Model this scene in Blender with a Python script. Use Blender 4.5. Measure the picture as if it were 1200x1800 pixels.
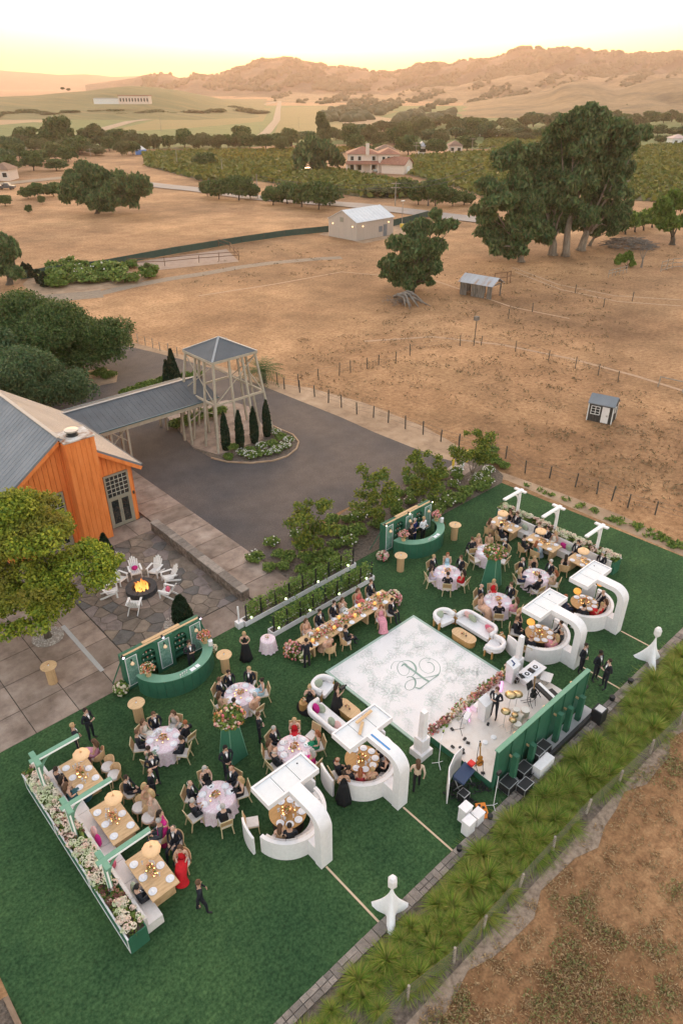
import bpy, math, random
import numpy as np
from mathutils import Vector, Matrix
random.seed(7); RNG = np.random.default_rng(7)
for _o in list(bpy.data.objects): bpy.data.objects.remove(_o)
C = bpy.context.scene.collection
PI = math.pi; R = math.radians
FPX = 1240.0; HORIZON = 150.0; CAMH = 24.5
PITCH = math.atan((900 - HORIZON) / FPX)
HEAD = R(42.5)                       # view direction, clockwise from +Y
cam_d = bpy.data.cameras.new('camera'); cam = bpy.data.objects.new('camera', cam_d); C.objects.link(cam)
cam.location = (0, 0, CAMH)
cam.rotation_euler = (PI / 2 - PITCH, 0, -HEAD)
cam_d.sensor_fit = 'VERTICAL'; cam_d.sensor_height = 36.0; cam_d.lens = 36.0 * FPX / 1800
cam_d.clip_start = 0.1; cam_d.clip_end = 30000
bpy.context.scene.camera = cam
HAZE_D = 0.00017
SUN_EL = 4.0; SUN_AZ = 42.5 - 1.6    # degrees, azimuth clockwise from +Y
world = bpy.data.worlds.new("World"); bpy.context.scene.world = world; world.use_nodes = True
wn = world.node_tree; wn.nodes.clear()
sky = wn.nodes.new('ShaderNodeTexSky'); sky.sky_type = 'NISHITA'; sky.sun_disc = False
sky.sun_elevation = R(SUN_EL); sky.sun_rotation = R(SUN_AZ)
sky.altitude = 20; sky.air_density = 1.0; sky.dust_density = 2.6; sky.ozone_density = 0.75
bg = wn.nodes.new('ShaderNodeBackground'); bg.inputs['Strength'].default_value = 0.12
wo = wn.nodes.new('ShaderNodeOutputWorld')
gm = wn.nodes.new('ShaderNodeGamma'); gm.inputs[1].default_value = .66; wn.links.new(sky.outputs[0], gm.inputs[0])
tint = wn.nodes.new('ShaderNodeMix'); tint.data_type = 'RGBA'; tint.blend_type = 'MULTIPLY'; tint.inputs[0].default_value = 1; tint.inputs[7].default_value = (1.0, .90, .845, 1)
wn.links.new(gm.outputs[0], tint.inputs[6]); wn.links.new(tint.outputs[2], bg.inputs['Color']); wn.links.new(bg.outputs[0], wo.inputs['Surface'])
sl = bpy.data.lights.new('sun', 'SUN'); sun = bpy.data.objects.new('sun', sl); C.objects.link(sun)
sl.energy = 0.16; sl.angle = R(6); sl.color = (1.0, 0.58, 0.34)
_el, _az = R(SUN_EL), R(SUN_AZ)
sund = Vector((math.sin(_az) * math.cos(_el), math.cos(_az) * math.cos(_el), math.sin(_el)))
sun.rotation_euler = sund.to_track_quat('Z', 'Y').to_euler()
vs = bpy.context.scene.view_settings
vs.view_transform = 'Standard'; vs.look = 'None'; vs.exposure = 3.75; vs.gamma = 1.0; vs.use_curve_mapping = False
_sp, _cp = math.sin(PITCH), math.cos(PITCH)
def _ray(x, y): return FPX * _sp + (y - 900) * _cp, FPX * _cp - (y - 900) * _sp
def P(x, y, z=0.0):
 v, h = _ray(x, y); t = (CAMH - z) / v; X = (x - 600) * t; Y = h * t
 s, c = math.sin(HEAD), math.cos(HEAD)
 return (X * c + Y * s, -X * s + Y * c)
def polar(x, y, dist):               # point at ground distance dist (along view) on the sight line, with its height
 v, h = _ray(x, y); t = dist / h; X = (x - 600) * t; Y = dist
 s, c = math.sin(HEAD), math.cos(HEAD)
 return (X * c + Y * s, -X * s + Y * c, CAMH - v * t)
def along(x, y, z=0.0):
 v, h = _ray(x, y); return h * (CAMH - z) / v
def top_z(x, y, ytop, z=0.0):        # height of something standing at (x,y) whose top shows at ytop
 return polar(x, ytop, along(x, y, z))[2]
def mesh_np(name, V, F, mats, parent=None, smooth=False, mi=None):
 V = np.asarray(V, dtype=np.float32); F = np.asarray(F, dtype=np.int32); k = F.shape[1]
 me = bpy.data.meshes.new(name)
 me.vertices.add(len(V)); me.vertices.foreach_set('co', V.ravel())
 me.loops.add(F.size); me.loops.foreach_set('vertex_index', F.ravel())
 me.polygons.add(len(F)); me.polygons.foreach_set('loop_start', np.arange(0, F.size, k, dtype=np.int32))
 if mi is not None: me.polygons.foreach_set('material_index', np.asarray(mi, dtype=np.int32))
 me.update(calc_edges=True)
 if smooth: me.polygons.foreach_set('use_smooth', np.ones(len(F), dtype=bool))
 for m in (mats if isinstance(mats, (list, tuple)) else [mats]): me.materials.append(m)
 o = bpy.data.objects.new(name, me); C.objects.link(o)
 if parent: o.parent = parent
 return o
class MB:
 def __init__(s): s.v = []; s.f = []; s.m = []; s.M = None
 def add(s, vs_, fs, mi=0):
  k = len(s.v)
  for p in vs_: s.v.append(tuple(s.M @ Vector(p)) if s.M is not None else tuple(p))
  for f in fs: s.f.append([i + k for i in f]); s.m.append(mi)
  return s
 def box(s, x0, y0, z0, x1, y1, z1, mi=0):
  vs_ = [(x0,y0,z0),(x1,y0,z0),(x1,y1,z0),(x0,y1,z0),(x0,y0,z1),(x1,y0,z1),(x1,y1,z1),(x0,y1,z1)]
  return s.add(vs_, [(0,3,2,1),(4,5,6,7),(0,1,5,4),(1,2,6,5),(2,3,7,6),(3,0,4,7)], mi)
 def bar(s, a, b, w, h=None, mi=0, up=(0,0,1)):
  a = Vector(a); b = Vector(b); h = h or w; d = (b - a)
  if d.length < 1e-6: return s
  d.normalize(); u = Vector(up)
  if abs(d.dot(u)) > .98: u = Vector((1,0,0))
  x = d.cross(u).normalized(); y = x.cross(d).normalized()
  vs_ = [tuple(p + x * (i * w / 2) + y * (j * h / 2)) for p in (a, b) for i, j in ((-1,-1),(1,-1),(1,1),(-1,1))]
  return s.add(vs_, [(0,1,2,3),(7,6,5,4),(0,4,5,1),(1,5,6,2),(2,6,7,3),(3,7,4,0)], mi)
 def tube(s, pts, r, n=6, mi=0, cap=True):
  pts = [Vector(p) for p in pts]; rs = r if isinstance(r, (list, tuple)) else [r] * len(pts)
  rings = []; k0 = len(s.v); px = None
  for i, p in enumerate(pts):
   d = (pts[min(i + 1, len(pts) - 1)] - pts[max(i - 1, 0)]).normalized()
   if px is None: px = d.cross(Vector((0,0,1)) if abs(d.z) < .9 else Vector((1,0,0))).normalized()
   else:
    px = px - d * px.dot(d)
    px = px.normalized() if px.length > 1e-6 else d.orthogonal().normalized()
   y = d.cross(px)
   rings.append([tuple(p + (px * math.cos(t) + y * math.sin(t)) * rs[i]) for t in [2 * PI * j / n for j in range(n)]])
  vs_ = [q for rg in rings for q in rg]; fs = []
  for i in range(len(rings) - 1):
   for j in range(n): a = i * n + j; b = i * n + (j + 1) % n; fs.append((a, b, b + n, a + n))
  if cap: fs.append(tuple(range(n))[::-1]); fs.append(tuple((len(rings) - 1) * n + j for j in range(n)))
  return s.add(vs_, fs, mi)
 def lathe(s, prof, n=16, c=(0,0), mi=0, a0=0, a1=2 * PI, sx=1, sy=1):
  full = abs(a1 - a0 - 2 * PI) < 1e-6; m = n if full else n + 1
  vs_ = []; fs = []
  for (r, z) in prof:
   for j in range(m):
    t = a0 + (a1 - a0) * j / n; vs_.append((c[0] + r * math.cos(t) * sx, c[1] + r * math.sin(t) * sy, z))
  for i in range(len(prof) - 1):
   for j in range(n):
    a = i * m + j; b = i * m + (j + 1) % m; fs.append((a, b, b + m, a + m))
  if full:
   if prof[0][0] > 1e-4: fs.append(tuple(range(m))[::-1])
   if prof[-1][0] > 1e-4: fs.append(tuple((len(prof) - 1) * m + j for j in range(m)))
  return s.add(vs_, fs, mi)
 def prism(s, poly, z0, z1, mi=0):
  n = len(poly); A = sum(poly[i][0] * poly[(i+1) % n][1] - poly[(i+1) % n][0] * poly[i][1] for i in range(n))
  if A < 0: poly = poly[::-1]
  vs_ = [(p[0], p[1], z0) for p in poly] + [(p[0], p[1], z1) for p in poly]
  fs = [tuple(range(n))[::-1], tuple(range(n, 2 * n))] + [(i, (i+1) % n, (i+1) % n + n, i + n) for i in range(n)]
  return s.add(vs_, fs, mi)
 def ball(s, c, r, mi=0, n=8, m=5, jit=0):
  rx, ry, rz = r if isinstance(r, (tuple, list)) else (r, r, r)
  vs_ = [(c[0], c[1], c[2] - rz)]; fs = []
  for i in range(1, m):
   ph = -PI / 2 + PI * i / m
   for j in range(n):
    t = 2 * PI * j / n; q = 1 + (random.uniform(-jit, jit) if jit else 0)
    vs_.append((c[0] + rx * q * math.cos(ph) * math.cos(t), c[1] + ry * q * math.cos(ph) * math.sin(t), c[2] + rz * q * math.sin(ph)))
  vs_.append((c[0], c[1], c[2] + rz)); T = len(vs_) - 1
  for j in range(n):
   fs.append((0, 1 + (j+1) % n, 1 + j)); fs.append((T, T - n + j, T - n + (j+1) % n))
  for i in range(m - 2):
   for j in range(n): a = 1 + i * n + j; b = 1 + i * n + (j+1) % n; fs.append((a, b, b + n, a + n))
  return s.add(vs_, fs, mi)
 def build(s, name, mats, parent=None, smooth=False):
  me = bpy.data.meshes.new(name); me.from_pydata(s.v, [], s.f)
  for m in (mats if isinstance(mats, (list, tuple)) else [mats]): me.materials.append(m)
  if any(s.m): me.polygons.foreach_set('material_index', np.array(s.m, dtype=np.int32))
  if smooth is True: me.polygons.foreach_set('use_smooth', np.ones(len(s.f), dtype=bool))
  me.update()
  if smooth == 'auto':
   me.polygons.foreach_set('use_smooth', np.ones(len(s.f), dtype=bool)); me.set_sharp_from_angle(angle=R(35))
  o = bpy.data.objects.new(name, me); C.objects.link(o)
  if parent: o.parent = parent
  return o
def tag(o, label=None, cat=None, group=None, kind=None):
 if label: o['label'] = label
 if cat: o['category'] = cat
 if group: o['group'] = group
 if kind: o['kind'] = kind
 return o
def thing(name, label, cat, loc=(0,0,0), rz=0, group=None):
 o = bpy.data.objects.new(name, None); C.objects.link(o); o.empty_display_size = .2
 if len(loc) == 2: loc = (loc[0], loc[1], 0)
 o.location = loc; o.rotation_euler = (0, 0, rz); return tag(o, label, cat, group)
KIDS = {}
def kids(o): return [c for c in o.children]
def clone(root, loc, rz=0, label=None, group=None, scale=None, tilt=None):
 r = root.copy(); C.objects.link(r)
 if len(loc) == 2: loc = (loc[0], loc[1], 0)
 r.location = loc; r.rotation_euler = (tilt[0], tilt[1], rz) if tilt else (0, 0, rz)
 if scale is not None: r.scale = (scale,) * 3 if not isinstance(scale, (tuple, list)) else scale
 if label: r['label'] = label
 if group: r['group'] = group
 for ch in KIDS.setdefault(root.name, kids(root)):
  c = ch.copy(); C.objects.link(c); c.parent = r
  for g in KIDS.setdefault(ch.name, kids(ch)):
   d = g.copy(); C.objects.link(d); d.parent = c
 return r
def struct(o): o['kind'] = 'structure'; return o
def sheet(name, poly, z, m, kind='structure'):
 b = MB(); n = len(poly); A = sum(poly[i][0] * poly[(i+1) % n][1] - poly[(i+1) % n][0] * poly[i][1] for i in range(n))
 if A < 0: poly = poly[::-1]
 b.add([(p[0], p[1], z) for p in poly], [tuple(range(n))])
 o = b.build(name, m); 
 if kind: o['kind'] = kind
 return o
def vary(p, s): return (p[0] + random.uniform(-s, s), p[1] + random.uniform(-s, s))
def _nt(name):
 m = bpy.data.materials.new(name); m.use_nodes = True; t = m.node_tree; b = t.nodes['Principled BSDF']; return m, t, b
def flat(name, col, rough=.6, metal=0, spec=.4, emit=None, es=0, alpha=1, jitter=0):
 m, t, b = _nt(name); b.inputs['Base Color'].default_value = (*col, 1); b.inputs['Roughness'].default_value = rough
 b.inputs['Metallic'].default_value = metal; b.inputs['Specular IOR Level'].default_value = spec
 if emit: b.inputs['Emission Color'].default_value = (*emit, 1); b.inputs['Emission Strength'].default_value = es
 n = t.nodes.new('ShaderNodeTexNoise'); n.inputs['Scale'].default_value = 7; n.inputs['Detail'].default_value = 4
 tc = t.nodes.new('ShaderNodeTexCoord'); t.links.new(tc.outputs['Object'], n.inputs['Vector'])
 mx = t.nodes.new('ShaderNodeMix'); mx.data_type = 'RGBA'; mx.inputs[6].default_value = (*[c * .86 for c in col], 1)
 mx.inputs[7].default_value = (*[min(1, c * 1.1) for c in col], 1); t.links.new(n.outputs[0], mx.inputs[0]); t.links.new(mx.outputs[2], b.inputs['Base Color'])
 return m
def noisy(name, cols, scale=1.0, rough=.85, detail=8, bump=0, bscale=None, stops=None, second=None, coord='Object', stretch=None, spec=.3, dist=0):
 """colour ramp over noise; second = (scale, [colours], strength) multiplies a second, larger pattern"""
 m, t, b = _nt(name); b.inputs['Roughness'].default_value = rough; b.inputs['Specular IOR Level'].default_value = spec
 tc = t.nodes.new('ShaderNodeTexCoord'); src = tc.outputs[coord]
 if stretch:
  mp = t.nodes.new('ShaderNodeMapping'); mp.inputs['Scale'].default_value = stretch; t.links.new(src, mp.inputs[0]); src = mp.outputs[0]
 n = t.nodes.new('ShaderNodeTexNoise'); n.inputs['Scale'].default_value = scale; n.inputs['Detail'].default_value = detail; n.inputs['Roughness'].default_value = .62
 n.inputs['Distortion'].default_value = dist
 t.links.new(src, n.inputs['Vector']); r = t.nodes.new('ShaderNodeValToRGB'); t.links.new(n.outputs[0], r.inputs[0])
 k = len(cols); stops = stops or [.3 + .4 * i / (k - 1) for i in range(k)]
 for i in range(k):
  e = r.color_ramp.elements[i] if i < 2 else r.color_ramp.elements.new(stops[i])
  e.position = stops[i]; e.color = (*cols[i], 1)
 out = r.outputs[0]
 for sc, c2, fac in (second or []):
  n2 = t.nodes.new('ShaderNodeTexNoise'); n2.inputs['Scale'].default_value = sc; n2.inputs['Detail'].default_value = 5; t.links.new(src, n2.inputs['Vector'])
  r2 = t.nodes.new('ShaderNodeValToRGB'); t.links.new(n2.outputs[0], r2.inputs[0]); r2.color_ramp.elements[0].position = .38; r2.color_ramp.elements[1].position = .62
  r2.color_ramp.elements[0].color = (*c2[0], 1); r2.color_ramp.elements[1].color = (*c2[1], 1)
  mx = t.nodes.new('ShaderNodeMix'); mx.data_type = 'RGBA'; mx.blend_type = 'MULTIPLY'; mx.inputs[0].default_value = fac
  t.links.new(out, mx.inputs[6]); t.links.new(r2.outputs[0], mx.inputs[7]); out = mx.outputs[2]
 t.links.new(out, b.inputs['Base Color'])
 if bump:
  nb = t.nodes.new('ShaderNodeTexNoise'); nb.inputs['Scale'].default_value = bscale or scale * 3; nb.inputs['Detail'].default_value = 6; t.links.new(src, nb.inputs['Vector'])
  bp = t.nodes.new('ShaderNodeBump'); bp.inputs['Strength'].default_value = bump; bp.inputs['Distance'].default_value = .1
  t.links.new(nb.outputs[0], bp.inputs['Height']); t.links.new(bp.outputs[0], b.inputs['Normal'])
 return m
def leafy(name, cols, transl=.25, patch=0.0, rough=.6, patchcol=None, pscale=.25):
 """every leaf (mesh island) gets its own colour from the ramp"""
 m, t, b = _nt(name); b.inputs['Roughness'].default_value = rough; b.inputs['Specular IOR Level'].default_value = .25
 g = t.nodes.new('ShaderNodeNewGeometry'); r = t.nodes.new('ShaderNodeValToRGB')
 k = len(cols)
 for i in range(k):
  e = r.color_ramp.elements[i] if i < 2 else r.color_ramp.elements.new(i / (k - 1)); e.position = i / (k - 1); e.color = (*cols[i], 1)
 t.links.new(g.outputs['Random Per Island'], r.inputs[0]); out = r.outputs[0]
 if patchcol:
  tc = t.nodes.new('ShaderNodeTexCoord'); n = t.nodes.new('ShaderNodeTexNoise'); n.inputs['Scale'].default_value = pscale; t.links.new(tc.outputs['Object'], n.inputs['Vector'])
  rr = t.nodes.new('ShaderNodeValToRGB'); rr.color_ramp.elements[0].position = .45; rr.color_ramp.elements[1].position = .65
  rr.color_ramp.elements[0].color = (0,0,0,1); rr.color_ramp.elements[1].color = (patch, patch, patch, 1); t.links.new(n.outputs[0], rr.inputs[0])
  mx = t.nodes.new('ShaderNodeMix'); mx.data_type = 'RGBA'; t.links.new(rr.outputs[0], mx.inputs[0]); t.links.new(out, mx.inputs[6]); mx.inputs[7].default_value = (*patchcol, 1); out = mx.outputs[2]
 t.links.new(out, b.inputs['Base Color'])
 if transl:
  tr = t.nodes.new('ShaderNodeBsdfTranslucent'); t.links.new(out, tr.inputs['Color']); ms = t.nodes.new('ShaderNodeMixShader'); ms.inputs[0].default_value = transl
  o = t.nodes['Material Output']; t.links.new(b.outputs[0], ms.inputs[1]); t.links.new(tr.outputs[0], ms.inputs[2]); t.links.new(ms.outputs[0], o.inputs['Surface'])
 return m
M = {}
def quads(cen, size, up=.35, asp=1.6, outward=None, rng=RNG, droop=0.0):
 n = len(cen); size = np.broadcast_to(np.asarray(size, dtype=float), (n,))
 nrm = rng.normal(size=(n, 3)); nrm /= np.linalg.norm(nrm, axis=1)[:, None]
 if outward is not None: nrm = nrm * .85 + outward * .5
 nrm[:, 2] += up; nrm /= np.linalg.norm(nrm, axis=1)[:, None]
 a = np.cross(nrm, rng.normal(size=(n, 3))); a[:, 2] -= droop; a /= np.linalg.norm(a, axis=1)[:, None]
 b = np.cross(nrm, a); b /= np.linalg.norm(b, axis=1)[:, None]
 s = (size * rng.uniform(.7, 1.3, n))[:, None]
 a = a * s * .5 * asp; b = b * s * .5
 V = np.stack([cen - a, cen - b * .9 + nrm * s * .08, cen + a, cen + b * .9 + nrm * s * .08], axis=1).reshape(-1, 3)
 F = np.arange(4 * n).reshape(n, 4)
 return V, F
def shell(c, r, n, rng=RNG, inner=.62, bottom=-.5):
 """points in the outer shell of an ellipsoid, few underneath"""
 d = rng.normal(size=(int(n * 1.8) + 8, 3)); d /= np.linalg.norm(d, axis=1)[:, None]
 d = d[d[:, 2] > bottom][:n]
 rad = inner + (1 - inner) * rng.random(len(d)) ** .6
 return np.array(c) + d * rad[:, None] * np.array(r), d
def lumps(c, r, k, rng, sr=.42, flat_=.75, bottom=-.35):
 """k smaller ellipsoids set through the outside of a large one"""
 out = []
 for _ in range(k):
  while True:
   d = rng.normal(size=3); d /= np.linalg.norm(d)
   if d[2] > bottom: break
  q = rng.uniform(.45, .8); s = sr * rng.uniform(.65, 1.25)
  out.append((np.array(c) + d * np.array(r) * q, np.array([r[0] * s, r[1] * s, r[2] * s * flat_ * 1.1])))
 return out
def crown(lst, nleaf, size, seed=1, up=.35, asp=1.5, droop=0.0, inner=.6, noise=.12):
 rng = np.random.default_rng(seed); tot = sum(float(r[0] * r[1]) for _, r in lst); Vs = []; Fs = []; k = 0
 for c, r in lst:
  n = max(6, int(nleaf * float(r[0] * r[1]) / tot)); p, d = shell(c, r, n, rng, inner)
  p = p + rng.normal(size=p.shape) * noise * np.mean(r)
  V, F = quads(p, size, up, asp, d, rng, droop); Vs.append(V); Fs.append(F + k); k += len(V)
 return np.concatenate(Vs), np.concatenate(Fs)
def limbs(base, tips, r0, rng=random, n=6, wob=.12, fork=.35):
 """tapered trunk that forks towards the given tips"""
 b = MB(); base = Vector(base); mean = sum((Vector(t) for t in tips), Vector()) / len(tips)
 fk = base.lerp(mean, fork); fk.x = base.x + (fk.x - base.x) * .6; fk.y = base.y + (fk.y - base.y) * .6
 L = (mean - base).length
 b.tube([base - Vector((0,0,.1)), base.lerp(fk, .12), base.lerp(fk, .6) + Vector((rng.uniform(-1,1), rng.uniform(-1,1), 0)) * L * .02, fk], [r0 * 1.5, r0 * 1.05, r0 * .85, r0 * .72], 8)
 for t in tips:
  t = Vector(t); m = fk.lerp(t, .5) + Vector((rng.uniform(-1,1), rng.uniform(-1,1), rng.uniform(-.4, .6))) * L * wob
  st = base.lerp(fk, rng.uniform(.75, 1.0))
  b.tube([st, st.lerp(m, .5), m, t], [r0 * .42, r0 * .30, r0 * .18, r0 * .05], n)
 return b
M['field'] = noisy('dry_field', [(.26,.156,.088), (.41,.250,.142), (.51,.325,.19), (.60,.41,.25)], scale=2.6, detail=14, bump=.25, bscale=14, stops=[.30,.42,.54,.70],
    second=[(.09, [(.66,.57,.50), (1.04,1.02,1.0)], .55), (.5, [(.74,.68,.60), (1.06,1.04,1.02)], .55), (.035, [(.62,.56,.50), (1.08,1.02,.95)], .9), (.16, [(.74,.70,.64), (1.08,1.04,1.0)], .8), (11.0, [(.72,.7,.65), (1.1,1.08,1.05)], .8)])
b = MB()
ring = [0, 30, 60, 120, 250, 500, 1000, 2000, 4000, 8000, 14000]; nseg = 48
nseg = 48
b.add([(0, 0, 0)] + [(r * math.cos(2*PI*j/nseg), r * math.sin(2*PI*j/nseg), 0) for r in ring[1:] for j in range(nseg)],
 [(0, 1 + j, 1 + (j+1) % nseg) for j in range(nseg)] + [(1 + i*nseg + j, 1 + (i+1)*nseg + j, 1 + (i+1)*nseg + (j+1) % nseg, 1 + i*nseg + (j+1) % nseg) for i in range(len(ring) - 2) for j in range(nseg)])
ground = b.build('ground', M['field']); struct(ground)
def hill(name, crest, dist, front, back, m, seed=1, rough=.12, smooth=True, steps=18, drop=0.0, foot=None, nz=1.0):
 """a ridge with real depth: crest = [(px, py)...] seen at ground distance dist, foot in front, back slope behind"""
 xs = np.array([c[0] for c in crest], float); ys = np.array([c[1] for c in crest], float)
 n = int((xs[-1] - xs[0]) / 5) + 2; X = np.linspace(xs[0], xs[-1], n); Y = np.interp(X, xs, ys)
 rows = []; rng = np.random.default_rng(seed); prof = np.linspace(0, 1, steps)
 def fbm(x, y):
  s = 0
  for k in range(5): f = 2 ** k * .9; s += (math.sin(x * f * 1.7 + seed + k * 2.1 + 1.3 * math.sin(y * f * 1.3 + k)) * math.cos(y * f * 1.1 - seed * .7 + k * 1.7)) / f
  return s * .5
 V = []
 for j, q in enumerate(list(prof) + [1.25, 1.6, 2.0]):
  for i in range(n):
   cx, cy, cz = polar(X[i], Y[i], dist); cz += drop
   d = front + (dist - front) * q if q <= 1 else dist + (back - dist) * (q - 1)
   px, py, _ = polar(X[i], Y[i], d)
   if q <= 1: s = q * q * (3 - 2 * q) if not foot else q ** foot
   else: s = max(0, 1 - (q - 1)) ** 1.3
   w = 4 * q * (1 - q) if q < 1 else 0
   z = cz * s + fbm(px / (60 * nz) , py / (60 * nz)) * rough * max(cz, 5) * w
   V.append((px, py, max(z, -.5) if q > .02 else -1.0))
 F = []; rows_n = steps + 3
 for j in range(rows_n - 1):
  for i in range(n - 1): a = j * n + i; F.append((a, a + 1, a + 1 + n, a + n))
 o = mesh_np(name, V, F, m, smooth=smooth); return struct(o)
M['hill_brown'] = noisy('hill_grass', [(.09,.065,.03), (.21,.14,.065), (.30,.19,.095)], scale=.012, detail=12, stops=[.36,.5,.7], second=[(.11, [(.5,.5,.42), (1,1,1)], .75)])
M['hill_wood'] = noisy('hill_scrub', [(.030,.030,.014), (.075,.055,.026), (.19,.105,.05)], scale=.01, detail=12, stops=[.36,.52,.66], second=[(.05, [(.45,.45,.4), (1,1,1)], .8)])
M['hill_vine'] = noisy('hill_vineyard', [(.045,.070,.018), (.085,.10,.026), (.16,.13,.04)], stretch=(9,.5,1), scale=.01, detail=8, stops=[.35,.5,.68], second=[(.06, [(.7,.7,.6), (1,1,1)], .6)])
hill('far_mountain', [(-60,122),(0,124),(60,128),(110,132),(150,130),(200,135),(250,133),(330,140)], 7600, 5200, 9500, M['hill_wood'], 3)
hill('ridge', [(150,150),(200,142),(250,135),(270,131),(285,129),(298,130),(312,136),(325,139),(345,131),(370,134),(395,131),(430,121),(462,111),(485,106),(505,105),(522,109),(545,116),(575,119),(600,122),(640,126),(670,130),(690,131),(715,124),(745,116),(768,113),(785,118),(810,113),(838,107),(870,106),(900,97),(925,92),(960,93),(990,91),(1020,92),(1060,97),(1100,98),(1150,99),(1200,100),(1260,98)], 3600, 1900, 5000, M['hill_wood'], 5, rough=.35, steps=26)
hill('foothill', [(330,176),(400,168),(450,172),(500,160),(560,163),(620,158),(680,165),(740,150),(800,152),(850,140),(900,136),(950,128),(1000,132),(1060,138),(1120,130),(1180,134),(1260,128)], 2500, 1300, 3200, M['hill_brown'], 11, rough=.4, steps=22)
hill('bare_hill', [(600,216),(660,206),(720,196),(790,187),(830,180),(870,173),(905,168),(940,163),(965,158),(985,148),(1005,144),(1025,143),(1045,147),(1065,155),(1085,157),(1110,150),(1140,143),(1175,137),(1230,138),(1280,135)], 1250, 690, 1700, M['hill_brown'], 8, rough=.30, steps=24, foot=.8)
hill('vineyard_hill', [(-60,170),(0,170),(60,168),(110,163),(150,160),(190,155),(230,151),(270,153),(310,158),(350,166),(400,176),(450,183),(490,189),(530,196)], 1150, 640, 1700, M['hill_vine'], 2, rough=.15, steps=20)
haze = MB().box(-15000, -15000, -3, 15000, 15000, 420).build('haze', bpy.data.materials.new('haze_air')); haze['kind'] = 'stuff'
hm = haze.active_material; hm.use_nodes = True; hm.node_tree.nodes.clear()
pv = hm.node_tree.nodes.new('ShaderNodeVolumePrincipled'); ho = hm.node_tree.nodes.new('ShaderNodeOutputMaterial')
pv.inputs['Color'].default_value = (1.0, .76, .64, 1); pv.inputs['Density'].default_value = HAZE_D; pv.inputs['Anisotropy'].default_value = .5
hm.node_tree.links.new(pv.outputs[0], ho.inputs['Volume'])
def W(loc):
 b = MB(); b.M = Matrix.Translation((-loc[0], -loc[1], -(loc[2] if len(loc) > 2 else 0))); return b
M['turf'] = noisy('turf_grass', [(.024,.056,.025), (.042,.092,.040), (.070,.135,.060)], scale=9, detail=12, rough=.95, spec=.1, bump=.35, bscale=40, stops=[.33,.5,.68],
    second=[(.35, [(.76,.80,.78), (1.16,1.1,1.0)], .85), (.09, [(.86,.88,.86), (1.1,1.06,1.0)], .8), (3.0, [(.82,.85,.85), (1.1,1.08,1.05)], .8)])
M['mulch'] = noisy('bark_mulch', [(.06,.045,.036), (.14,.105,.082), (.21,.165,.135)], scale=6, detail=12, bump=.6, bscale=30)
M['asphalt'] = noisy('asphalt', [(.060,.050,.048), (.092,.078,.074), (.13,.108,.10)], scale=14, detail=12, rough=.85, bump=.2, bscale=60,
     second=[(.16, [(.78,.80,.86), (1.25,1.15,1.08)], .9), (.9, [(.85,.85,.85), (1.08,1.08,1.08)], .7)])
M['dirt'] = noisy('packed_dirt', [(.24,.155,.10), (.36,.24,.155), (.44,.31,.21)], scale=.9, detail=12, bump=.3, bscale=10, second=[(.12, [(.8,.78,.76), (1.1,1.1,1.1)], .8)])
M['concrete_base'] = flat('joint_dark', (.07,.055,.045), .95)
CONC = [noisy('concrete_%d' % i, [tuple(c * k for c in (.19,.14,.115)), tuple(c * k for c in (.30,.225,.185)), tuple(c * k for c in (.38,.30,.25))], scale=1.3, detail=12, bump=.15, bscale=25,
   second=[(.5, [(.7,.66,.62), (1.05,1.04,1.03)], .8)]) for i, k in enumerate((.86, 1.0, 1.1))]
SLATE = [noisy('slate_%d' % i, [tuple(c * .62 for c in col), col, tuple(min(1, c * 1.25) for c in col)], scale=2.2, detail=10, bump=.35, bscale=12, rough=.8)
  for i, col in enumerate([(.19,.145,.115), (.15,.12,.10), (.235,.18,.14), (.125,.112,.105), (.21,.165,.15)])]
M['stone'] = noisy('field_stone', [(.10,.08,.065), (.22,.17,.14), (.36,.29,.25)], scale=3.5, detail=10, bump=.6, bscale=14, second=[(.9, [(.65,.65,.65), (1.1,1.05,1)], .8)])
M['capstone'] = [noisy('cap_stone_%d' % i, [tuple(c * .6 for c in col), col], scale=5, detail=10, bump=.5, bscale=20) for i, col in enumerate([(.30,.245,.21), (.24,.20,.175), (.36,.30,.26)])]
lawn = sheet('lawn', [(-.2, 9.0), (39.2, 9.0), (38.6, 25.05), (-.2, 25.0)], .016, M['turf'])
bed = sheet('planting_bed', [P(440, 1000), P(507, 1019), (19.9, 25.0), (38.6, 25.05), P(884, 836), P(868, 820), P(812, 795), P(790, 815), P(640, 876), P(516, 959), P(459, 987)], .008, M['mulch'])
asph = [P(459, 987), P(490, 975), P(516, 959), P(560, 918), P(640, 878), P(720, 847), P(790, 822), P(812, 815), P(780, 807), P(720, 785), P(660, 761), P(600, 734), P(540, 710), P(480, 686), P(440, 670), P(380, 650), P(320, 632), P(270, 619), P(225, 609), P(205, 601), (24, 78), (8, 74), (8, 52), (19.9, 48)]
sheet('driveway', asph, .012, M['asphalt'])
sheet('verge', [P(225, 600), P(330, 626), P(440, 660), P(492, 674), P(545, 682), P(640, 708), P(745, 750), P(812, 788), P(880, 830), (40, 25.6), (40.5, 21), P(1090, 905), P(1200, 960), (43, 10), (39.2, 9), (39.2, 25), P(800, 822), P(700, 785), P(590, 738), P(490, 696), P(380, 655), P(225, 609)], .004, M['dirt'])
sheet('dirt_patch', [P(150, 652), P(185, 648), P(208, 655), P(205, 672), P(175, 678), P(140, 674)], .02, M['dirt'])
patio = MB().box(-14, 25.0, -.04, 19.9, 50, .006).build('patio', M['concrete_base']); struct(patio)
ucuts = [-13.6, -11, -8.6, -6.2, -3.8, -1.5, .6, 2.65, 4.68, 6.67, 8.6, 9.95, 11.9, 13.9, 15.9, 17.28]
vcuts = [25.0, 26.8, 28.8, 30.7, 32.6, 34.5, 36.4, 38.2]
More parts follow.
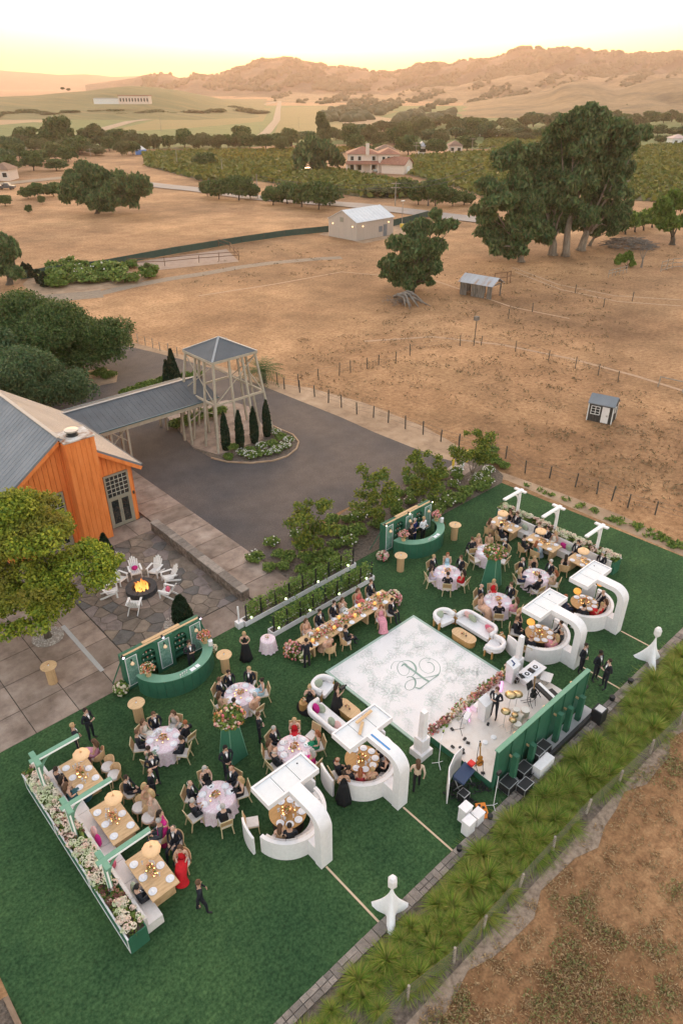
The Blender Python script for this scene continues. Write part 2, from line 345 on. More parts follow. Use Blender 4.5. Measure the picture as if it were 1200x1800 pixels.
def slab(x0, y0, x1, y1, root=patio):
 g = .02; b = MB(); z = .022 + random.uniform(0, .003)
 b.box(x0 + g, y0 + g, 0, x1 - g, y1 - g, z); o = b.build('concrete_slab', random.choice(CONC), root)
for i in range(len(ucuts) - 1):
 for j in range(len(vcuts) - 1):
  x0, x1, y0, y1 = ucuts[i], ucuts[i+1], vcuts[j], vcuts[j+1]
  if x0 >= 9.9 and x1 <= 17 and y0 >= 26.7 and y1 <= 36.5: continue
  slab(x0, y0, x1, y1)
sidewalk = MB().box(17.3, 25.7, .007, 19.95, 52, .03).build('sidewalk', M['concrete_base']); struct(sidewalk)
y = 25.8
while y < 51:
 b = MB().box(17.32, y + .02, .01, 19.93, y + 1.72, .10 + random.uniform(0, .004)); b.build('concrete_slab', random.choice(CONC), sidewalk); y += 1.74
b = MB().box(8.5, 26.65, .02, 8.72, 31.2, .032); o = b.build('trench_drain', flat('drain_steel', (.42,.42,.42), .5, .3)); tag(o, 'long narrow pale trench drain set in the patio paving near the tree', 'drain')
terr = MB().box(9.97, 26.82, .0, 16.8, 36.38, .018).build('flagstone_terrace', flat('mortar', (.10,.08,.066), .95)); struct(terr)
PIT = P(250, 1040)
def clip(poly, nx, ny, d):
 out = []
 for i in range(len(poly)):
  a, c = poly[i], poly[(i + 1) % len(poly)]; da = a[0] * nx + a[1] * ny - d; dc = c[0] * nx + c[1] * ny - d
  if da <= 0: out.append(a)
  if (da < 0 < dc) or (dc < 0 < da): t = da / (da - dc); out.append((a[0] + (c[0] - a[0]) * t, a[1] + (c[1] - a[1]) * t))
 return out
seeds = []
rr = random.Random(5)
for _ in range(4000):
 p = (rr.uniform(9.97, 16.8), rr.uniform(26.82, 36.38))
 if all((p[0]-q[0])**2 + (p[1]-q[1])**2 > .62**2 for q in seeds) and math.hypot(p[0]-PIT[0], p[1]-PIT[1]) > 1.75: seeds.append(p)
for k in range(16): seeds.append((PIT[0] + 1.25 * math.cos(k * PI / 8), PIT[1] + 1.25 * math.sin(k * PI / 8)))
for s in seeds:
 poly = [(9.99, 26.84), (16.78, 26.84), (16.78, 36.36), (9.99, 36.36)]
 for q in seeds:
  if q is s: continue
  dx, dy = q[0]-s[0], q[1]-s[1]; L = math.hypot(dx, dy)
  if L > 3: continue
  poly = clip(poly, dx / L, dy / L, ((s[0]+q[0]) / 2 * dx + (s[1]+q[1]) / 2 * dy) / L - .022)
  if len(poly) < 3: break
 if len(poly) < 3: continue
 poly = [(px + rr.uniform(-.02, .02), py + rr.uniform(-.02, .02)) for px, py in poly]
 near = math.hypot(s[0]-PIT[0], s[1]-PIT[1]) < 1.5
 MB().prism(poly, .0, .038 + rr.uniform(0, .012)).build('paving_brick' if near else 'flagstone', CONC[1] if near else rr.choice(SLATE), terr)
def stone_wall(name, label, x0, y0, x1, y1, h, capw=.56, seed=1):
 t = thing(name, label, 'wall', ((x0+x1)/2, (y0+y1)/2, 0)); r = random.Random(seed)
 b = W(t.location); z = 0
 while z < h - .02:
  hh = min(r.uniform(.10, .16), h - z)
  for side in (x0, x1):
   y = y0
   while y < y1:
    l = r.uniform(.14, .34); q = r.uniform(0, .035)
    b.box(side - .05 - q, y + .008, z + .006, side + .05 + q, min(y + l, y1) - .008, z + hh - .006); y += l
  for yy in (y0, y1):
   x = x0 + .03
   while x < x1 - .05: l = r.uniform(.14, .25); b.box(x, yy - .05, z + .006, min(x + l, x1) - .008, yy + .05, z + hh - .006); x += l
  z += hh
 tag(b.build('wall_stones', M['stone'], t), kind='stuff')
 W(t.location).box(x0, y0, 0, x1, y1, h).build('core', flat('wall_mortar', (.13,.11,.095), .95), t)
 y = y0 - .06
 while y < y1:
  l = r.uniform(.35, .6); W(t.location).box(x0 - .07 + r.uniform(0,.02), y + .008, h, x1 + .07 - r.uniform(0,.02), min(y + l, y1 + .06) - .008, h + .06 + r.uniform(0,.015)).build('cap_stone', r.choice(M['capstone']), t); y += l
 return t
stone_wall('stone_wall', 'long low fieldstone wall between the flagstone terrace and the concrete sidewalk', 16.84, 26.5, 17.26, 36.3, .62)
rwall = thing('retaining_wall', 'long low stone block edging wall between the artificial lawn and the tall grass tufts', 'wall', (20, 8.75, 0))
x = -2.0; r = random.Random(3)
W(rwall.location).box(-2.2, 8.6, -.1, 46, 8.96, .03).build('footing', flat('wall_footing', (.16,.13,.11), .95), rwall)
k = 0
while x < 45:
 l = r.uniform(.22, .45)
 for ya, yb in ((8.57, 8.78), (8.79, 9.0)) if r.random() < .55 else ((8.57, 9.0),):
  W(rwall.location).box(x + .01, ya + r.uniform(0,.02), 0, x + l - .01, yb - .008, .06 + r.uniform(0, .03)).build('wall_block', r.choice(M['capstone']), rwall); k += 1
 x += l
M['timber_edge'] = noisy('old_timber', [(.16,.10,.065), (.32,.22,.15)], scale=4, detail=8, stretch=(1,.3,1))
o = MB().box(-.36, 8.9, 0, -.2, 15.2, .12).build('timber_kerb', M['timber_edge']); tag(o, 'weathered timber kerb at the left end of the lawn beside dark planting', 'kerb')
sheet('dark_soil', [(-6, 8), (-.3, 8), (-.3, 15.3), (-6, 15.3)], .006, M['mulch'])
M['orange'] = noisy('orange_siding', [(.66,.175,.040), (.80,.23,.058), (.84,.27,.08)], scale=1.2, detail=8, rough=.7, stretch=(3,3,.6))
M['roof_grey'] = noisy('roof_metal', [(.14,.15,.17), (.185,.195,.215), (.235,.24,.26)], scale=.35, detail=10, rough=.6, spec=.5)
M['roof_dark'] = noisy('roof_dark_metal', [(.058,.064,.074), (.080,.086,.097), (.105,.11,.12)], scale=.5, detail=10, rough=.62, spec=.5)
M['taupe'] = flat('taupe_paint', (.30,.27,.21), .6)
M['beige_timber'] = noisy('beige_timber', [(.36,.30,.23), (.46,.39,.31)], scale=3, detail=6, rough=.7)
M['glass_dark'] = flat('window_glass', (.022,.026,.026), .12, spec=.8)
M['dark_in'] = flat('dark_interior', (.02,.018,.016), .9)
L0 = Vector((12.8, 38.3, 0)); lodge = thing('lodge', 'orange timber lodge with grey metal gable roof, broad siding chimney and glazed doors', 'building', L0)
RZ, EZ, RU, EE, EW, V0, V1 = 7.3, 4.0, 12.84, 17.55, 8.1, 37.9, 49.0
def roofz(u): return RZ - (RZ - EZ) * abs(u - RU) / (EE - RU)
WF = 38.3   # gable wall face
b = W(L0); b.add([(8.7, WF + .06, 0), (17.0, WF + .06, 0), (17.0, WF + .06, roofz(17.0) - .12), (RU, WF + .06, RZ - .12), (8.7, WF + .06, roofz(8.7) - .12),
    (8.7, V1, 0), (17.0, V1, 0), (17.0, V1, roofz(17.0) - .12), (RU, V1, RZ - .12), (8.7, V1, roofz(8.7) - .12)],
    [(0,1,2,3,4), (9,8,7,6,5), (1,6,7,2), (5,0,4,9)]); b.build('wall', M['orange'], lodge)
for s in (-1, 1):                                                    # roof slopes with thickness
 ue = EE if s > 0 else EW; b = W(L0); ze = roofz(ue)
 b.add([(RU, V0, RZ), (ue, V0, ze), (ue, V1, ze), (RU, V1, RZ), (RU, V0, RZ - .16), (ue, V0, ze - .16), (ue, V1, ze - .16), (RU, V1, RZ - .16)],
  [(0,1,2,3) if s > 0 else (3,2,1,0), (7,6,5,4) if s > 0 else (4,5,6,7), (0,4,5,1), (1,5,6,2), (2,6,7,3), (3,7,4,0)])
 rf = b.build('roof_slope', M['roof_grey'], lodge)
 b = W(L0); v = V0 + .25
 while v < V1 - .1: b.bar((RU, v, RZ + .006), (ue, v, ze + .006), .014, .014); v += .42
 tag(b.build('standing_seams', M['roof_grey'], rf), kind='stuff')
W(L0).bar((RU, V0 - .02, RZ + .03), (RU, V1, RZ + .03), .22, .05).build('ridge_cap', flat('ridge_metal', (.42,.36,.31), .5), lodge)
for s, ue in ((1, EE), (-1, EW)):
 b = W(L0); b.bar((RU, V0 + .03, RZ - .30), (ue, V0 + .03, roofz(ue) - .30), .05, .24); b.build('barge_board', M['orange'], lodge)
W(L0).bar((EE + .05, V0, EZ - .05), (EE + .05, V1, EZ - .05), .10, .10).build('gutter', M['roof_dark'], lodge)
b = W(L0); b.tube([(10.35, 42.6, roofz(10.35) - .05), (10.35, 42.6, roofz(10.35) + .35)], .07, 8); b.lathe([(.12, roofz(10.35) + .3), (.10, roofz(10.35) + .42), (0.001, roofz(10.35) + .46)], 8, (10.35, 42.6)); b.build('roof_vent', flat('vent_white', (.7,.7,.7)), lodge)
OPN = [(15.08, 16.72, 0, 3.75), (10.2, 12.5, 0, 3.75)]
u = 8.7
while u < 17.0 - .05:                                               # vertical boards, cut round the openings
 u1 = min(u + .295, 17.0); mid = (u + u1) / 2; zt = min(roofz(u), roofz(u1)) - .2; segs = [(0, zt)]
 for a, c, z0, z1 in OPN:
  if mid > a - .04 and mid < c + .04: segs = [(z1 + .06, zt)]
 for z0, z1 in segs:
  if z1 > z0: W(L0).box(u + .012, WF - .02, z0, u1 - .012, WF + .05, z1).build('siding_board', M['orange'], lodge)
 u = u1
v = WF
while v < 46:
 W(L0).box(17.0, v + .012, 0, 17.03, v + .283, roofz(17.0) - .25).build('siding_board', M['orange'], lodge); v += .295
def glazed(a, c, z1, split=2.05):
 f = W(L0); y0, y1 = WF - .06, WF + .02
 f.box(a, y0, 0, a + .12, y1, z1); f.box(c - .12, y0, 0, c, y1, z1); f.box(a + .12, y0, z1 - .12, c - .12, y1, z1); f.box(a + .12, y0, split, c - .12, y1, split + .14)
 fr = f.build('door_frame', M['taupe'], lodge)
 W(L0).box(a + .12, WF + .01, split + .14, c - .12, WF + .03, z1 - .12).build('transom_glass', M['glass_dark'], lodge)
 g = W(L0); n = 5; wz = z1 - .12 - split - .14
 for i in range(1, n + 1 if c - a > 2 else n): 
  x = a + .12 + (c - a - .24) * i / (n + 1 if c - a > 2 else n); g.box(x - .016, WF - .03, split + .14, x + .016, WF + .005, z1 - .12)
 for i in range(1, 5): z = split + .14 + wz * i / 5; g.box(a + .12, WF - .026, z - .016, c - .12, WF + .001, z + .016)
 g.build('muntins', flat('muntin_paint', (.50,.47,.40)), fr)
 mid = (a + c) / 2
 for x0, x1 in ((a + .12, mid - .005), (mid + .005, c - .12)):
  d = W(L0); d.box(x0, y0 + .02, .02, x0 + .11, y1, split); d.box(x1 - .11, y0 + .02, .02, x1, y1, split); d.box(x0 + .11, y0 + .02, .02, x1 - .11, y1, .24); d.box(x0 + .11, y0 + .02, split - .12, x1 - .11, y1, split)
  dd = d.build('door', M['taupe'], lodge); W(L0).box(x0 + .11, WF - .01, .24, x1 - .11, WF + .01, split - .12).build('pane', M['glass_dark'], dd)
  hx = x1 - .055 if x0 < mid - .1 and x1 < mid + .1 else x0 + .055
  W(L0).box(hx - .012, y0 - .04, .95, hx + .012, y0 + .02, 1.2).build('handle', flat('handle_steel', (.5,.5,.5), .3, .8), dd)
for a, c, z0, z1 in OPN: glazed(a, c, z1)
b = W(L0); b.box(16.84, WF - .1, 1.95, 16.94, WF - .02, 2.15); b.build('wall_light', flat('bronze', (.12,.10,.08), .4, .5), lodge)
ch = W(L0); ch.box(12.95, 37.42, 0, 14.68, 38.9, 7.02); chim = ch.build('chimney', M['orange'], lodge)
for i in range(6): W(L0).box(12.93 + i * .2955 + .012, 37.39, 0, 12.93 + (i + 1) * .2955 - .012, 37.42, 6.98).build('chimney_board', M['orange'], chim)
for i in range(5):
 W(L0).box(12.92, 37.4 + i * .3 + .012, 0, 12.95, 37.4 + (i + 1) * .3 - .012, 6.98).build('chimney_board', M['orange'], chim)
 W(L0).box(14.68, 37.4 + i * .3 + .012, 0, 14.71, 37.4 + (i + 1) * .3 - .012, 6.98).build('chimney_board', M['orange'], chim)
M['flashing'] = noisy('stained_flashing', [(.24,.10,.05), (.50,.43,.38), (.62,.58,.55)], scale=1.6, detail=8, stops=[.36,.5,.6])
W(L0).box(12.86, 37.33, 7.02, 14.77, 38.96, 7.10).build('chimney_cap', M['flashing'], chim)
b = W(L0); c = (13.75, 38.15); b.lathe([(.36, 7.1), (.36, 7.16), (.28, 7.17), (.28, 7.36), (.34, 7.37)], 20, c); b.build('cowl', flat('cowl_dark', (.05,.05,.05), .5, .4), chim)
b = W(L0); b.lathe([(.40, 7.38), (.40, 7.46), (.1, 7.5), (.001, 7.51)], 20, c); b.build('cowl_lid', flat('cowl_lid', (.55,.48,.42), .4, .4), chim)
t = thing('rear_wing', 'grey roofed wing of the lodge half hidden behind the dark oak trees', 'building', (6, 54, 0))
b = W(t.location); b.box(2, 52.2, 0, 14.2, 58.5, 4.2); b.build('wall', M['orange'], t)
for s in (-1, 1):
 b = W(t.location); y0 = 55.3; y1 = 51.8 if s < 0 else 58.9; b.add([(1.5, y0, 6.2), (14.8, y0, 6.2), (14.8, y1, 4.1), (1.5, y1, 4.1), (1.5, y0, 6.05), (14.8, y0, 6.05), (14.8, y1, 3.95), (1.5, y1, 3.95)],
  [(0,1,2,3), (7,6,5,4), (2,1,5,6), (3,2,6,7), (0,3,7,4), (1,0,4,5)]); b.build('roof_slope', M['roof_dark'], t)
K0 = (22.8, 46.4, 0); kov = thing('covered_walkway', 'long gabled carport walkway with dark metal roof linking the lodge to the open tower', 'walkway', K0)
RV, EV0, EV1 = 47.9, 45.1, 50.7; ZR, ZE = 4.45, 3.5; X0, X1 = 17.35, 28.2
for y1 in (EV0, EV1):
 b = W(K0); b.add([(X0 - .9, RV, ZR), (X1, RV, ZR), (X1, y1, ZE), (X0 + .5, y1, ZE), (X0 - .9, RV, ZR - .1), (X1, RV, ZR - .1), (X1, y1, ZE - .1), (X0 + .5, y1, ZE - .1)],
  [(0,1,2,3), (7,6,5,4), (2,1,5,6), (3,2,6,7), (0,3,7,4), (1,0,4,5)]); s = b.build('roof_slope', M['roof_dark'], kov)
 b = W(K0); x = X0 + .7
 while x < X1: b.bar((x, RV, ZR + .006), (x, y1, ZE + .006), .014, .012); x += .42
 tag(b.build('standing_seams', M['roof_dark'], s), kind='stuff')
W(K0).bar((X0 - .9, RV, ZR + .02), (X1 + .03, RV, ZR + .02), .2, .05).build('ridge_cap', flat('ridge_dark', (.26,.26,.27), .5), kov)
for y1 in (EV0, EV1):
 W(K0).bar((X0 + .5, y1 - (.05 if y1 == EV0 else -.05), ZE - .02), (X1, y1 - (.05 if y1 == EV0 else -.05), ZE - .02), .09, .09).build('gutter', flat('gutter_teal', (.07,.12,.14), .4), kov)
 W(K0).bar((X0 + .6, y1 + (.12 if y1 == EV0 else -.12), ZE - .26), (X1 - .1, y1 + (.12 if y1 == EV0 else -.12), ZE - .26), .12, .30).build('beam', M['beige_timber'], kov)
for x in (19.1, 20.4, 25.6, 27.9):
 for y in (45.5, 46.6, 49.3, 50.3):
  W(K0).box(x - .08, y - .08, 0, x + .08, y + .08, ZE - .3 + (.35 if 46 < y < 50 else 0)).build('post', M['beige_timber'], kov)
 W(K0).bar((x, 45.5, ZE - .35), (x, 50.3, ZE - .35), .1, .2).build('tie_beam', M['beige_timber'], kov)
for xa, xb in ((19.1, 20.4), (25.6, 27.9)):
 for y in (45.5, 50.3):
  W(K0).bar((xa, y, ZE - 1.5), (xb, y, ZE - .4), .07).build('brace', M['beige_timber'], kov); W(K0).bar((xb, y, ZE - 1.5), (xa, y, ZE - .4), .07).build('brace', M['beige_timber'], kov)
T0 = (28.95, 45.5, 0); tow = thing('water_tower_frame', 'tall open timber tower frame with splayed legs and a low pyramid roof', 'tower', T0)
e = 2.05; zE, zA = 7.0, 8.05; cx, cy = T0[0], T0[1]
cor = [(cx - e, cy - e), (cx + e, cy - e), (cx + e, cy + e), (cx - e, cy + e)]
for i in range(4):
 a, c = cor[i], cor[(i + 1) % 4]; b = W(T0); b.add([(a[0], a[1], zE), (c[0], c[1], zE), (cx, cy, zA)], [(0,1,2)]); b.build('roof_panel', M['roof_dark'], tow)
 W(T0).bar((a[0], a[1], zE + .01), (cx, cy, zA + .01), .16, .05).build('hip_cap', flat('hip_cap', (.30,.30,.31), .5), tow)
 W(T0).bar((a[0], a[1], zE - .1), (c[0], c[1], zE - .1), .08, .18).build('fascia', M['beige_timber'], tow)
W(T0).box(cx - e + .05, cy - e + .05, zE - .19, cx + e - .05, cy + e - .05, zE - .03).build('soffit', M['beige_timber'], tow)
def lerp(a, c, t): return tuple(a[i] + (c[i] - a[i]) * t for i in range(len(a)))
for i in range(4):
 a, c = cor[i], cor[(i + 1) % 4]
 def ft(p, s=1.42): return (cx + (p[0] - cx) * s, cy + (p[1] - cy) * s)
 for k in range(3 if i % 2 == 0 else 3):
  t = (0, .36, .68)[k]; q = lerp(a, c, t * 1.0); q = (cx + (q[0] - cx) * .93, cy + (q[1] - cy) * .93); g = ft(q)
  W(T0).bar((g[0], g[1], 0), (q[0], q[1], zE - .15), .15).build('leg', M['beige_timber'], tow)
 def at_z(p, z): q = (cx + (p[0] - cx) * .93, cy + (p[1] - cy) * .93); g = ft(q); s = z / zE; return (g[0] + (q[0] - g[0]) * s, g[1] + (q[1] - g[1]) * s, z)
 A, B_ = at_z(a, 3.7), at_z(c, 3.7); W(T0).bar(A, B_, .12, .16).build('rail_beam', M['beige_timber'], tow)
 A2, B2 = at_z(a, 6.7), at_z(c, 6.7)
 W(T0).bar(A, B2, .06).build('cross_brace', M['beige_timber'], tow); W(T0).bar(B_, A2, .06).build('cross_brace', M['beige_timber'], tow)
sheet('island_paving', [(25.3, 44.8), (25.6, 42.6), (31.0, 42.4), (33.6, 48.6), (33, 51.4), (27, 51.8)], .022, CONC[2])
isl = [P(330, 782), P(372, 806), P(400, 813), P(440, 815), P(480, 811), P(505, 803), P(521, 790), P(525, 778), P(515, 765), P(495, 757), P(470, 745), P(462, 772), P(385, 800), P(343, 788)]
sheet('island_bed', isl, .026, M['mulch'])
b = MB(); pts = isl[1:11]
for i in range(len(pts) - 1): b.bar((*pts[i], .05), (*pts[i+1], .05), .12, .12)
tag(b.build('island_kerb', M['dirt']), 'curved low kerb round the planted end of the driveway island', 'kerb')
sheet('concrete_pad', [P(783, 826), P(812, 838), P(835, 822), P(806, 808)], .02, CONC[2])
x, y = P(795, 828); b = MB().lathe([(.085, 0), (.085, .93), (.06, .98), (.001, 1.0)], 14, (0, 0)); o = b.build('bollard', flat('safety_yellow', (.80,.52,.06), .5), smooth='auto'); o.location = (x, y, 0); tag(o, 'yellow steel bollard on the small pad at the end of the shrub bed', 'bollard')
o2 = o.copy(); C.objects.link(o2); x, y = P(820, 812); o2.location = (x, y, 0); o2['label'] = 'second yellow bollard partly behind the young tree and white hydrant'
x, y = P(811, 826); t = thing('fire_hydrant', 'small white fire hydrant on a concrete pad beside a yellow bollard', 'hydrant', (x, y))
MB().lathe([(.16, 0), (.16, .05), (.10, .06), (.10, .55), (.13, .58), (.12, .68), (.05, .76), (.001, .78)], 12).build('barrel', flat('hydrant_white', (.78,.78,.76), .5), t, 'auto')
for dx, dy in ((1, 0), (-1, 0), (0, -1)): MB().tube([(0, 0, .45), (dx * .2, dy * .2, .45)], .055, 8).build('outlet', flat('hydrant_cap', (.7,.7,.68), .5), t)
def gable_shed(name, label, cat, loc, rz, w, l, h, hr, wallm, roofm, over=.3, group=None, seamed=0):
 """w across the gable (x), l along the ridge (y); gables face +-y"""
 t = thing(name, label, cat, loc, rz, group); b = MB(); x, y = w / 2, l / 2
 b.add([(-x,-y,0),(x,-y,0),(x,-y,h),(0,-y,hr),(-x,-y,h),(-x,y,0),(x,y,0),(x,y,h),(0,y,hr),(-x,y,h)], [(0,1,2,3,4),(9,8,7,6,5),(1,6,7,2),(5,0,4,9)]); b.build('wall', wallm, t)
 sl = (hr - h) / x
 for s in (1, -1):
  b = MB(); xe = x + over; ze = h - sl * over; yo = y + over; T = .08
  b.add([(0,-yo,hr+.06),(s*xe,-yo,ze+.06),(s*xe,yo,ze+.06),(0,yo,hr+.06),(0,-yo,hr+.06-T),(s*xe,-yo,ze+.06-T),(s*xe,yo,ze+.06-T),(0,yo,hr+.06-T)],
   [(0,1,2,3) if s > 0 else (3,2,1,0), (7,6,5,4) if s > 0 else (4,5,6,7), (0,4,5,1), (1,5,6,2), (2,6,7,3), (3,7,4,0)]); r = b.build('roof_slope', roofm, t)
  if seamed:
   b = MB(); yy = -yo + .2
   while yy < yo: b.bar((0, yy, hr + .07), (s * xe, yy, ze + .07), .04, .04); yy += seamed
   tag(b.build('roof_ribs', roofm, r), kind='stuff')
 return t
M['barn_wall'] = noisy('barn_panel', [(.44,.36,.31), (.52,.43,.37)], scale=.8, rough=.6, stretch=(6,6,.2))
M['barn_roof'] = noisy('barn_roof', [(.55,.55,.58), (.66,.66,.68)], scale=.6, rough=.5)
A, B_, Cc = Vector(P(577, 415)), Vector(P(627, 424)), Vector(P(691, 412))
ctr = (A + Cc) / 2; rz = math.atan2((Cc - B_).y, (Cc - B_).x) - PI / 2
bw = (A - B_).length; bl = (Cc - B_).length
barn = gable_shed('metal_barn', 'pale metal farm building with light ribbed roof beside the green fence', 'barn', (ctr.x, ctr.y), rz, bw, bl, 3.2, 4.9, M['barn_wall'], M['barn_roof'], .15, seamed=.9)
sd = 1 if True else -1
for yy in (-bl*.42, -bl*.1, bl*.15, bl*.4): pass
glow = flat('lamp_warm', (.9,.6,.3), .5, emit=(1, .62, .3), es=.15)
for (lx, ly, lz) in ((-bw/2 + 1.2, -bl/2 - .06, 2.4), (bw/2 - 1.0, -bl/2 - .06, 2.4), (bw/2 + .06, -bl/2 + 1.6, 2.4), (bw/2 + .06, bl/2 - 1.4, 2.4)): MB().ball((lx, ly, lz), .14).build('wall_lamp', glow, barn)
MB().box(-.6, -bl/2 - .05, 2.9, .3, -bl/2 - .003, 3.7).build('vent_louvre', M['taupe'], barn)
for (y0, w, h0, h1) in ((bl*.10, .9, .9, 1.9), (bl*.22, 1.0, 0, 2.1)): MB().box(bw/2 + .003, y0, h0, bw/2 + .05, y0 + w, h1).build('door' if h0 == 0 else 'window', M['roof_grey'], barn)
MB().box(-bw/2 + 1.8, -bl/2 - .05, 0, -bw/2 + 2.8, -bl/2 - .003, 2.0).build('door', M['barn_wall'], barn)
M['shed_wood'] = noisy('shed_wood', [(.028,.026,.024), (.06,.052,.046), (.10,.085,.075)], scale=5, detail=8, stretch=(2,2,.4))
M['white_paint'] = flat('white_trim', (.72,.70,.68), .6)
A, B_, Cc = Vector(P(1030, 738)), Vector(P(1072, 747)), Vector(P(1087, 744)); 
fw = (B_ - A).length; dw = max((Cc - B_).length, 1.5); rz = math.atan2((B_ - A).y, (B_ - A).x)
d1 = (B_ - A).normalized(); n1 = Vector((-d1.y, d1.x)); c = (A + B_) / 2 + n1 * dw / 2
sh = gable_shed('garden_shed', 'little dark timber shed with white door and windows alone in the dry field', 'shed', (c.x, c.y), rz - PI / 2, dw, fw, 1.65, 2.15, M['shed_wood'], M['roof_grey'], .12)
fx = dw / 2
for i in range(16):
 yy = -fw/2 + fw * i / 16; 
 if -fw*.02 < -(yy + fw/32) < -fw*.0 : pass
 MB().box(fx, yy + .01, 0, fx + .02, yy + fw/16 - .01, 1.6).build('plank', M['shed_wood'], sh)
for i in range(8):
 xx = -dw/2 + dw * i / 8; MB().box(xx + .01, fw/2, 0, xx + dw/8 - .01, fw/2 + .02, 1.62).build('plank', M['shed_wood'], sh)
d = MB().box(fx + .02, fw*.06, .05, fx + .05, fw*.36, 1.45).build('door', noisy('worn_door', [(.30,.25,.22), (.72,.66,.64), (.76,.70,.68)], scale=2.5, stops=[.3,.42,.7]), sh)
def cross_window(y0, y1, z0, z1, x):
 f = MB(); w = .05
 f.box(x + .02, y0, z0, x + .06, y1, z0 + w); f.box(x + .02, y0, z1 - w, x + .06, y1, z1); f.box(x + .02, y0, z0 + w, x + .06, y0 + w, z1 - w); f.box(x + .02, y1 - w, z0 + w, x + .06, y1, z1 - w)
 m = (y0 + y1) / 2; f.box(x + .02, m - w/2, z0 + w, x + .06, m + w/2, z1 - w)
 for k in (1, 2): zz = z0 + (z1 - z0) * k / 3; f.box(x + .02, y0 + w, zz - .015, x + .05, m - w/2, zz + .015); f.box(x + .02, m + w/2, zz - .015, x + .05, y1 - w, zz + .015)
 fr = f.build('window', M['white_paint'], sh); MB().box(x + .021, y0 + w, z0 + w, x + .03, y1 - w, z1 - w).build('pane', M['glass_dark'], fr)
cross_window(-fw*.40, -fw*.02, .65, 1.40, fx)
b = MB(); 
for (xa, xb, za, zb) in ((-.22,.22,.85,.90),(-.22,.22,1.3,1.35),(-.22,-.17,.9,1.3),(.17,.22,.9,1.3),(-.02,.02,.9,1.3)): b.box(xa, fw/2 + .02, za, xb, fw/2 + .055, zb)
fr = b.build('window', M['white_paint'], sh); MB().box(-.17, fw/2 + .021, .9, .17, fw/2 + .03, 1.3).build('pane', M['glass_dark'], fr)
for (xx, yy) in ((fx + .01, fw/2 + .01), (fx + .01, -fw/2 - .01), (-fx - .01, fw/2 + .01)): MB().box(xx - .04, yy - .04, 0, xx + .04, yy + .04, 1.62).build('corner_board', M['white_paint'], sh)
M['grey_wood'] = noisy('grey_wood', [(.07,.06,.05), (.17,.145,.125), (.27,.24,.21)], scale=3, detail=8, stretch=(3,3,.4))
A, B_, Cc = Vector(P(807, 517)), Vector(P(862, 527)), Vector(P(886, 521)); fw = (B_ - A).length; dw = (Cc - B_).length; d1 = (B_ - A).normalized(); n1 = Vector((-d1.y, d1.x)); c = (A + B_) / 2 + n1 * dw / 2; rz = math.atan2(d1.y, d1.x)
t = thing('field_shelter', 'weathered open animal shelter with rusty grey metal roof in the dry field', 'shelter', (c.x, c.y), rz)
x, y = fw / 2, dw / 2; h, hr = 1.75, 2.6
for s in (-1, 1):
 b = MB(); b.add([(-x-.2,0,hr),(x+.25,0,hr),(x+.25,s*(y+.3),h),(-x-.2,s*(y+.3),h),(-x-.2,0,hr-.06),(x+.25,0,hr-.06),(x+.25,s*(y+.3),h-.06),(-x-.2,s*(y+.3),h-.06)], [(0,1,2,3),(7,6,5,4),(2,1,5,6),(3,2,6,7),(0,3,7,4),(1,0,4,5)]); b.build('roof_slope', noisy('rusty_roof_%d' % (s + 1), [(.36,.24,.17), (.38,.38,.41), (.46,.46,.49)], scale=.7, stops=[.32,.45,.7], rough=.5, stretch=(2,.4,1)), t)
for k in range(14):
 xx = -x + 2 * x * k / 14
 if k in (3, 4, 11): continue
 MB().box(xx + .02, -y, 0, xx + 2*x/14 - .02, -y + .05, 1.72 - random.uniform(0, .15)).build('plank', M['grey_wood'], t)
for k in range(4): MB().box(-x, -y + k * dw/4, 0, -x + .05, -y + (k+1) * dw/4 - .03, 1.7).build('plank', M['grey_wood'], t)
for xx in (-x + .1, 0, x - .1):
 for yy in (-y + .1, y - .1): MB().box(xx - .07, yy - .07, 0, xx + .07, yy + .07, 1.75).build('post', M['grey_wood'], t)
MB().bar((x - .05, -y, 1.7), (x - .05, y, 1.7), .1).build('beam', M['grey_wood'], t); MB().bar((x, -y, 1.7), (x, 0, 2.45), .09).build('rafter', M['grey_wood'], t); MB().bar((x, y, 1.7), (x, 0, 2.45), .09).build('rafter', M['grey_wood'], t)
M['stucco'] = flat('villa_stucco', (.70,.56,.48), .8); M['tile'] = noisy('roof_tile', [(.24,.10,.065), (.34,.16,.105)], scale=1.2, rough=.8)
vx, vy = P(656, 303); hd = -HEAD
villa = thing('villa', 'cream two storey villa with terracotta hip roofs, porch and chimney among vineyards', 'house', (vx, vy), hd)
def hip(root, x0, x1, y0, y1, z, h, name='roof', m=None, ov=.5):
 m = m or M['tile']; x0 -= ov; x1 += ov; y0 -= ov; y1 += ov; w = min(x1 - x0, y1 - y0) / 2; b = MB()
 if x1 - x0 > y1 - y0: r = [(x0 + w, (y0+y1)/2, z + h), (x1 - w, (y0+y1)/2, z + h)]
 else: r = [((x0+x1)/2, y0 + w, z + h), ((x0+x1)/2, y1 - w, z + h)]
 b.add([(x0,y0,z),(x1,y0,z),(x1,y1,z),(x0,y1,z)] + r, [(3,2,1,0), (0,1,5,4), (2,3,4,5), (1,2,5), (3,0,4)] if x1 - x0 > y1 - y0 else [(3,2,1,0), (0,1,4), (1,2,5,4), (2,3,5), (3,0,4,5)])
 return b.build(name, m, root)
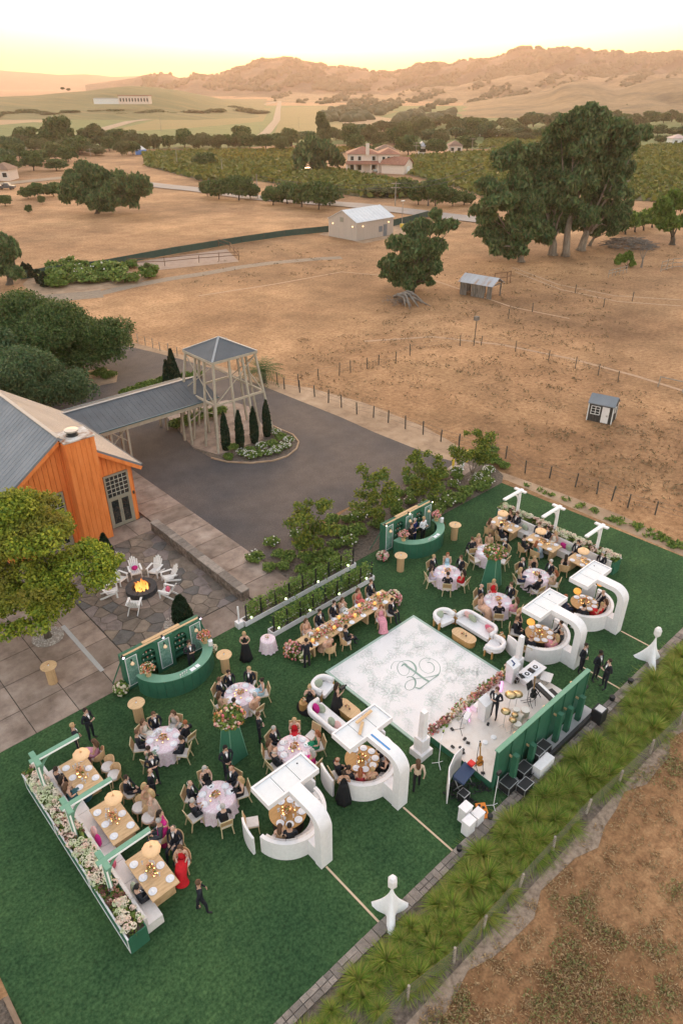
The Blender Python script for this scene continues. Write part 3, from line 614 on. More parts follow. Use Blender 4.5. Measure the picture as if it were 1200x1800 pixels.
def window(root, x, y, z, w=1.0, h=1.3, side='y'):
 f = MB(); 
 if side == 'y': f.box(x - w/2 - .1, y - .06, z - .1, x + w/2 + .1, y - .002, z + h + .1); fr = f.build('window', M['white_paint'], root); MB().box(x - w/2, y - .09, z, x + w/2, y - .062, z + h).build('pane', M['glass_dark'], fr)
 else: f.box(x + .002, y - w/2 - .1, z - .1, x + .06, y + w/2 + .1, z + h + .1); fr = f.build('window', M['white_paint'], root); MB().box(x + .062, y - w/2, z, x + .09, y + w/2, z + h).build('pane', M['glass_dark'], fr)
MB().box(-8.5, 0, 0, 1.5, 10, 5.4).build('wall', M['stucco'], villa); hip(villa, -8.5, 1.5, 0, 10, 5.4, 2.0)
MB().box(1.5, -1.2, 0, 8.2, 9, 5.4).build('wing_wall', M['stucco'], villa); hip(villa, 1.5, 8.2, -1.2, 9, 5.38, 1.6)
MB().box(-2.6, -.6, 5.0, -1.5, .5, 8.4).build('chimney', M['stucco'], villa)
b = MB(); b.add([(-9.2,-2.6,2.7),(1.9,-2.6,2.7),(1.5,-.02,3.4),(-8.8,-.02,3.4),(-9.2,-2.6,2.6),(1.9,-2.6,2.6),(1.5,-.02,3.3),(-8.8,-.02,3.3)], [(0,1,2,3),(7,6,5,4),(0,4,5,1),(1,5,6,2),(3,7,4,0)]); b.build('porch_roof', M['tile'], villa)
for x in (-8.8, -6.2, -3.6, -1, 1.3): MB().box(x - .15, -2.5, 0, x + .15, -2.2, 2.62).build('porch_column', M['stucco'], villa)
for x in (-7, -4.6, 0): window(villa, x, 0, 3.55, 1, 1.2); window(villa, x, 0, .7, 1.2, 1.5)
for x in (3.2, 4.8, 6.6): window(villa, x, -1.2, 3.4, .9, 1.3); window(villa, x, -1.2, .8, .9, 1.4)
for y in (1, 4, 7): window(villa, 8.2, y, 3.4, .9, 1.3, 'x'); window(villa, 8.2, y, .8, .9, 1.4, 'x')
gx, gy = P(697, 304); g = gable_shed('garage', 'small cream gabled garage with terracotta roof right of the villa', 'garage', (gx, gy), hd + R(62), 6.5, 8, 3.0, 4.8, M['stucco'], M['tile'], .5)
MB().box(-1.3, -4.06, 0, 1.3, -4.002, 2.2).build('garage_door', M['white_paint'], g)
def cottage(px, py, wpx, label, wallc, roofc, rz=0, hr=1.0, group='houses among the far vineyards', dep=7):
 x, y = P(px, py); d = along(px, py); w = wpx * d / 1450; t = thing('cottage', label, 'house', (x, y), hd + rz)
 MB().box(-w/2, 0, 0, w/2, dep, 3 * hr).build('wall', wallc, t)
 hip(t, -w/2, w/2, 0, dep, 3 * hr, 1.7 * hr, m=roofc)
 n = max(2, int(w / 4))
 for k in range(n): window(t, -w/2 + w * (k + .5) / n, 0, 1.0 * hr, 1.3, 1.2 * hr)
 return t
RG = flat('roof_pale', (.42,.42,.44), .6); RB = flat('roof_brown', (.22,.13,.09), .8)
for a in [(677, 278, 34, 'low house with brown roof directly behind the villa garage', M['stucco'], RB), (800, 270, 24, 'low house with brown roof right of the umbrella shaped tree', M['stucco'], RB),
  (850, 240, 42, 'long pale grey roofed farm shed left of the willow trees', flat('pale_wall', (.6,.58,.56)), RG), (885, 243, 20, 'tiny white house right of the long grey roofed shed', M['white_paint'], RG),
  (1192, 256, 26, 'white house with pinkish roof at the right edge below the trees', M['white_paint'], flat('roof_pink', (.5,.36,.33))), (4, 318, 30, 'tan house at the left edge beside the country road', M['stucco'], RB),
  (742, 272, 12, 'tiny white outbuilding beside the umbrella tree', M['white_paint'], RG), (910, 232, 14, 'grey roofed cottage under the willows', M['white_paint'], RG)]: cottage(*a)
x, y = P(215, 205); wn_ = thing('winery', 'large pinkish winery with white annex on the far hillside', 'building', (x * 1.06, y * 1.06, 9), hd); wn_.scale = (.62, .62, .62)
MB().box(-2, 0, 0, 45, 18, 11).build('wall', M['stucco'], wn_); MB().box(-42, 4, 0, -2.2, 20, 7).build('annex_wall', M['white_paint'], wn_)
MB().box(-2.8, -.8, 11, 45.8, 18.8, 12).build('roof', M['tile'], wn_); MB().box(-42.5, 3.5, 7, -2.4, 20.5, 8).build('annex_roof', RG, wn_)
for k in range(10): MB().box(k * 4.6, -.3, 3.5, k * 4.6 + 2.2, -.02, 8).build('window', M['glass_dark'], wn_)
x, y = P(243, 271); t = thing('tent', 'white and blue peaked tent among the trees on the left', 'tent', (x, y), 0); b = MB(); s = 2.6
b.add([(-s,-s,1.8),(s,-s,1.8),(s,s,1.8),(-s,s,1.8),(0,0,4.2)], [(0,1,4),(1,2,4),(2,3,4),(3,0,4)]); b.build('canopy', M['white_paint'], t)
for a in (-1, 1):
 for c in (-1, 1): MB().box(a*s-.08, c*s-.08, 0, a*s+.08, c*s+.08, 1.85).build('pole', M['white_paint'], t)
MB().box(-s, -s-.05, 0, s, -s, 1.75).build('side_cloth', flat('blue_cloth', (.12,.25,.6)), t)
M['bark'] = noisy('bark', [(.05,.038,.028), (.13,.10,.075)], scale=3, detail=8, bump=.6, stretch=(2,2,.5))
M['bark_pale'] = noisy('pale_bark', [(.10,.075,.055), (.22,.17,.13), (.32,.26,.21)], scale=2, detail=8, bump=.4, stretch=(2,2,.4))
M['oak'] = leafy('oak_leaves', [(.030,.068,.018), (.060,.112,.028), (.12,.165,.042), (.055,.082,.028)])
M['oak2'] = leafy('blue_green_leaves', [(.045,.088,.038), (.075,.13,.052), (.13,.18,.065), (.060,.095,.045)])
M['euc'] = leafy('eucalyptus_leaves', [(.04,.088,.032), (.085,.15,.052), (.16,.21,.075), (.13,.13,.055), (.05,.09,.036)])
M['maple'] = leafy('maple_leaves', [(.16,.24,.03), (.32,.38,.04), (.50,.48,.05), (.22,.30,.04), (.10,.18,.025)], .35, patch=.7, patchcol=(.22,.15,.035), pscale=.35)
M['willow'] = leafy('willow_leaves', [(.09,.12,.04), (.15,.17,.055), (.12,.13,.05)])
M['olive'] = leafy('olive_leaves', [(.085,.108,.036), (.13,.145,.052), (.10,.10,.042)])
M['cyp'] = leafy('cypress_leaves', [(.008,.022,.010), (.014,.034,.014), (.024,.048,.02)], .1)
M['shrubg'] = leafy('shrub_leaves', [(.065,.12,.028), (.14,.21,.045), (.24,.30,.06), (.09,.14,.035)])
M['brights'] = leafy('bright_shrub_leaves', [(.07,.12,.02), (.12,.18,.03), (.18,.24,.045)])
M['vine'] = leafy('vine_leaves', [(.075,.105,.022), (.13,.15,.03), (.20,.18,.035), (.10,.12,.03)])
M['vine_gold'] = leafy('autumn_vine_leaves', [(.20,.17,.03), (.27,.21,.035), (.14,.14,.03), (.24,.14,.04)])
M['petal_w'] = leafy('white_petals', [(.62,.60,.54), (.75,.72,.66), (.70,.62,.56)], .2)
def tree(name, label, loc, blobs, nleaf, lsize, leafm, barkm, r0, group=None, seed=1, tips=None, up=.3, asp=1.5, droop=0, fork=.35, cat='tree', inner=.55, noise=.10):
 t = thing(name, label, cat, loc, 0, group)
 V, F = crown(blobs, nleaf, lsize, seed, up, asp, droop, inner, noise); mesh_np('crown', V, F, leafm, t)
 r = random.Random(seed)
 if tips is None: tips = [tuple(np.array(c) * np.array([1,1,1.0])) for c, rr_ in blobs[:7]]
 limbs((0,0,0), tips, r0, r, fork=fork).build('trunk', barkm, t, True)
 return t
def big(c, r, k, seed, sr=.42, core=True, flat_=.8, bottom=-.35):
 rng = np.random.default_rng(seed); L = lumps(c, r, k, rng, sr, flat_, bottom)
 if core: L.append((np.array(c), np.array(r) * .62))
 return L
x, y = P(85, 1120)
tree('maple_tree', 'large yellow green maple growing from a gravel ring in the patio before the orange lodge', (x, y), big((-.4, 1.0, 5.6), (3.7, 3.6, 2.9), 90, 3, .20, bottom=-.75, core=False) + big((-3.2, 1.4, 4.0), (2.6, 2.6, 2.1), 40, 5, .24, bottom=-.8, core=False) + big((1.9,-1.4,4.1),(2.4,2.1,1.7),36,8,.25, bottom=-.8, core=False) + big((-1.2,-2.0,3.8),(2.4,2.0,1.6),34,9,.25,bottom=-.8, core=False) + big((1.0,2.6,5.0),(2.4,2.0,1.8),20,10,.26,core=False), 90000, .11, M['maple'], M['bark'], .17, seed=3, tips=[(-1.5,.5,6), (1.6,1.2,6.4), (.4,-1.4,5.6), (0,0,7.4), (-2.2,-.6,5), (2.2,-.6,5)], fork=.28)
def pebbles(name, c, rad, n, m, label, cat='gravel ring', rs=.035, hole=0):
 rng = np.random.default_rng(int(c[0] * 10)); b = MB(); t = thing(name, label, cat, c)
 MB().lathe([(rad, .02), (rad, .04), (.001, .045)][::1], 20).build('gravel_bed', flat('grit', (.32,.27,.24), .9), t)
 for _ in range(n):
  a = rng.uniform(0, 2*PI); q = rad * math.sqrt(rng.uniform(0, 1)); b.ball((q*math.cos(a), q*math.sin(a), .05), (rs*rng.uniform(.7,1.5), rs*rng.uniform(.7,1.5), rs*.6), random.randint(0,1), 5, 3)
 tag(b.build('pebbles', m, t), kind='stuff')
PEB = [flat('pebble_pale', (.55,.49,.44), .8), flat('pebble_mid', (.36,.31,.27), .8)]
pebbles('gravel_ring', (x, y), .80, 420, PEB, 'ring of pale pebbles round the trunk of the patio maple')
def conifer(name, label, loc, r, h, seed=1, n=2600, ls=.10, m='cyp', cat='tree', group=None, taper=.5):
 rng = np.random.default_rng(seed); t = thing(name, label, cat, loc, 0, group)
 z = rng.random(n) ** .85; prof = np.where(z < .18, .72 + z * 1.5, 1 - ((z - .18) / .82) ** (1 / taper) * .93); a = rng.uniform(0, 2*PI, n); rad = r * prof * rng.uniform(.72, 1.04, n) * (1 + .08 * np.sin(a * 3 + z * 9))
 c = np.stack([rad * np.cos(a), rad * np.sin(a), z * h * .98 + .05], 1); out = np.stack([np.cos(a), np.sin(a), np.full(n, .25)], 1)
 V, F = quads(c, ls, .1, 2.2, out, rng, -1.2); mesh_np('foliage', V, F, M[m], t)
 MB().tube([(0,0,0), (0,0,h*.9)], [r*.22, .02], 6).build('trunk', M['bark'], t); return t
x, y = P(192, 980); conifer('cone_shrub', 'dark clipped cone shrub standing against the orange chimney', (x - .1, y, 0), .42, 1.75, 2, 3000, .09, cat='shrub', taper=.62); pebbles('gravel_patch', (x + .3, y - .2), .55, 160, PEB, 'patch of pale pebbles under the cone shrub by the chimney')
x, y = P(322, 1096); conifer('conifer', 'rounded dark green column conifer behind the wall of the green bar', (x, y, 0), .52, 1.85, 4, 4200, .09, cat='shrub', taper=.42); pebbles('gravel_patch', (x - .2, y + .1), .8, 260, PEB, 'patch of pale pebbles under the rounded conifer behind the green bar')
for i, (px, py, h, lab) in enumerate([(398, 791, 3.15, 'slim dark cypress on the island, nearest the low bright bush'), (423, 788, 3.2, 'slim dark cypress, second from the left of the four on the island'), (448, 779, 3.1, 'slim dark cypress, third from the left of the four on the island'), (470, 767, 3.15, 'slim dark cypress furthest right of the four on the island')]):
 x, y = P(px, py); conifer('cypress', lab, (x, y, 0), .33, h, 10 + i, 2600, .10, group='slim cypresses on the driveway island', taper=.35)
x, y = P(307, 677); conifer('cypress', 'broad twin topped cypress behind the covered walkway roof', (x, y, 0), .62, 3.5, 20, 3200, .14, taper=.75)
x, y = P(297, 680); conifer('cypress', 'shorter cypress touching the twin topped cypress behind the walkway roof', (x, y, 0), .5, 2.6, 21, 1800, .14, taper=.75)
def shrub_proto(name, r, h, n, ls, leafm, flowers=0, seed=1, fm=None):
 rng = np.random.default_rng(seed); L = lumps((0,0,h*.42), (r, r, h*.5), 9, rng, .5); L.append((np.array((0,0,h*.4)), np.array((r*.7,r*.7,h*.4))))
 V, F = crown(L, n, ls, seed, .5, 1.4, 0, .4, .10); V[:,2] = np.abs(V[:,2]); mi = None; mats = [leafm]
 if flowers:
  p, d = shell((0,0,h*.5), (r, r, h*.55), flowers, rng, .92, .0); V2, F2 = quads(p, ls*1.1, 1.5, 1.0, d, rng); V3, F3 = quads(p + .02, ls*.9, .2, 1.0, d, rng)
  nf = len(F); F2 = F2 + len(V); F3 = F3 + len(V) + len(V2); V = np.concatenate([V, V2, V3]); F = np.concatenate([F, F2, F3]); mats.append(fm or M['petal_w']); mi = np.array([0]*nf + [1]*(len(F)-nf))
 o = mesh_np(name, V, F, mats, mi=mi); return o
SH = [shrub_proto('shrub', .55, .75, 900, .12, M['shrubg'], 0, 31), shrub_proto('shrub', .5, .7, 800, .12, M['shrubg'], 7, 32), shrub_proto('rose_bush', .6, .7, 800, .12, M['shrubg'], 60, 33), shrub_proto('shrub', .6, .55, 900, .11, M['brights'], 0, 34), shrub_proto('shrub', .5,.5,500,.12, leafy('rust_leaves', [(.12,.055,.02),(.2,.1,.03),(.08,.07,.02)]), 0, 35)]
USED = set()
def put(proto, x, y, s, label, cat='shrub', group=None, z=0, name=None, rz=None):
 if proto.name in USED: o = proto.copy(); C.objects.link(o)
 else: o = proto; USED.add(proto.name)
 if name: o.name = name
 o.location = (x, y, z); o.rotation_euler = (0, 0, random.uniform(0, 6.28) if rz is None else rz); o.scale = (s, s, s * random.uniform(.85, 1.15)) if not isinstance(s, tuple) else s
 o['label'] = label; o['category'] = cat
 if group: o['group'] = group
 return o
GB = 'shrubs in the mulch bed between driveway and lawn'
bedp = [(452,985),(470,1000),(490,978),(478,962),(512,985),(530,965),(516,948),(545,985),(560,962),(548,942),(575,985),(590,962),(572,940),(600,940),(585,920),(612,960),(628,940),(608,915),(632,915),(650,905),(662,925),(640,895),(560,1008),(530,1005),(600,1000),(500,1000),
  (700,905),(716,885),(700,872),(730,870),(745,895),(760,880),(770,905),(750,855),(775,862),(790,880),(800,858),(775,840),(815,872),(830,850),(800,842),(848,838),(857,855),(725,850),(742,835),(690,890),(680,880),(760,925),(785,915),(840,862),(820,890),(803,900),(778,925)]
for i, (px, py) in enumerate(bedp):
 x, y = vary(P(px, py), .12)
 if y < 25.5: y = 25.5
 k = 0 if i % 3 else 1
 near = 'the sidewalk end' if px < 520 else 'the first young tree' if px < 580 else 'the second young tree' if px < 665 else 'the back of the far bar' if px < 735 else 'the third young tree' if px < 790 else 'the hydrant pad'
 put(SH[k], x, y, random.uniform(.72, 1.15), '%s shrub near %s' % ('white flecked green' if k == 1 else 'plain green', near), group=GB)
for px, py in ((800, 833), (838, 845), (858, 832)): x, y = P(px, py); put(SH[2], x, y, .8, 'white flowering bush by the fire hydrant pad', group='white flowering bushes by the hydrant')
for px, py in ((770,838), (775,925), (700,915)): x, y = P(px, py); put(SH[4], x, y, .55, 'small rusty brown bush among the green shrubs of the mulch bed', group='rusty brown bushes in the mulch bed')
for px, py in ((870,815),(858,808),(884,822),(865,796)): x, y = P(px, py); put(SH[0], x, y, .8, 'green weed clump by the wire fence beyond the hydrant', group='weed clumps by the fence beyond the hydrant')
for i, (px, py) in enumerate([(410,790),(425,800),(440,806),(455,802),(470,800),(487,796),(478,785),(460,790),(500,788),(495,773),(486,765),(508,778),(440,797)]):
 x, y = P(px, py); put(SH[2 if i % 3 else 0], x, y, random.uniform(.7, .95), 'white rose bush at the foot of the island cypresses' if i % 3 else 'plain green bush at the foot of the island cypresses', group='bushes at the foot of the island cypresses %d' % (1 if i % 3 else 2))
x, y = P(402, 806); put(SH[3], x, y, .85, 'low bright green bush at the near tip of the island')
for i, (px, py) in enumerate([(225,694),(237,690),(250,685),(262,681),(276,677),(290,673),(330,667),(345,663)]): x, y = P(px, py); put(SH[3], x, y, 1.25, 'bright green hedge bush in the row behind the covered walkway', group='bright hedge bushes behind the walkway')
for i, (px, py) in enumerate([(310,752),(322,748),(340,742),(358,737),(372,733),(385,728)]): x, y = P(px, py); put(SH[0], x, y, 1.25, 'green bush between the walkway posts and the island paving', group='bushes beside the walkway posts')
for i, (px, py) in enumerate([(173,662),(183,660),(192,664)]): x, y = P(px, py); put(SH[3 if i else 0], x, y, 1.2, 'yellow green bush on the small dirt island under the oak', group='bushes on the dirt island under the oak')
for i, (px, py, pt, lab) in enumerate([(550, 985, 888, 'young tree with sparse leaves nearest the vine planters'), (652, 925, 830, 'young open crowned tree left of the far green bar'), (742, 888, 798, 'young tree with lopsided crown right behind the far green bar'), (826, 850, 758, 'young tree with white stem beside the hydrant')]):
 x, y = P(px, py); h = top_z(px, py, pt); rg = np.random.default_rng(60 + i); bl = []
 for k in range(30): zz = rg.uniform(.30, .98); a = rg.uniform(0, 6.28); q = h * .36 * math.sin(zz * PI * .85) * rg.uniform(.4, 1.1); bl.append((np.array((q*math.cos(a), q*math.sin(a), zz*h)), np.array((.25,.25,.20)) * rg.uniform(.7,1.5)))
 tree('young_tree', lab, (x, y), bl, 3000, .13, leafy('young_leaves_%d' % i, [(.06,.11,.02), (.13,.18,.03), (.26,.26,.035), (.08,.13,.03)], .3), M['bark_pale'], .045, group='young trees in the mulch bed', seed=60 + i, tips=[tuple(b_[0]) for b_ in bl[:16]], fork=.3, noise=.3)
x, y = P(463, 672); palm = thing('palm', 'bushy fan shaped palm by the fence behind the open tower', 'palm', (x, y)); rg = random.Random(4)
MB().tube([(0,0,0), (0,0,1.0)], [.35, .3], 8).build('trunk', M['bark'], palm)
PM = leafy('palm_leaves', [(.03,.06,.02), (.07,.11,.03), (.12,.16,.05)])
for k in range(34):
 a = k * 2.4; el = rg.uniform(.1, 1.35); L = rg.uniform(1.9, 2.6); b = MB(); pts = []
 for j in range(9): s = j / 8; pts.append(Vector((math.cos(a) * L * s * math.cos(el * (1 - s * .5)), math.sin(a) * L * s * math.cos(el * (1 - s * .5)), .95 + L * (math.sin(el) * s - .55 * s * s))))
 for j in range(1, 9):
  for sd in (-1, 1):
   side = Vector((-math.sin(a), math.cos(a), 0)) * sd; d = (pts[j] - pts[j-1]).normalized(); q = pts[j]; w = .48 * math.sin(PI * (j / 9) ** .8) + .08
   b.add([tuple(q), tuple(q - d * .09), tuple(q + side * w + d * w * .7 - Vector((0,0,w*.35)))], [(0,1,2)])
 b.tube(pts, .015, 4); b.build('frond', PM, palm)
x, y = P(145, 655)
tree('dark_oak', 'big dark evergreen oak spreading over the driveway behind the lodge', (x, y), big((-1.0, .3, 3.9), (4.9, 4.8, 3.4), 52, 21, .34, bottom=-.8) + big((2.4,-2.0,3.3),(2.6,2.6,2.2),18,22, bottom=-.8), 76000, .15, M['oak'], M['bark'], .38, seed=21, tips=[(-2,0,4), (1.6,-1.4,4), (0,1.5,5), (-3,-2,3.4), (2.4,.8,3.6)], fork=.3)
x, y = P(60, 640); tree('dark_oak', 'dark oak filling the left edge behind the largest oak', (x, y), big((0, 0, 3.8), (5.2, 4.6, 3.5), 44, 25, .34, bottom=-.8), 46000, .16, M['oak'], M['bark'], .36, seed=25)
x, y = P(55, 735); tree('grey_green_oak', 'grey green tree crowding the lodge roof in front of the dark oaks', (x, y), big((0, 0, 3.1), (4.2, 3.6, 2.9), 40, 27, .34, bottom=-.8) + big((2.9,-1.4,2.4),(2.2,2.2,2.0),14,28,bottom=-.8), 46000, .14, M['oak2'], M['bark'], .3, seed=27)
x, y = P(-15, 700); tree('grey_green_oak', 'grey green tree at the left picture edge above the lodge roof', (x, y), big((0, 0, 3.6), (3.4, 3.4, 3.0), 22, 29, .38), 9000, .22, M['oak2'], M['bark'], .3, seed=29)
EG = 'eucalyptus trees of the tall grove'
def euc(px, py, spec, label, n, r0=.7, seed=1, ls=.55, grp=EG, pale=True, fork=.3, name='eucalyptus'):
 """spec: crown lumps given as (px, py, radius in px) sight positions at the trunk's own distance"""
 x, y = P(px, py); d = along(px, py); bl = []; rg = np.random.default_rng(seed)
 for (cx_, cy_, rp) in spec:
  q = polar(cx_, cy_, d + rg.uniform(-2.5, 2.5)); rad = rp * d / 1230
  bl.append((np.array((q[0]-x, q[1]-y, q[2])), np.array((rad, rad, rad * .9))))
 small = []
 for c, r in bl: small += lumps(c, r, 15, rg, .35, .85, -.9); small.append((c, r * .5))
 return tree(name, label, (x, y), small, n, ls, M['euc'], M['bark_pale'] if pale else M['bark'], r0, grp, seed, [tuple(c) for c, r in bl], up=.1, asp=2.0, droop=1.2, fork=fork, inner=.35, noise=.16)
euc(915, 460, [(865,410,28),(850,375,24),(880,350,30),(905,320,28),(890,285,24),(860,330,22),(920,400,34),(925,365,28),(870,435,18),(905,430,26),(905,262,15)], 'eucalyptus at the left front of the grove, foliage down to the ground', 34000, .5, 41, .38)
euc(970, 448, [(935,300,28),(950,335,32),(965,375,30),(940,390,26),(955,410,22),(985,395,20),(975,300,26),(960,265,24),(1000,355,24),(935,270,18)], 'eucalyptus with thick pale trunk in the middle of the grove', 34000, .7, 42, .38)
euc(993, 450, [(985,235,26),(1010,215,24),(1030,255,32),(1005,285,32),(990,330,28),(1020,320,30),(1005,370,24),(1030,380,22),(1050,220,26),(1035,200,18)], 'tallest eucalyptus of the grove with leaning pale trunk', 34000, .6, 43, .38, fork=.45)
euc(1020, 440, [(1075,230,28),(1095,262,26),(1070,290,32),(1050,330,32),(1085,330,26),(1040,370,26),(1110,235,20),(1130,235,15),(1100,300,18),(1060,255,28),(1010,385,24),(1065,365,22),(1085,375,24),(1045,400,20),(1075,400,18)], 'widest eucalyptus of the grove on its right side', 40000, .7, 44, .38)
euc(1035, 432, [(1090,365,18),(1085,395,16),(1070,388,18),(1050,395,15)], 'low dark eucalyptus at the right rear foot of the grove', 4000, .3, 45)
euc(722, 512, [(745,400,20),(775,400,17),(700,430,22),(735,430,24),(765,430,18),(690,465,20),(720,465,28),(750,465,18),(700,490,17),(740,490,15),(675,465,12),(755,495,10),(795,395,11),(765,378,11),(722,405,15),(760,450,20),(720,440,24),(745,430,20),(700,480,20),(735,478,18),(765,470,14),(680,478,14),(720,498,14)], 'dark lopsided eucalyptus standing alone over a pile of dead limbs', 30000, .45, 46, .32, None, False)
x, y = P(708, 530); t = thing('dead_limbs', 'grey bleached tree limbs fallen at the foot of the lone eucalyptus', 'dead wood', (x, y)); rg = random.Random(9)
GW = noisy('bleached_wood', [(.13,.105,.09), (.26,.22,.19)], scale=2, detail=6)
for k in range(9):
 a = -HEAD + rg.uniform(-1.5, -.3) ; L = rg.uniform(2.4, 5.0); s = Vector((rg.uniform(-1.2,.2), rg.uniform(-.3,.8), rg.uniform(.7,1.5))); e = s + Vector((math.cos(a)*L, math.sin(a)*L, -s.z + .1)); m = s.lerp(e, .5) + Vector((0,0,rg.uniform(.3,.8)))
 MB().tube([s, s.lerp(m,.5) + Vector((0,0,.2)), m, m.lerp(e,.5), e], [rg.uniform(.15,.26), .17, .13, .09, .04], 6).build('limb', GW, t, True)
b = MB()
for k in range(160): a = rg.uniform(0, 6.28); q = rg.uniform(0, 2.4); p = Vector((q*math.cos(a) - .6, q*math.sin(a), rg.uniform(0, .5))); b.tube([p, p + Vector((rg.uniform(-.8,.8), rg.uniform(-.8,.8), rg.uniform(-.1,.3)))], .025, 3)
tag(b.build('twigs', GW, t), kind='stuff')
x, y = P(1105, 433); t = thing('brush_heap', 'big grey heap of cut branches right of the eucalyptus grove', 'brush heap', (x, y)); b = MB()
for k in range(500): a = rg.uniform(0, 6.28); q = 4.2 * math.sqrt(rg.random()); h = 1.5 * (1 - (q/4.3)**2) + .05; p = Vector((q*math.cos(a), q*math.sin(a), h * rg.uniform(.5,1))); b.tube([p, p + Vector((rg.uniform(-1.4,1.4), rg.uniform(-1.4,1.4), rg.uniform(-.3,.2)))], rg.uniform(.03,.07), 3)
tag(b.build('branches', GW, t), kind='stuff')
def oak(px, py, specs, label, n, seed, ls=.6, m='oak', grp=None, r0=.5): return euc(px, py, specs, label, n, r0, seed, ls, grp, False, .25, 'oak_tree')
oak(172, 375, [(150,320,30),(135,335,24),(120,345,16),(170,355,20),(225,350,18),(255,325,16),(180,315,24),(165,345,22),(205,320,22),(235,325,20),(250,340,13),(215,345,18),(190,350,20),(165,300,18),(190,360,14),(130,315,16)], 'wide dark oak alone in the dry field on the left', 34000, 51, .42)
oak(18, 500, [(8,430,20),(25,445,16),(10,470,20),(30,480,12),(0,450,16)], 'dark leafy tree at the left edge by the garden plot', 5000, 52, .4)
oak(555, 303, [(530,270,17),(550,255,18),(575,262,20),(590,280,14),(530,288,12),(560,283,16)], 'large olive green tree just left of the villa', 5000, 53, .9)
oak(1180, 430, [(1165,365,18),(1190,360,20),(1175,390,18),(1200,385,16),(1160,390,12),(1185,345,14)], 'yellow green walnut tree at the right edge', 5000, 54, .45).children[0].data.materials[0] = M['brights']
for i, (px, py, r_) in enumerate([(1115,408,11),(1098,412,10),(1080,405,10),(1130,405,10),(1145,400,10)]): oak(px, py, [(px-6,py-22,r_),(px+6,py-26,r_),(px,py-16,r_*.8)], 'small walnut tree in the row under the eucalyptus grove', 900, 55 + i, .5, grp='small walnut trees behind the brush heap', r0=.2).children[0].data.materials[0] = M['shrubg']
o = oak(1100, 472, [(1090,456,9),(1104,452,9),(1112,462,6)], 'little broad bush tree in front of the brush heap', 700, 61, .35, r0=.14); o.children[0].data.materials[0] = M['brights']
x, y = P(1126, 470); limbs((0,0,0), [(-1.3,.2,3.2), (1.2,-.5,3.4), (.3,1,3.8), (-.4,-.8,2.9)], .16).build('dead_tree', GW); o = bpy.context.scene.objects['dead_tree']; o.location = (x, y, 0); tag(o, 'small bare dead tree beside the brush heap', 'dead tree')
x, y = P(752, 362); limbs((0,0,0), [(-1.3,.2,5.2), (1.6,-.5,5.4), (.3,1,5.8), (-.4,-.8,3.9)], .2).build('bare_tree', GW); o = bpy.context.scene.objects['bare_tree']; o.location = (x, y, 0); tag(o, 'leafless pale tree beside the country road', 'dead tree')
PROTO = []
def proto(label, m, r, h, n, ls, seed, spread=.42, trunkh=.25):
 t = tree('broad_tree', label, (0,0,-50), big((0,0,h*.50), (r, r, h*.46), 22, seed, spread, bottom=-.85), n, ls, M[m], M['bark'], h*.035, None, seed, fork=.3); PROTO.append(t); return t
for a in [('oak', 1.0, 1.5, 3600, .12, 71), ('oak', .95, 1.35, 3200, .12, 72), ('olive', 1.0, 1.5, 3400, .12, 73), ('willow', 1.05, 1.5, 3000, .13, 74), ('oak2', .9, 1.5, 3200, .12, 75), ('olive', .6, 1.9, 2400, .11, 76)]: proto('tree', *a)
KIND = ['dark round', 'dark bushy', 'olive brown', 'pale yellow green', 'grey green', 'slim upright olive']
ft = [0] * 6
def far_tree(px, py, ytop, wpx, k, where, group):
 d = along(px, py); x, y = P(px, py); h = max(2.0, top_z(px, py, ytop)); w = wpx * d / 1450 / 2
 pr = PROTO[k]; base = [(1.0,1.5),(.95,1.35),(1.0,1.5),(1.05,1.5),(.9,1.5),(.6,1.9)][k]
 lab = '%s tree %s' % (KIND[k], where); sc = (w / base[0], w / base[0], h / base[1] * 1.02)
 if ft[k] == 0: r = pr; r.location = (x, y, 0); r.rotation_euler = (0,0,random.uniform(0,6)); r.scale = sc; r['label'] = lab; r['group'] = group; r['category'] = 'tree'
 else: r = clone(pr, (x, y, 0), random.uniform(0, 6.28), lab, group, sc)
 ft[k] += 1
rt = random.Random(12)
def band(x0, x1, step, yb0, yb1, h0, h1, kinds, where, group, jy=4):
 x = x0
 while x < x1:
  s = (x - x0) / (x1 - x0); yb = yb0 + (yb1 - yb0) * s + rt.uniform(-jy, jy); hh = rt.uniform(h0, h1)
  far_tree(x + rt.uniform(-step*.3, step*.3), yb, yb - hh, step * rt.uniform(1.25, 1.9), rt.choice(kinds), where, group); x += step
G1, G2, G3 = 'trees of the wooded belt on the left', 'trees of the wooded belt behind the villa', 'trees of the wooded belt on the right below the bare hill'
band(-10, 240, 24, 262, 256, 24, 36, [0,1,2,2,4], 'in the wooded belt left of the tent', G1, 6)
band(-5, 250, 22, 272, 268, 20, 30, [0,3,2,4,1], 'in the front row of the left wooded belt', 'front row trees of the left wooded belt', 5)
band(540, 1000, 24, 250, 240, 16, 26, [3,2,0,4,5], 'scattered along the valley behind the villa', 'scattered valley trees behind the villa', 7)
band(-10, 480, 26, 208, 196, 7, 12, [0,2,3], 'tiny and far along the left highway', 'tiny trees along the far left highway', 5)
band(-10, 130, 26, 285, 282, 26, 38, [0,1,4,3], 'near the left edge beyond the oak field', 'trees near the left edge beyond the oak field', 6)
for a in [(110,262,200,52,0),(95,258,205,40,2),(165,258,214,46,2),(215,256,225,42,0),(140,272,236,50,1),(60,300,262,46,0),(15,305,270,50,1),(100,300,278,44,0),(40,250,222,30,4)]: far_tree(*a, 'rising above the wooded belt on the left', 'taller trees above the left wooded belt')
band(235, 520, 21, 262, 258, 22, 32, [0,0,2,2,1,3,5], 'in the belt behind the left vineyard', 'trees of the belt behind the left vineyard', 4)
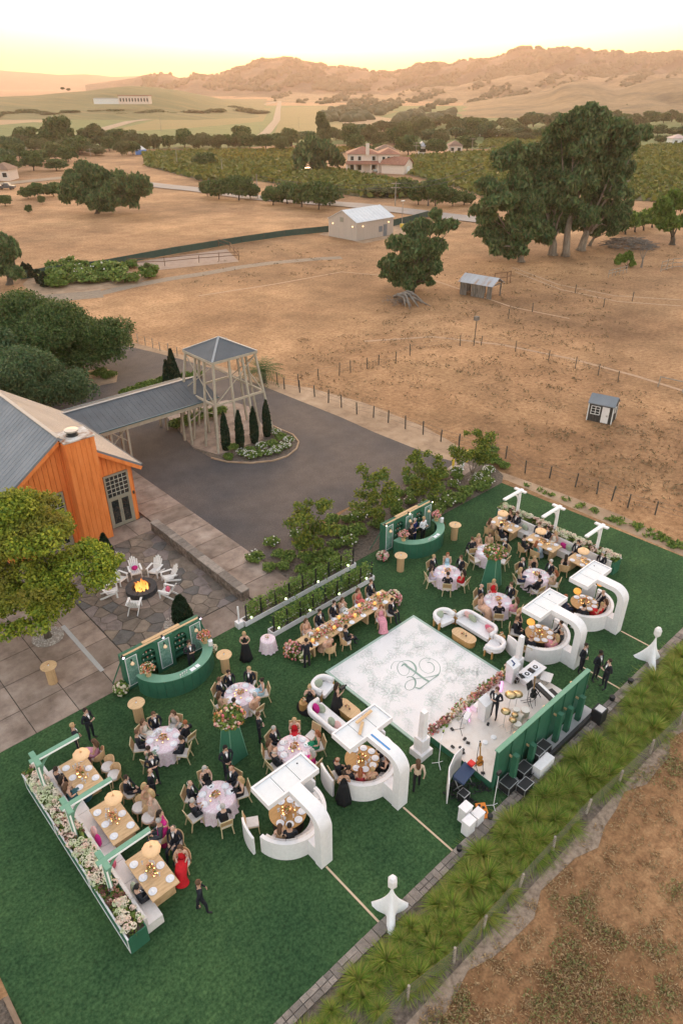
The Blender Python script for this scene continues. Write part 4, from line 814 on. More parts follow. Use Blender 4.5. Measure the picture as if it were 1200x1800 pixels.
for a in [(325,258,224,34,0),(425,256,219,42,0),(430,262,232,26,3),(385,262,234,34,2),(510,262,226,38,3),(495,268,240,30,3)]: far_tree(*a, 'standing out of the belt behind the left vineyard', 'taller trees of the belt behind the left vineyard')
for a in [(565,262,196,24,5),(572,262,210,22,5)]: far_tree(*a, 'rising thinly behind the large villa tree', 'thin tall trees behind the villa')
band(610, 860, 20, 262, 240, 26, 44, [2,0,2,2,4,3], 'in the wooded belt behind the villa', G2, 8)
band(620, 800, 24, 236, 222, 18, 26, [2,0,2,2], 'at the back of the wooded belt behind the villa', 'rear trees of the belt behind the villa', 4)
for a in [(717,273,236,50,0),(765,272,243,42,0),(640,278,254,40,0),(820,266,236,40,0),(808,240,221,26,3),(668,270,250,30,1)]: far_tree(*a, 'standing alone behind the villa garage', 'free standing trees behind the villa garage')
band(820, 1210, 20, 226, 218, 18, 30, [0,2,2,3,4,0], 'in the long belt under the bare hill', G3, 6)
band(860, 990, 22, 243, 240, 18, 26, [3,3,4,2], 'beside the grey roofed sheds', 'willows beside the grey roofed sheds', 3)
band(1110, 1210, 22, 238, 240, 16, 22, [0,2,4], 'at the right edge beyond the eucalyptus grove', 'trees at the right edge beyond the grove', 4)
for a in [(1100,200,182,14,2),(1160,252,236,26,1)]: far_tree(*a, 'standing clear of its neighbours at the right', 'free standing trees at the far right')
for a in [(385,350,310,52,1),(420,352,306,56,0),(440,350,318,36,1),(365,345,316,30,0),(480,360,324,46,1),(505,358,318,50,0),(530,364,318,52,1),(560,368,316,58,0),(580,362,322,44,1),(600,345,335,20,3),(655,345,325,44,2),(690,346,328,40,2),(765,362,308,56,1),(735,360,322,44,0),(795,362,330,40,0),(815,360,334,40,1),(715,345,312,50,1)]:
 far_tree(*a, 'in the low hedge row along the country road', 'bushy trees of the road hedge')
for a in [(50,350,325,30,1),(68,347,320,34,0),(95,345,318,36,1),(10,362,342,30,0),(52,375,362,14,1),(75,360,345,14,3),(360,292,265,44,1),(350,318,308,14,1),(262,487,466,16,3)]: far_tree(*a, 'low by the left houses or vineyard edge', 'low bushes near the left vineyard edge')
for a in [(700,232,214,26,2),(890,178,168,20,0),(968,160,152,18,0),(1005,156,148,14,0),(1178,160,150,10,2),(1150,172,166,8,2)]: far_tree(*a, 'alone on the slopes of the bare hill', 'lone trees on the bare hill')
for i, (px, py) in enumerate([(215,160),(238,158),(205,162),(110,158),(120,160)]):
 q = polar(px, py - 6, 1120); far_tree(px, 190, 184, 8, 1, 'on the skyline of the vineyard hill', 'trees on the skyline of the vineyard hill'); o = [o for o in bpy.context.scene.objects if o.get('group') == 'trees on the skyline of the vineyard hill'][-1]; o.location = (q[0], q[1], q[2] - 4)
def scatter_crowns(name, pts, s0, s1, m, seed):
 rg = np.random.default_rng(seed); n = len(pts); V = []; F = []; base = MB().ball((0,0,0), 1, 0, 6, 4); bv = np.array(base.v)
 for i, p in enumerate(pts):
  s = rg.uniform(s0, s1); k = len(V) ; jit = 1 + rg.uniform(-.25, .25, (len(bv), 1)); V.append(bv * jit * s * np.array([1,1,.8]) + np.array(p))
 V = np.concatenate(V); tri = []; nb = len(bv)
 q = [f for f in base.f]; me = bpy.data.meshes.new(name)
 T = [t for f in q for t in ((f[0], f[1], f[2]),) + (((f[0], f[2], f[3]),) if len(f) == 4 else ())]; T = np.array(T)
 F = (T[None] + (np.arange(n) * nb)[:, None, None]).reshape(-1, 3)
 return tag(mesh_np(name, V, F, m), kind='stuff')
def ray_ground(px, py, names):
 v, h = _ray(px, py); s, c = math.sin(HEAD), math.cos(HEAD); X = px - 600; d = Vector((X*c + h*s, -X*s + h*c, -v)).normalized()
 best = None
 for n in names:
  o = bpy.context.scene.objects[n]; ok, loc, nn, _ = o.ray_cast(Vector((0,0,CAMH)), d)
  if ok and (best is None or loc.length < best.length): best = loc
 return best
bpy.context.view_layer.update()
M['far_crown'] = noisy('far_crowns', [(.05,.06,.025), (.10,.095,.045)], scale=.02)
def wood(name, n, region, names, s0, s1, label, seed, dens=None):
 rg = random.Random(seed); pts = []
 for _ in range(n * 6):
  px = rg.uniform(region[0], region[2]); py = rg.uniform(region[1], region[3])
  if dens and not dens(px, py, rg): continue
  q = ray_ground(px, py, names)
  if q: pts.append((q.x, q.y, q.z + s0 * .3))
  if len(pts) >= n: break
 o = scatter_crowns(name, pts, s0, s1, M['far_crown'], seed); o['label'] = label; return o
names = ['ridge', 'foothill', 'bare_hill', 'vineyard_hill', 'far_mountain']
def clump(sx, sy, th): return lambda px, py, rg: (math.sin(px / sx + 1.3 * math.sin(py / sy)) + math.sin(px / (sx * .37) + py / sy * 1.7)) * .5 + rg.uniform(-.35, .35) > th
wood('ridge_trees', 2200, (250, 92, 1200, 160), ['ridge'], 5, 10, 'scrubby oak woods on the far ridge', 91, clump(28, 9, -.1))
def wood_line(name, crest_y, n, names, x0, x1, s0, s1, label, seed):
 rg = random.Random(seed); pts = []
 for _ in range(n):
  px = rg.uniform(x0, x1); 
  for py in range(80, 200):
   q = ray_ground(px, py, names)
   if q: pts.append((q.x, q.y, q.z + s0 * .25)); break
 o = scatter_crowns(name, pts, s0, s1, M['far_crown'], seed); o['label'] = label
wood_line('skyline_trees', None, 420, ['ridge'], 390, 1200, 6, 11, 'trees along the skyline of the far ridge', 93)
wood('foothill_trees', 700, (480, 130, 1200, 195), ['foothill'], 3, 6, 'scattered oaks over the foothills', 94, clump(22, 7, .35))
wood('valley_trees', 260, (560, 176, 800, 215), ['ground', 'bare_hill', 'foothill'], 3.5, 6, 'small trees in the valley behind the vineyards', 95, clump(30, 8, .1))
def inside(p, poly):
 c = False; n = len(poly)
 for i in range(n):
  a, b_ = poly[i], poly[(i+1) % n]
  if (a[1] > p[1]) != (b_[1] > p[1]) and p[0] < (b_[0]-a[0]) * (p[1]-a[1]) / (b_[1]-a[1]) + a[0]: c = not c
 return c
def vineyard(name, pixpoly, az, spacing, m, leaf, label, ground_m, n_max=26000, hgt=1.1, seed=1, zg=.06):
 poly = [P(*q) for q in pixpoly]; sheet(name + '_soil', poly, zg, ground_m)
 rg = np.random.default_rng(seed); P2 = np.array(poly); c, s = math.cos(az), math.sin(az)
 U = P2 @ np.array([c, s]); Vv = P2 @ np.array([-s, c]); out = []; rows = np.arange(Vv.min(), Vv.max(), spacing); tot = 0
 L = U.max() - U.min(); step = max(.35, L * len(rows) / n_max / 1.2)
 for r_ in rows:
  us = np.arange(U.min(), U.max(), step); us = us + rg.uniform(-step*.4, step*.4, len(us)); vv = r_ + rg.normal(0, spacing * .10, len(us))
  X = us * c - vv * s; Y = us * s + vv * c
  out.append(np.stack([X, Y, rg.uniform(.3, hgt, len(us))], 1))
 pts = np.concatenate(out)
 n = len(poly); inn = np.zeros(len(pts), bool)
 for i in range(n):
  a, b_ = poly[i], poly[(i+1) % n]
  cond = ((a[1] > pts[:,1]) != (b_[1] > pts[:,1])) & (pts[:,0] < (b_[0]-a[0]) * (pts[:,1]-a[1]) / (b_[1]-a[1] + 1e-9) + a[0]); inn ^= cond
 pts = pts[inn]; V, F = quads(pts, leaf, .6, 1.2, None, rg); o = mesh_np(name, V, F, m); tag(o, label, kind='stuff')
VS = noisy('vineyard_soil', [(.085,.085,.035), (.16,.13,.065)], scale=.25, detail=8)
vineyard('vineyard_left', [(255,292),(250,270),(420,266),(520,268),(530,300),(590,300),(760,330),(820,352),(640,348),(560,335),(450,318),(355,318)], R(20), 2.6, M['vine'], 1.5, 'green vine rows in front of the villa', VS, 16000, seed=1)
vineyard('vineyard_gold', [(380,283),(372,268),(520,264),(640,262),(535,282)], R(-35), 3.2, M['vine_gold'], 1.6, 'yellowing vine rows left of the large tree', VS, 5000, seed=2, zg=.09)
vineyard('vineyard_right', [(690,300),(720,277),(860,268),(900,252),(1100,262),(1240,250),(1240,300),(1040,330),(860,350),(800,330)], R(15), 2.6, M['vine'], 1.6, 'green vine rows right of the villa', VS, 18000, seed=3)
vineyard('vineyard_edge', [(1110,318),(1240,296),(1240,360),(1100,352),(1090,335)], R(15), 2.4, M['vine'], 1.2, 'green vine rows at the right edge behind the walnut tree', VS, 7000, seed=4, zg=.1)
vineyard('garden_vines', [(840,262),(1000,246),(1000,240),(860,244)], R(15), 2.6, M['vine'], 1.6, 'vine rows before the grey roofed sheds', VS, 3000, seed=5, zg=.1)
M['far_green'] = noisy('far_vineyard_green', [(.055,.10,.022), (.085,.13,.028), (.13,.155,.04)], stretch=(7,.6,1), scale=.02, detail=8, second=[(.3, [(.75,.75,.7), (1,1,1)], .5)])
M['far_gold'] = noisy('far_vineyard_gold', [(.12,.115,.03), (.17,.145,.042), (.17,.12,.045)], stretch=(.6,7,1), scale=.02, detail=8, second=[(.3, [(.75,.75,.7), (1,1,1)], .5)])
M['far_brown'] = noisy('far_stubble', [(.26,.17,.09), (.34,.23,.13)], scale=.02, detail=8)
for n, pp, m, z in [('far_field', [(150,262),(180,222),(440,212),(475,195),(520,196),(560,250),(400,262)], 'far_green', .12), ('far_field', [(180,234),(300,205),(440,192),(476,190),(462,214),(330,226)], 'far_gold', .16),
     ('far_field', [(480,250),(495,190),(590,186),(700,196),(640,214),(600,240)], 'far_gold', .16), ('far_field', [(600,214),(660,205),(740,215),(700,232),(620,236)], 'far_brown', .2),
     ('far_field', [(1080,232),(1240,224),(1240,250),(1090,250)], 'far_green', .16), ('far_field', [(700,262),(860,262),(860,236),(760,240)], 'far_green', .12), ('far_field', [(-60,225),(120,212),(150,200),(60,192),(-60,192)], 'far_brown', .12), ('far_field', [(-60,262),(150,262),(180,222),(60,215),(-60,225)], 'far_green', .14)]:
 sheet(n, [P(*q) for q in pp], z, M[m])
sheet('valley_floor', [P(*q) for q in [(-300,266),(150,262),(700,252),(1500,262),(1500,186),(-300,186)]], .07, M['far_green'])
def road(name, pts, w, m, z=.2, wpx=None):
 Q = [Vector(P(*q)) for q in pts]; b = MB(); L = []; Rr = []
 for i, q in enumerate(Q):
  d = (Q[min(i+1, len(Q)-1)] - Q[max(i-1, 0)]).normalized(); n = Vector((-d.y, d.x)) * w / 2; L.append(q + n); Rr.append(q - n)
 vs_ = [(p.x, p.y, z) for p in L] + [(p.x, p.y, z) for p in Rr]; k = len(Q)
 b.add(vs_, [(i + k, i + 1 + k, i + 1, i) for i in range(k - 1)]); o = b.build(name, m); o['kind'] = 'structure'; return o
M['road'] = noisy('road_grey', [(.26,.22,.20), (.33,.29,.265)], scale=.2, detail=8)
M['track'] = noisy('track_dirt', [(.24,.18,.125), (.32,.245,.18)], scale=.3, detail=8)
M['gravel'] = noisy('path_gravel', [(.20,.15,.11), (.30,.23,.17)], scale=2.0, detail=10, bump=.2, bscale=20)
road('country_road', [(240,322),(290,328),(350,334),(450,348),(560,357),(620,361),(700,370),(780,380),(850,388)], 7, M['road'], .14)
road('highway', [(60,262),(230,214),(300,206),(380,198),(430,190),(480,181),(497,174)], 9, M['track'], .3)
road('field_road', [(452,246),(470,232),(486,212),(489,192),(492,178)], 6, M['track'], .34)
road('village_road', [(-20,326),(60,318),(120,312),(180,310)], 6, M['track'], .12)
road('farm_lane', [(860,243),(960,252),(1060,262),(1250,256)], 5, M['road'], .2)
road('vineyard_lane', [(1080,336),(1140,328),(1240,316)], 5, M['track'], .2)
road('gravel_path', [(40,528),(110,522),(180,515),(230,503),(300,490),(360,481),(420,470),(480,462),(560,455),(600,453)], 2.2, M['gravel'], .02)
road('gravel_path', [(-60,545),(0,535),(60,527),(180,516)], 4.5, M['gravel'], .024)
M['trail'] = noisy('trail_dust', [(.36,.225,.14), (.48,.31,.20)], scale=2, detail=10)
road('animal_track', [(640,600),(760,592),(880,606),(1000,630),(1120,662),(1240,700)], .45, M['trail'], .016)
road('animal_track', [(350,520),(480,500),(600,478),(760,492),(900,540),(1000,560)], .35, M['trail'], .016)
road('wheel_track', [(900,470),(980,500),(1080,520),(1240,530)], .35, M['trail'], .016)
road('wheel_track', [(905,478),(985,509),(1085,530),(1240,541)], .35, M['trail'], .016)
sheet('riding_arena', [P(232,462), P(250,478), P(420,460), P(398,438)], .03, noisy('arena_sand', [(.28,.19,.145), (.36,.26,.205)], scale=.8))
sheet('garden_plot', [P(40,500), P(60,482), P(200,470), P(265,487), P(240,500), P(160,512), P(60,520)], .028, M['dirt'])
sheet('barn_apron', [P(560,412), P(640,428), P(735,408), P(720,392), P(600,398)], .03, M['dirt'])
M['mesh_green'] = noisy('screen_cloth', [(.03,.06,.048), (.045,.08,.065)], scale=1.5)
def fence_line(name, label, pts, h, seg, postm, r=.05, wires=(), rails=0, cloth=None, group=None, jitter=.3, z=0, wirem=None, ph=None):
 Q = [Vector((*P(*q, z), z)) for q in pts]; t = thing(name, label, 'fence', tuple(Q[0]), 0, group); O = Q[0]; r_ = random.Random(len(label)); posts = []
 for i in range(len(Q) - 1):
  L = (Q[i+1] - Q[i]).length; n = max(1, round(L / seg)) if seg else 1
  for k in range(n + (1 if i == len(Q) - 2 else 0)):
   p = Q[i].lerp(Q[i+1], k / n) - O; hh = h * r_.uniform(1 - jitter * .5, 1 + jitter * .3); lean = Vector((r_.uniform(-.06,.06), r_.uniform(-.06,.06), 0)) * h
   MB().tube([p - Vector((0,0,.1)), p + Vector((0,0,hh)) + lean], [r, r * .9], 6).build('post', postm, t); posts.append(p)
 for w in wires:
  b = MB()
  for i in range(len(posts) - 1): b.bar(posts[i] + Vector((0,0,w*h)), posts[i+1] + Vector((0,0,w*h)), .012)
  b.build('wire', wirem or M['wire'], t)
 for w in range(rails):
  zz = h * (.92 - w * .38)
  for i in range(len(posts) - 1): MB().bar(posts[i] + Vector((0,0,zz)), posts[i+1] + Vector((0,0,zz)), .05, .09).build('rail', postm, t)
 if cloth:
  b = MB()
  for i in range(len(Q) - 1):
   a, c = Q[i] - O, Q[i+1] - O; b.bar(a + Vector((0,0,h*.52)), c + Vector((0,0,h*.52)), .03, h * .96)
  b.build('screen', cloth, t)
 return t
M['wire'] = flat('fence_wire', (.16,.14,.12), .5, .5); M['post_dark'] = noisy('old_post', [(.045,.038,.03), (.13,.11,.09)], scale=4); M['post_pale'] = noisy('pale_post', [(.22,.18,.14), (.42,.36,.30)], scale=4)
fence_line('screen_fence', 'long dark green screen fence running from the garden plot to the pale barn', [(38,492),(90,482),(185,470),(300,448),(425,427),(500,416),(577,408)], 1.15, 4, M['post_dark'], .05, cloth=M['mesh_green'])
fence_line('screen_fence', 'short dark green screen fence between the barn and the country road', [(690,398),(720,391),(752,382)], 1.3, 4, M['post_dark'], .05, cloth=M['mesh_green'])
PR = noisy('rust_pipe', [(.12,.06,.035), (.2,.11,.07)], scale=4)
fence_line('paddock_fence', 'rusty pipe rail fence round the sand riding arena', [(228,470),(290,468),(350,462),(420,457),(405,440),(385,434)], 1.4, 4.2, PR, .05, rails=2)
fence_line('field_fence', 'wire fence with dark posts curving along the driveway edge', [(500,684),(527,690),(553,697),(577,708),(600,716),(627,728),(656,734),(682,743),(712,754),(743,764),(774,776),(806,786)], 1.15, 0, M['post_dark'], .06, wires=(.35,.65,.92))
fence_line('field_fence', 'wire fence with dark posts running beyond the far end of the lawn', [(806,788),(888,806),(922,832),(965,840),(1010,856),(1048,868),(1074,880),(1102,892),(1150,905),(1240,930)], 1.1, 0, M['post_dark'], .06, wires=(.35,.65,.92))
fence_line('field_fence', 'thin wire fence of small posts beside the driveway behind the oak', [(212,594),(230,598),(243,603),(256,607),(269,612),(282,617),(296,622),(312,626),(326,632)], 1.1, 0, M['post_pale'], .045, wires=(.5,.9))
fence_line('field_fence', 'thin post and wire fence crossing the dry field diagonally', [(488,676),(525,680),(560,668),(596,660),(616,655),(645,648),(665,642),(695,638),(720,625),(808,608),(845,607),(905,618),(963,634),(1010,648),(1050,660),(1085,672)], 1.2, 5, M['post_dark'], .05, wires=(.5,.9))
fence_line('stock_rail', 'grey wooden stock rail at the right edge of the dry field', [(1155,680),(1198,690)], 1.1, 3, M['post_pale'], .06, rails=1)
fence_line('corral_fence', 'broken grey picket rails at the right below the brush heap', [(1068,488),(1100,480)], 1.1, 1.0, M['post_pale'], .05, rails=2)
fence_line('corral_fence', 'grey corral panels at the right edge under the walnut tree', [(1160,478),(1180,472),(1215,470)], 1.6, 2.0, M['post_pale'], .06, rails=3)
fence_line('corral_fence', 'rusty pen frame just behind the open field shelter', [(868,502),(890,499),(896,497)], 1.8, 1.5, PR, .06, rails=2)
fence_line('pole_line', 'scattered leaning posts across the field right of the shelter', [(893,560),(935,548),(1010,515),(1060,540),(1110,530)], 1.2, 9, M['post_dark'], .06, wires=(.9,))
fence_line('near_fence', 'wire fence with weathered pale posts below the ornamental grasses', [(640,1840),(716,1757),(797,1692),(849,1632),(912,1560),(971,1495),(1029,1430),(1086,1378),(1141,1325),(1193,1275),(1245,1228)], .85, 0, M['post_pale'], .055, wires=(.15,.35,.55,.75,.95), jitter=.15)
x, y = P(832, 608); t = thing('bird_box_pole', 'thin pole with small nest box in the middle of the dry field', 'pole', (x, y)); MB().tube([(0,0,0),(.1,0,2.9)], .05, 6).build('pole', M['post_dark'], t); MB().box(-.15,-.15,2.8,.35,.25,3.2).build('nest_box', M['grey_wood'], t)
def upole(px, py, pt, label, arms=1, m=None, r=.14):
 x, y = P(px, py); h = max(3, top_z(px, py, pt)); t = thing('utility_pole', label, 'utility pole', (x, y), -HEAD, 'utility poles across the valley'); MB().tube([(0,0,0),(0,0,h)], [r, r*.7], 6).build('pole', m or M['post_pale'], t)
 for k in range(arms): MB().box(-1.1, -.06, h - .5 - k * .9, 1.1, .06, h - .35 - k * .9).build('crossarm', m or M['post_pale'], t)
 return Vector((x, y, h - .3))
tops = []
tops.append(upole(694, 362, 319, 'utility pole beside the country road behind the barn', 2)); tops.append(upole(453, 350, 306, 'utility pole in the gap of the road hedge', 0)); tops.append(upole(391, 305, 280, 'white capped pole at the vineyard edge', 0))
for a in [(312,290,258,'pole above the left vineyard',1),(160,275,262,'pole near the tent in the left trees',1),(118,272,256,'pole behind the left field oak',1),(730,285,249,'pole before the umbrella shaped tree',2),(828,272,242,'pole beside the dark tree right of the villa',1),(284,232,203,'thin white pole in the far left vineyard',0),(525,226,206,'thin white pole in the far centre field',0),(612,214,200,'thin white pole at the foot of the bare hill',0),(458,245,226,'thin white pole by the field road',0)]: upole(a[0], a[1], a[2], a[3], a[4], r=.12)
b = MB(); A_, B2 = tops[1], tops[0]; 
E2 = Vector((*P(840, 390), 11))
for A_, B2 in ((tops[1], tops[0]), (tops[0], E2)):
 for dz in (0, -.9):
  pts = [A_.lerp(B2, k / 8) - Vector((0,0, 1.2 * (1 - (2*k/8 - 1)**2))) + Vector((0,0,dz)) for k in range(9)]; b.tube(pts, .05, 4, cap=False)
tag(b.build('power_lines', flat('cable_black', (.05,.05,.05))), 'sagging overhead cables along the country road hedge', 'cables')
x, y = P(706, 400); t = thing('yard_lamp', 'thin lamp post with yellow base right of the pale barn', 'lamp', (x, y)); MB().tube([(0,0,0),(0,0,5)], .07, 6).build('pole', M['post_pale'], t); MB().lathe([(.4,0),(.4,.7),(.001,.72)], 10).build('base', flat('yellow_base', (.7,.5,.08)), t); MB().box(-.4,-.15,4.9,.4,.15,5.05).build('lamp_head', M['white_paint'], t)
def car(px, py, col, label, L=4.4, rz=0, truck=False):
 x, y = P(px, py); t = thing('parked_car', label, 'car', (x, y), -HEAD + rz); c = flat('car_' + label[:5], col, .3, .2, .6)
 b = MB(); prof = [(-L/2,.35),(-L/2,.85),(-L*.28,.95),(-L*.16,1.42),(L*.16,1.42),(L*.30,.95),(L/2,.82),(L/2,.35)] if not truck else [(-L/2,.45),(-L/2,1.0),(-L*.05,1.0),(-L*.05,1.7),(L*.18,1.7),(L*.28,1.05),(L/2,.98),(L/2,.45)]
 n = len(prof); b.add([(p[0], -.85 if p[1] < 1.2 else -.7, p[1]) for p in prof] + [(p[0], .85 if p[1] < 1.2 else .7, p[1]) for p in prof], [tuple(range(n)), tuple(range(2*n-1, n-1, -1))] + [(i, i+n, (i+1)%n+n, (i+1)%n) for i in range(n)]); b.build('body', c, t)
 for sx in (-L*.31, L*.31):
  for sy in (-.86, .86): MB().tube([(sx, sy-.1, .33),(sx, sy+.1, .33)], .33, 10).build('wheel', flat('tyre', (.02,.02,.02)), t)
 for sy in (-.80, .80): MB().box(-L*.16, sy-.02, 1.0, L*.18, sy+.02, 1.34).build('side_window', M['glass_dark'], t)
 for sy in (-.55, .55): MB().box(L/2-.02, sy-.15, .62, L/2+.03, sy+.15, .78).build('headlight', M['white_paint'], t)
car(541, 303, (.6,.58,.55), 'pale sedan parked under the large tree left of the villa', 4.6, .2); car(669, 303, (.7,.7,.7), 'white pickup between the villa and its garage', 5.2, .3, True); car(714, 301, (.12,.22,.26), 'teal pickup right of the villa garage', 5, .3, True)
car(12, 333, (.08,.08,.09), 'dark pickup below the house at the left edge', 5, 0, True); car(170, 236, (.5,.5,.5), 'grey car by the far highway', 4.5); car(250, 330, (.3,.3,.32), 'grey car beside the large field oak', 4.4)
gp = random.Random(8)
for i, (px, py, h) in enumerate([(46,486,22),(55,488,22),(71,498,22),(80,504,24)]): 
 x, y = P(px, py); conifer('cypress', 'thin cypress at the left of the garden plot', (x, y, 0), .5, top_z(px, py, py - h), 80 + i, 700, .3, group='four thin cypresses by the garden plot', taper=.35)
for i in range(34):
 px = 88 + gp.random() * 150; py = 470 + gp.random() * 30 + (0 if px > 110 else 6); x, y = P(px, py); k = gp.choice([0, 0, 1, 3, 3]); put(SH[k], x, y, gp.uniform(1.6, 3.4), 'leafy garden bush in the planted plot behind the green screen fence' if k != 3 else 'bright leafy garden bush in the planted plot', group='bushes of the garden plot %d' % (k == 3))
x, y = P(262, 487); put(SH[3], x, y, 3.2, 'round bright bush beside the riding arena corner')
M['weed_dry'] = leafy('dry_weed_stalks', [(.24,.15,.075), (.36,.23,.12), (.46,.31,.17), (.28,.20,.09)], .15)
M['weed_mid'] = leafy('brown_weed_stalks', [(.13,.085,.045), (.22,.14,.075), (.30,.20,.11), (.17,.13,.06)], .15)
M['weed_green'] = leafy('green_weed_leaves', [(.15,.17,.06), (.22,.22,.08), (.30,.24,.10)], .15)
def weeds(name, label, spots, m, per, rad, size, seed, h=.25):
 rg = np.random.default_rng(seed); cs = []
 for (cx_, cy_, s) in spots:
  n = max(3, int(per * s)); a = rg.uniform(0, 2*PI, n); q = rad * s * np.sqrt(rg.random(n)); cs.append(np.stack([cx_ + q*np.cos(a), cy_ + q*np.sin(a), rg.uniform(.02, h*s, n)], 1))
 V, F = quads(np.concatenate(cs), size, .2, 3.0, None, rg); V[:,2] = np.maximum(V[:,2], .01); tag(mesh_np(name, V, F, m), label, kind='stuff')
rg = random.Random(77); spots = []
for _ in range(2200):
 px, py = rg.uniform(330, 1240), rg.uniform(430, 900) 
 x, y = P(px, py)
 if y < 26 and x < 42: continue
 if px < 520 and py > 560: continue
 f = math.sin(x * .11 + 2 * math.sin(y * .07)) + math.sin(y * .13 + 1) + rg.uniform(-.8, .8)
 if f > -.2: spots.append((x, y, rg.uniform(.3, 1.3) ** 1.3))
spots = [s for s in spots if not (s[0] < 41 and s[1] < 52)]
weeds('dry_weeds', 'low brown weed tufts over the dry field', spots, M['weed_mid'], 14, .75, .09, 78, .14)
spots = []
for _ in range(760):
 px, py = rg.uniform(700, 1260), rg.uniform(1180, 1840); x, y = P(px, py)
 if y > 5.9: continue
 f = math.sin(x * .9 + 2 * math.sin(y * .6)) + math.sin(y * 1.1 + x * .3) + rg.uniform(-.6, .6)
 spots.append((x, y, (.4 + max(0, f) * .35)))
weeds('near_dry_weeds', 'brown and rusty weeds in the near field below the fence', spots, M['weed_dry'], 60, .55, .042, 79, .10)
weeds('near_green_weeds', 'greenish weeds in the near field below the fence', [s for i, s in enumerate(spots) if i % 2 and s[2] > .5], M['weed_green'], 60, .5, .045, 80, .12)
vb = []
for _ in range(90): px = rg.uniform(905, 1200); py = 872 + (px - 905) * .36 + rg.uniform(-14, 12); x, y = P(px, py); 
vb = [(*P(px, 862 + (px - 905) * .36 + rg.uniform(-16, 10)), rg.uniform(.3, .9)) for px in [rg.uniform(900, 1200) for _ in range(110)]]
weeds('verge_weeds', 'green weeds along the dirt verge beyond the lawn end', [v_ for v_ in vb if v_[0] > 39.6 or v_[1] > 25.3], M['shrubg'], 24, .4, .12, 81, .18)
M['tuft'] = leafy('grass_blades', [(.08,.17,.025), (.17,.27,.035), (.28,.37,.05), (.27,.25,.06), (.42,.36,.10)], .3)
def tuft_proto(seed, n=480, L=.66):
 rg = np.random.default_rng(seed); V = []; F = []
 for i in range(n):
  a = rg.uniform(0, 2*PI); el = rg.uniform(.25, 1.35) ; l = L * rg.uniform(.65, 1.15); w = .009; k = len(V); r0 = rg.uniform(0, .06)
  side = np.array([-math.sin(a), math.cos(a), 0]) * w; out = np.array([math.cos(a), math.sin(a), 0])
  for j, (s, ww) in enumerate(((0, 1), (.5, .9), (1, .12))):
   p = out * (r0 + l * s * math.cos(el) * (1 + .25 * s)) + np.array([0, 0, l * (s * math.sin(el) - .50 * s * s * (.3 + math.cos(el)))]); p[2] = max(p[2], .01)
   V += [p - side * ww, p + side * ww]
  F += [(k, k+1, k+3, k+2), (k+2, k+3, k+5, k+4)]
 return mesh_np('grass_tuft', V, F, M['tuft'])
TU = [tuft_proto(100 + i) for i in range(4)]; rg = random.Random(31); cnt = 0; first = [True]*4
x = -1.4
GT = 'ornamental grass tufts between the stone wall and the wire fence'
while x < 36:
 for row, yy in enumerate((8.02, 7.6, 7.2, 6.85)):
  if rg.random() < .09: continue
  px_, py_ = x + rg.uniform(-.14, .14) + (row % 2) * .3, yy + rg.uniform(-.13, .13); k = rg.randrange(4); s = rg.choice((.62, .85, .95, 1.0, 1.1, 1.25, 1.32)) * rg.uniform(.93, 1.05) * min(1.12, .70 + max(0, x) * .022)
  o = TU[k] if first[k] else TU[k].copy()
  if first[k]: first[k] = False
  else: C.objects.link(o)
  o.location = (px_, py_, .01); o.rotation_euler = (0, 0, rg.uniform(0, 6.28)); o.scale = (s, s, s * rg.uniform(.85, 1.1))
  side = ('against the stone wall', 'in the second row', 'in mid strip', 'next to the wire fence')[row]
  MK = [(1,'at the bottom edge'),(4,'near the bottom edge'),(7,'short of near star lamp'),(9.3,'before near star lamp'),(11,'past near star lamp'),(13,'short of second cable cover'),(14.6,'by the second cable cover'),(16,'below the white plinths'),(17.6,'below the light stand'),(19,'below the cable tangle'),(20.2,'below the long white box'),(22,'below the black rail case'),(23.6,'by the speaker cabinet'),(25.2,'beyond the speaker cabinet'),(27,'below the three men'),(29,'short of the far star lamp'),(31,'past the far star lamp'),(99,'at the right edge')]
  wh = next(w_ for l_, w_ in MK if px_ < l_); o['label'] = '%s grass tuft %s, %s' % ('tall green' if s > 1.1 else 'yellow green' if s > .95 else 'small green', side, wh); o['category'] = 'grass tuft'; o['group'] = '%s grass tufts %s, %s' % ('tall' if s > 1.1 else 'medium' if s > .95 else 'small', side, wh); cnt += 1
 x += .60 if x < 12 else .66 if x < 22 else .80
sheet('grass_strip', [(-3, 6.4), (46, 5.9), (46, 8.6), (-3, 8.6)], .02, M['mulch'])
sheet('gravel_strip', [(-3, 5.75)] + [(x_ * 1.0, 5.7 + .22 * math.sin(x_ * 1.3) + .12 * math.sin(x_ * 3.1)) for x_ in range(-2, 46)] + [(46, 5.6), (46, 6.4), (-3, 6.4)], .014, noisy('gritty_soil', [(.14,.10,.075), (.26,.19,.14), (.35,.265,.20)], scale=5, detail=12, bump=.4, bscale=20))
S_, C_ = math.sin(HEAD), math.cos(HEAD)
def IMG(deg):                         # direction on the ground that points this way in the view (0 right, 90 away)
 a = R(deg); X, Y = math.cos(a), math.sin(a); return Vector((X * C_ + Y * S_, -X * S_ + Y * C_))
def FACE(v): return math.atan2(-v[0], v[1])          # rotation that turns local +Y towards v
M['white'] = flat('white_lacquer', (.80,.755,.765), .45); M['cream'] = noisy('cream_fabric', [(.66,.60,.57), (.76,.69,.67)], scale=8, rough=.95); M['green'] = noisy('party_green', [(.030,.115,.068), (.040,.145,.088)], scale=2, rough=.55, detail=6)
M['green_l'] = noisy('sage_green', [(.14,.29,.20), (.18,.34,.24)], scale=2, rough=.55); M['led'] = flat('led_strip', (.8,.78,.75), .4, emit=(1,.92,.88), es=.012)
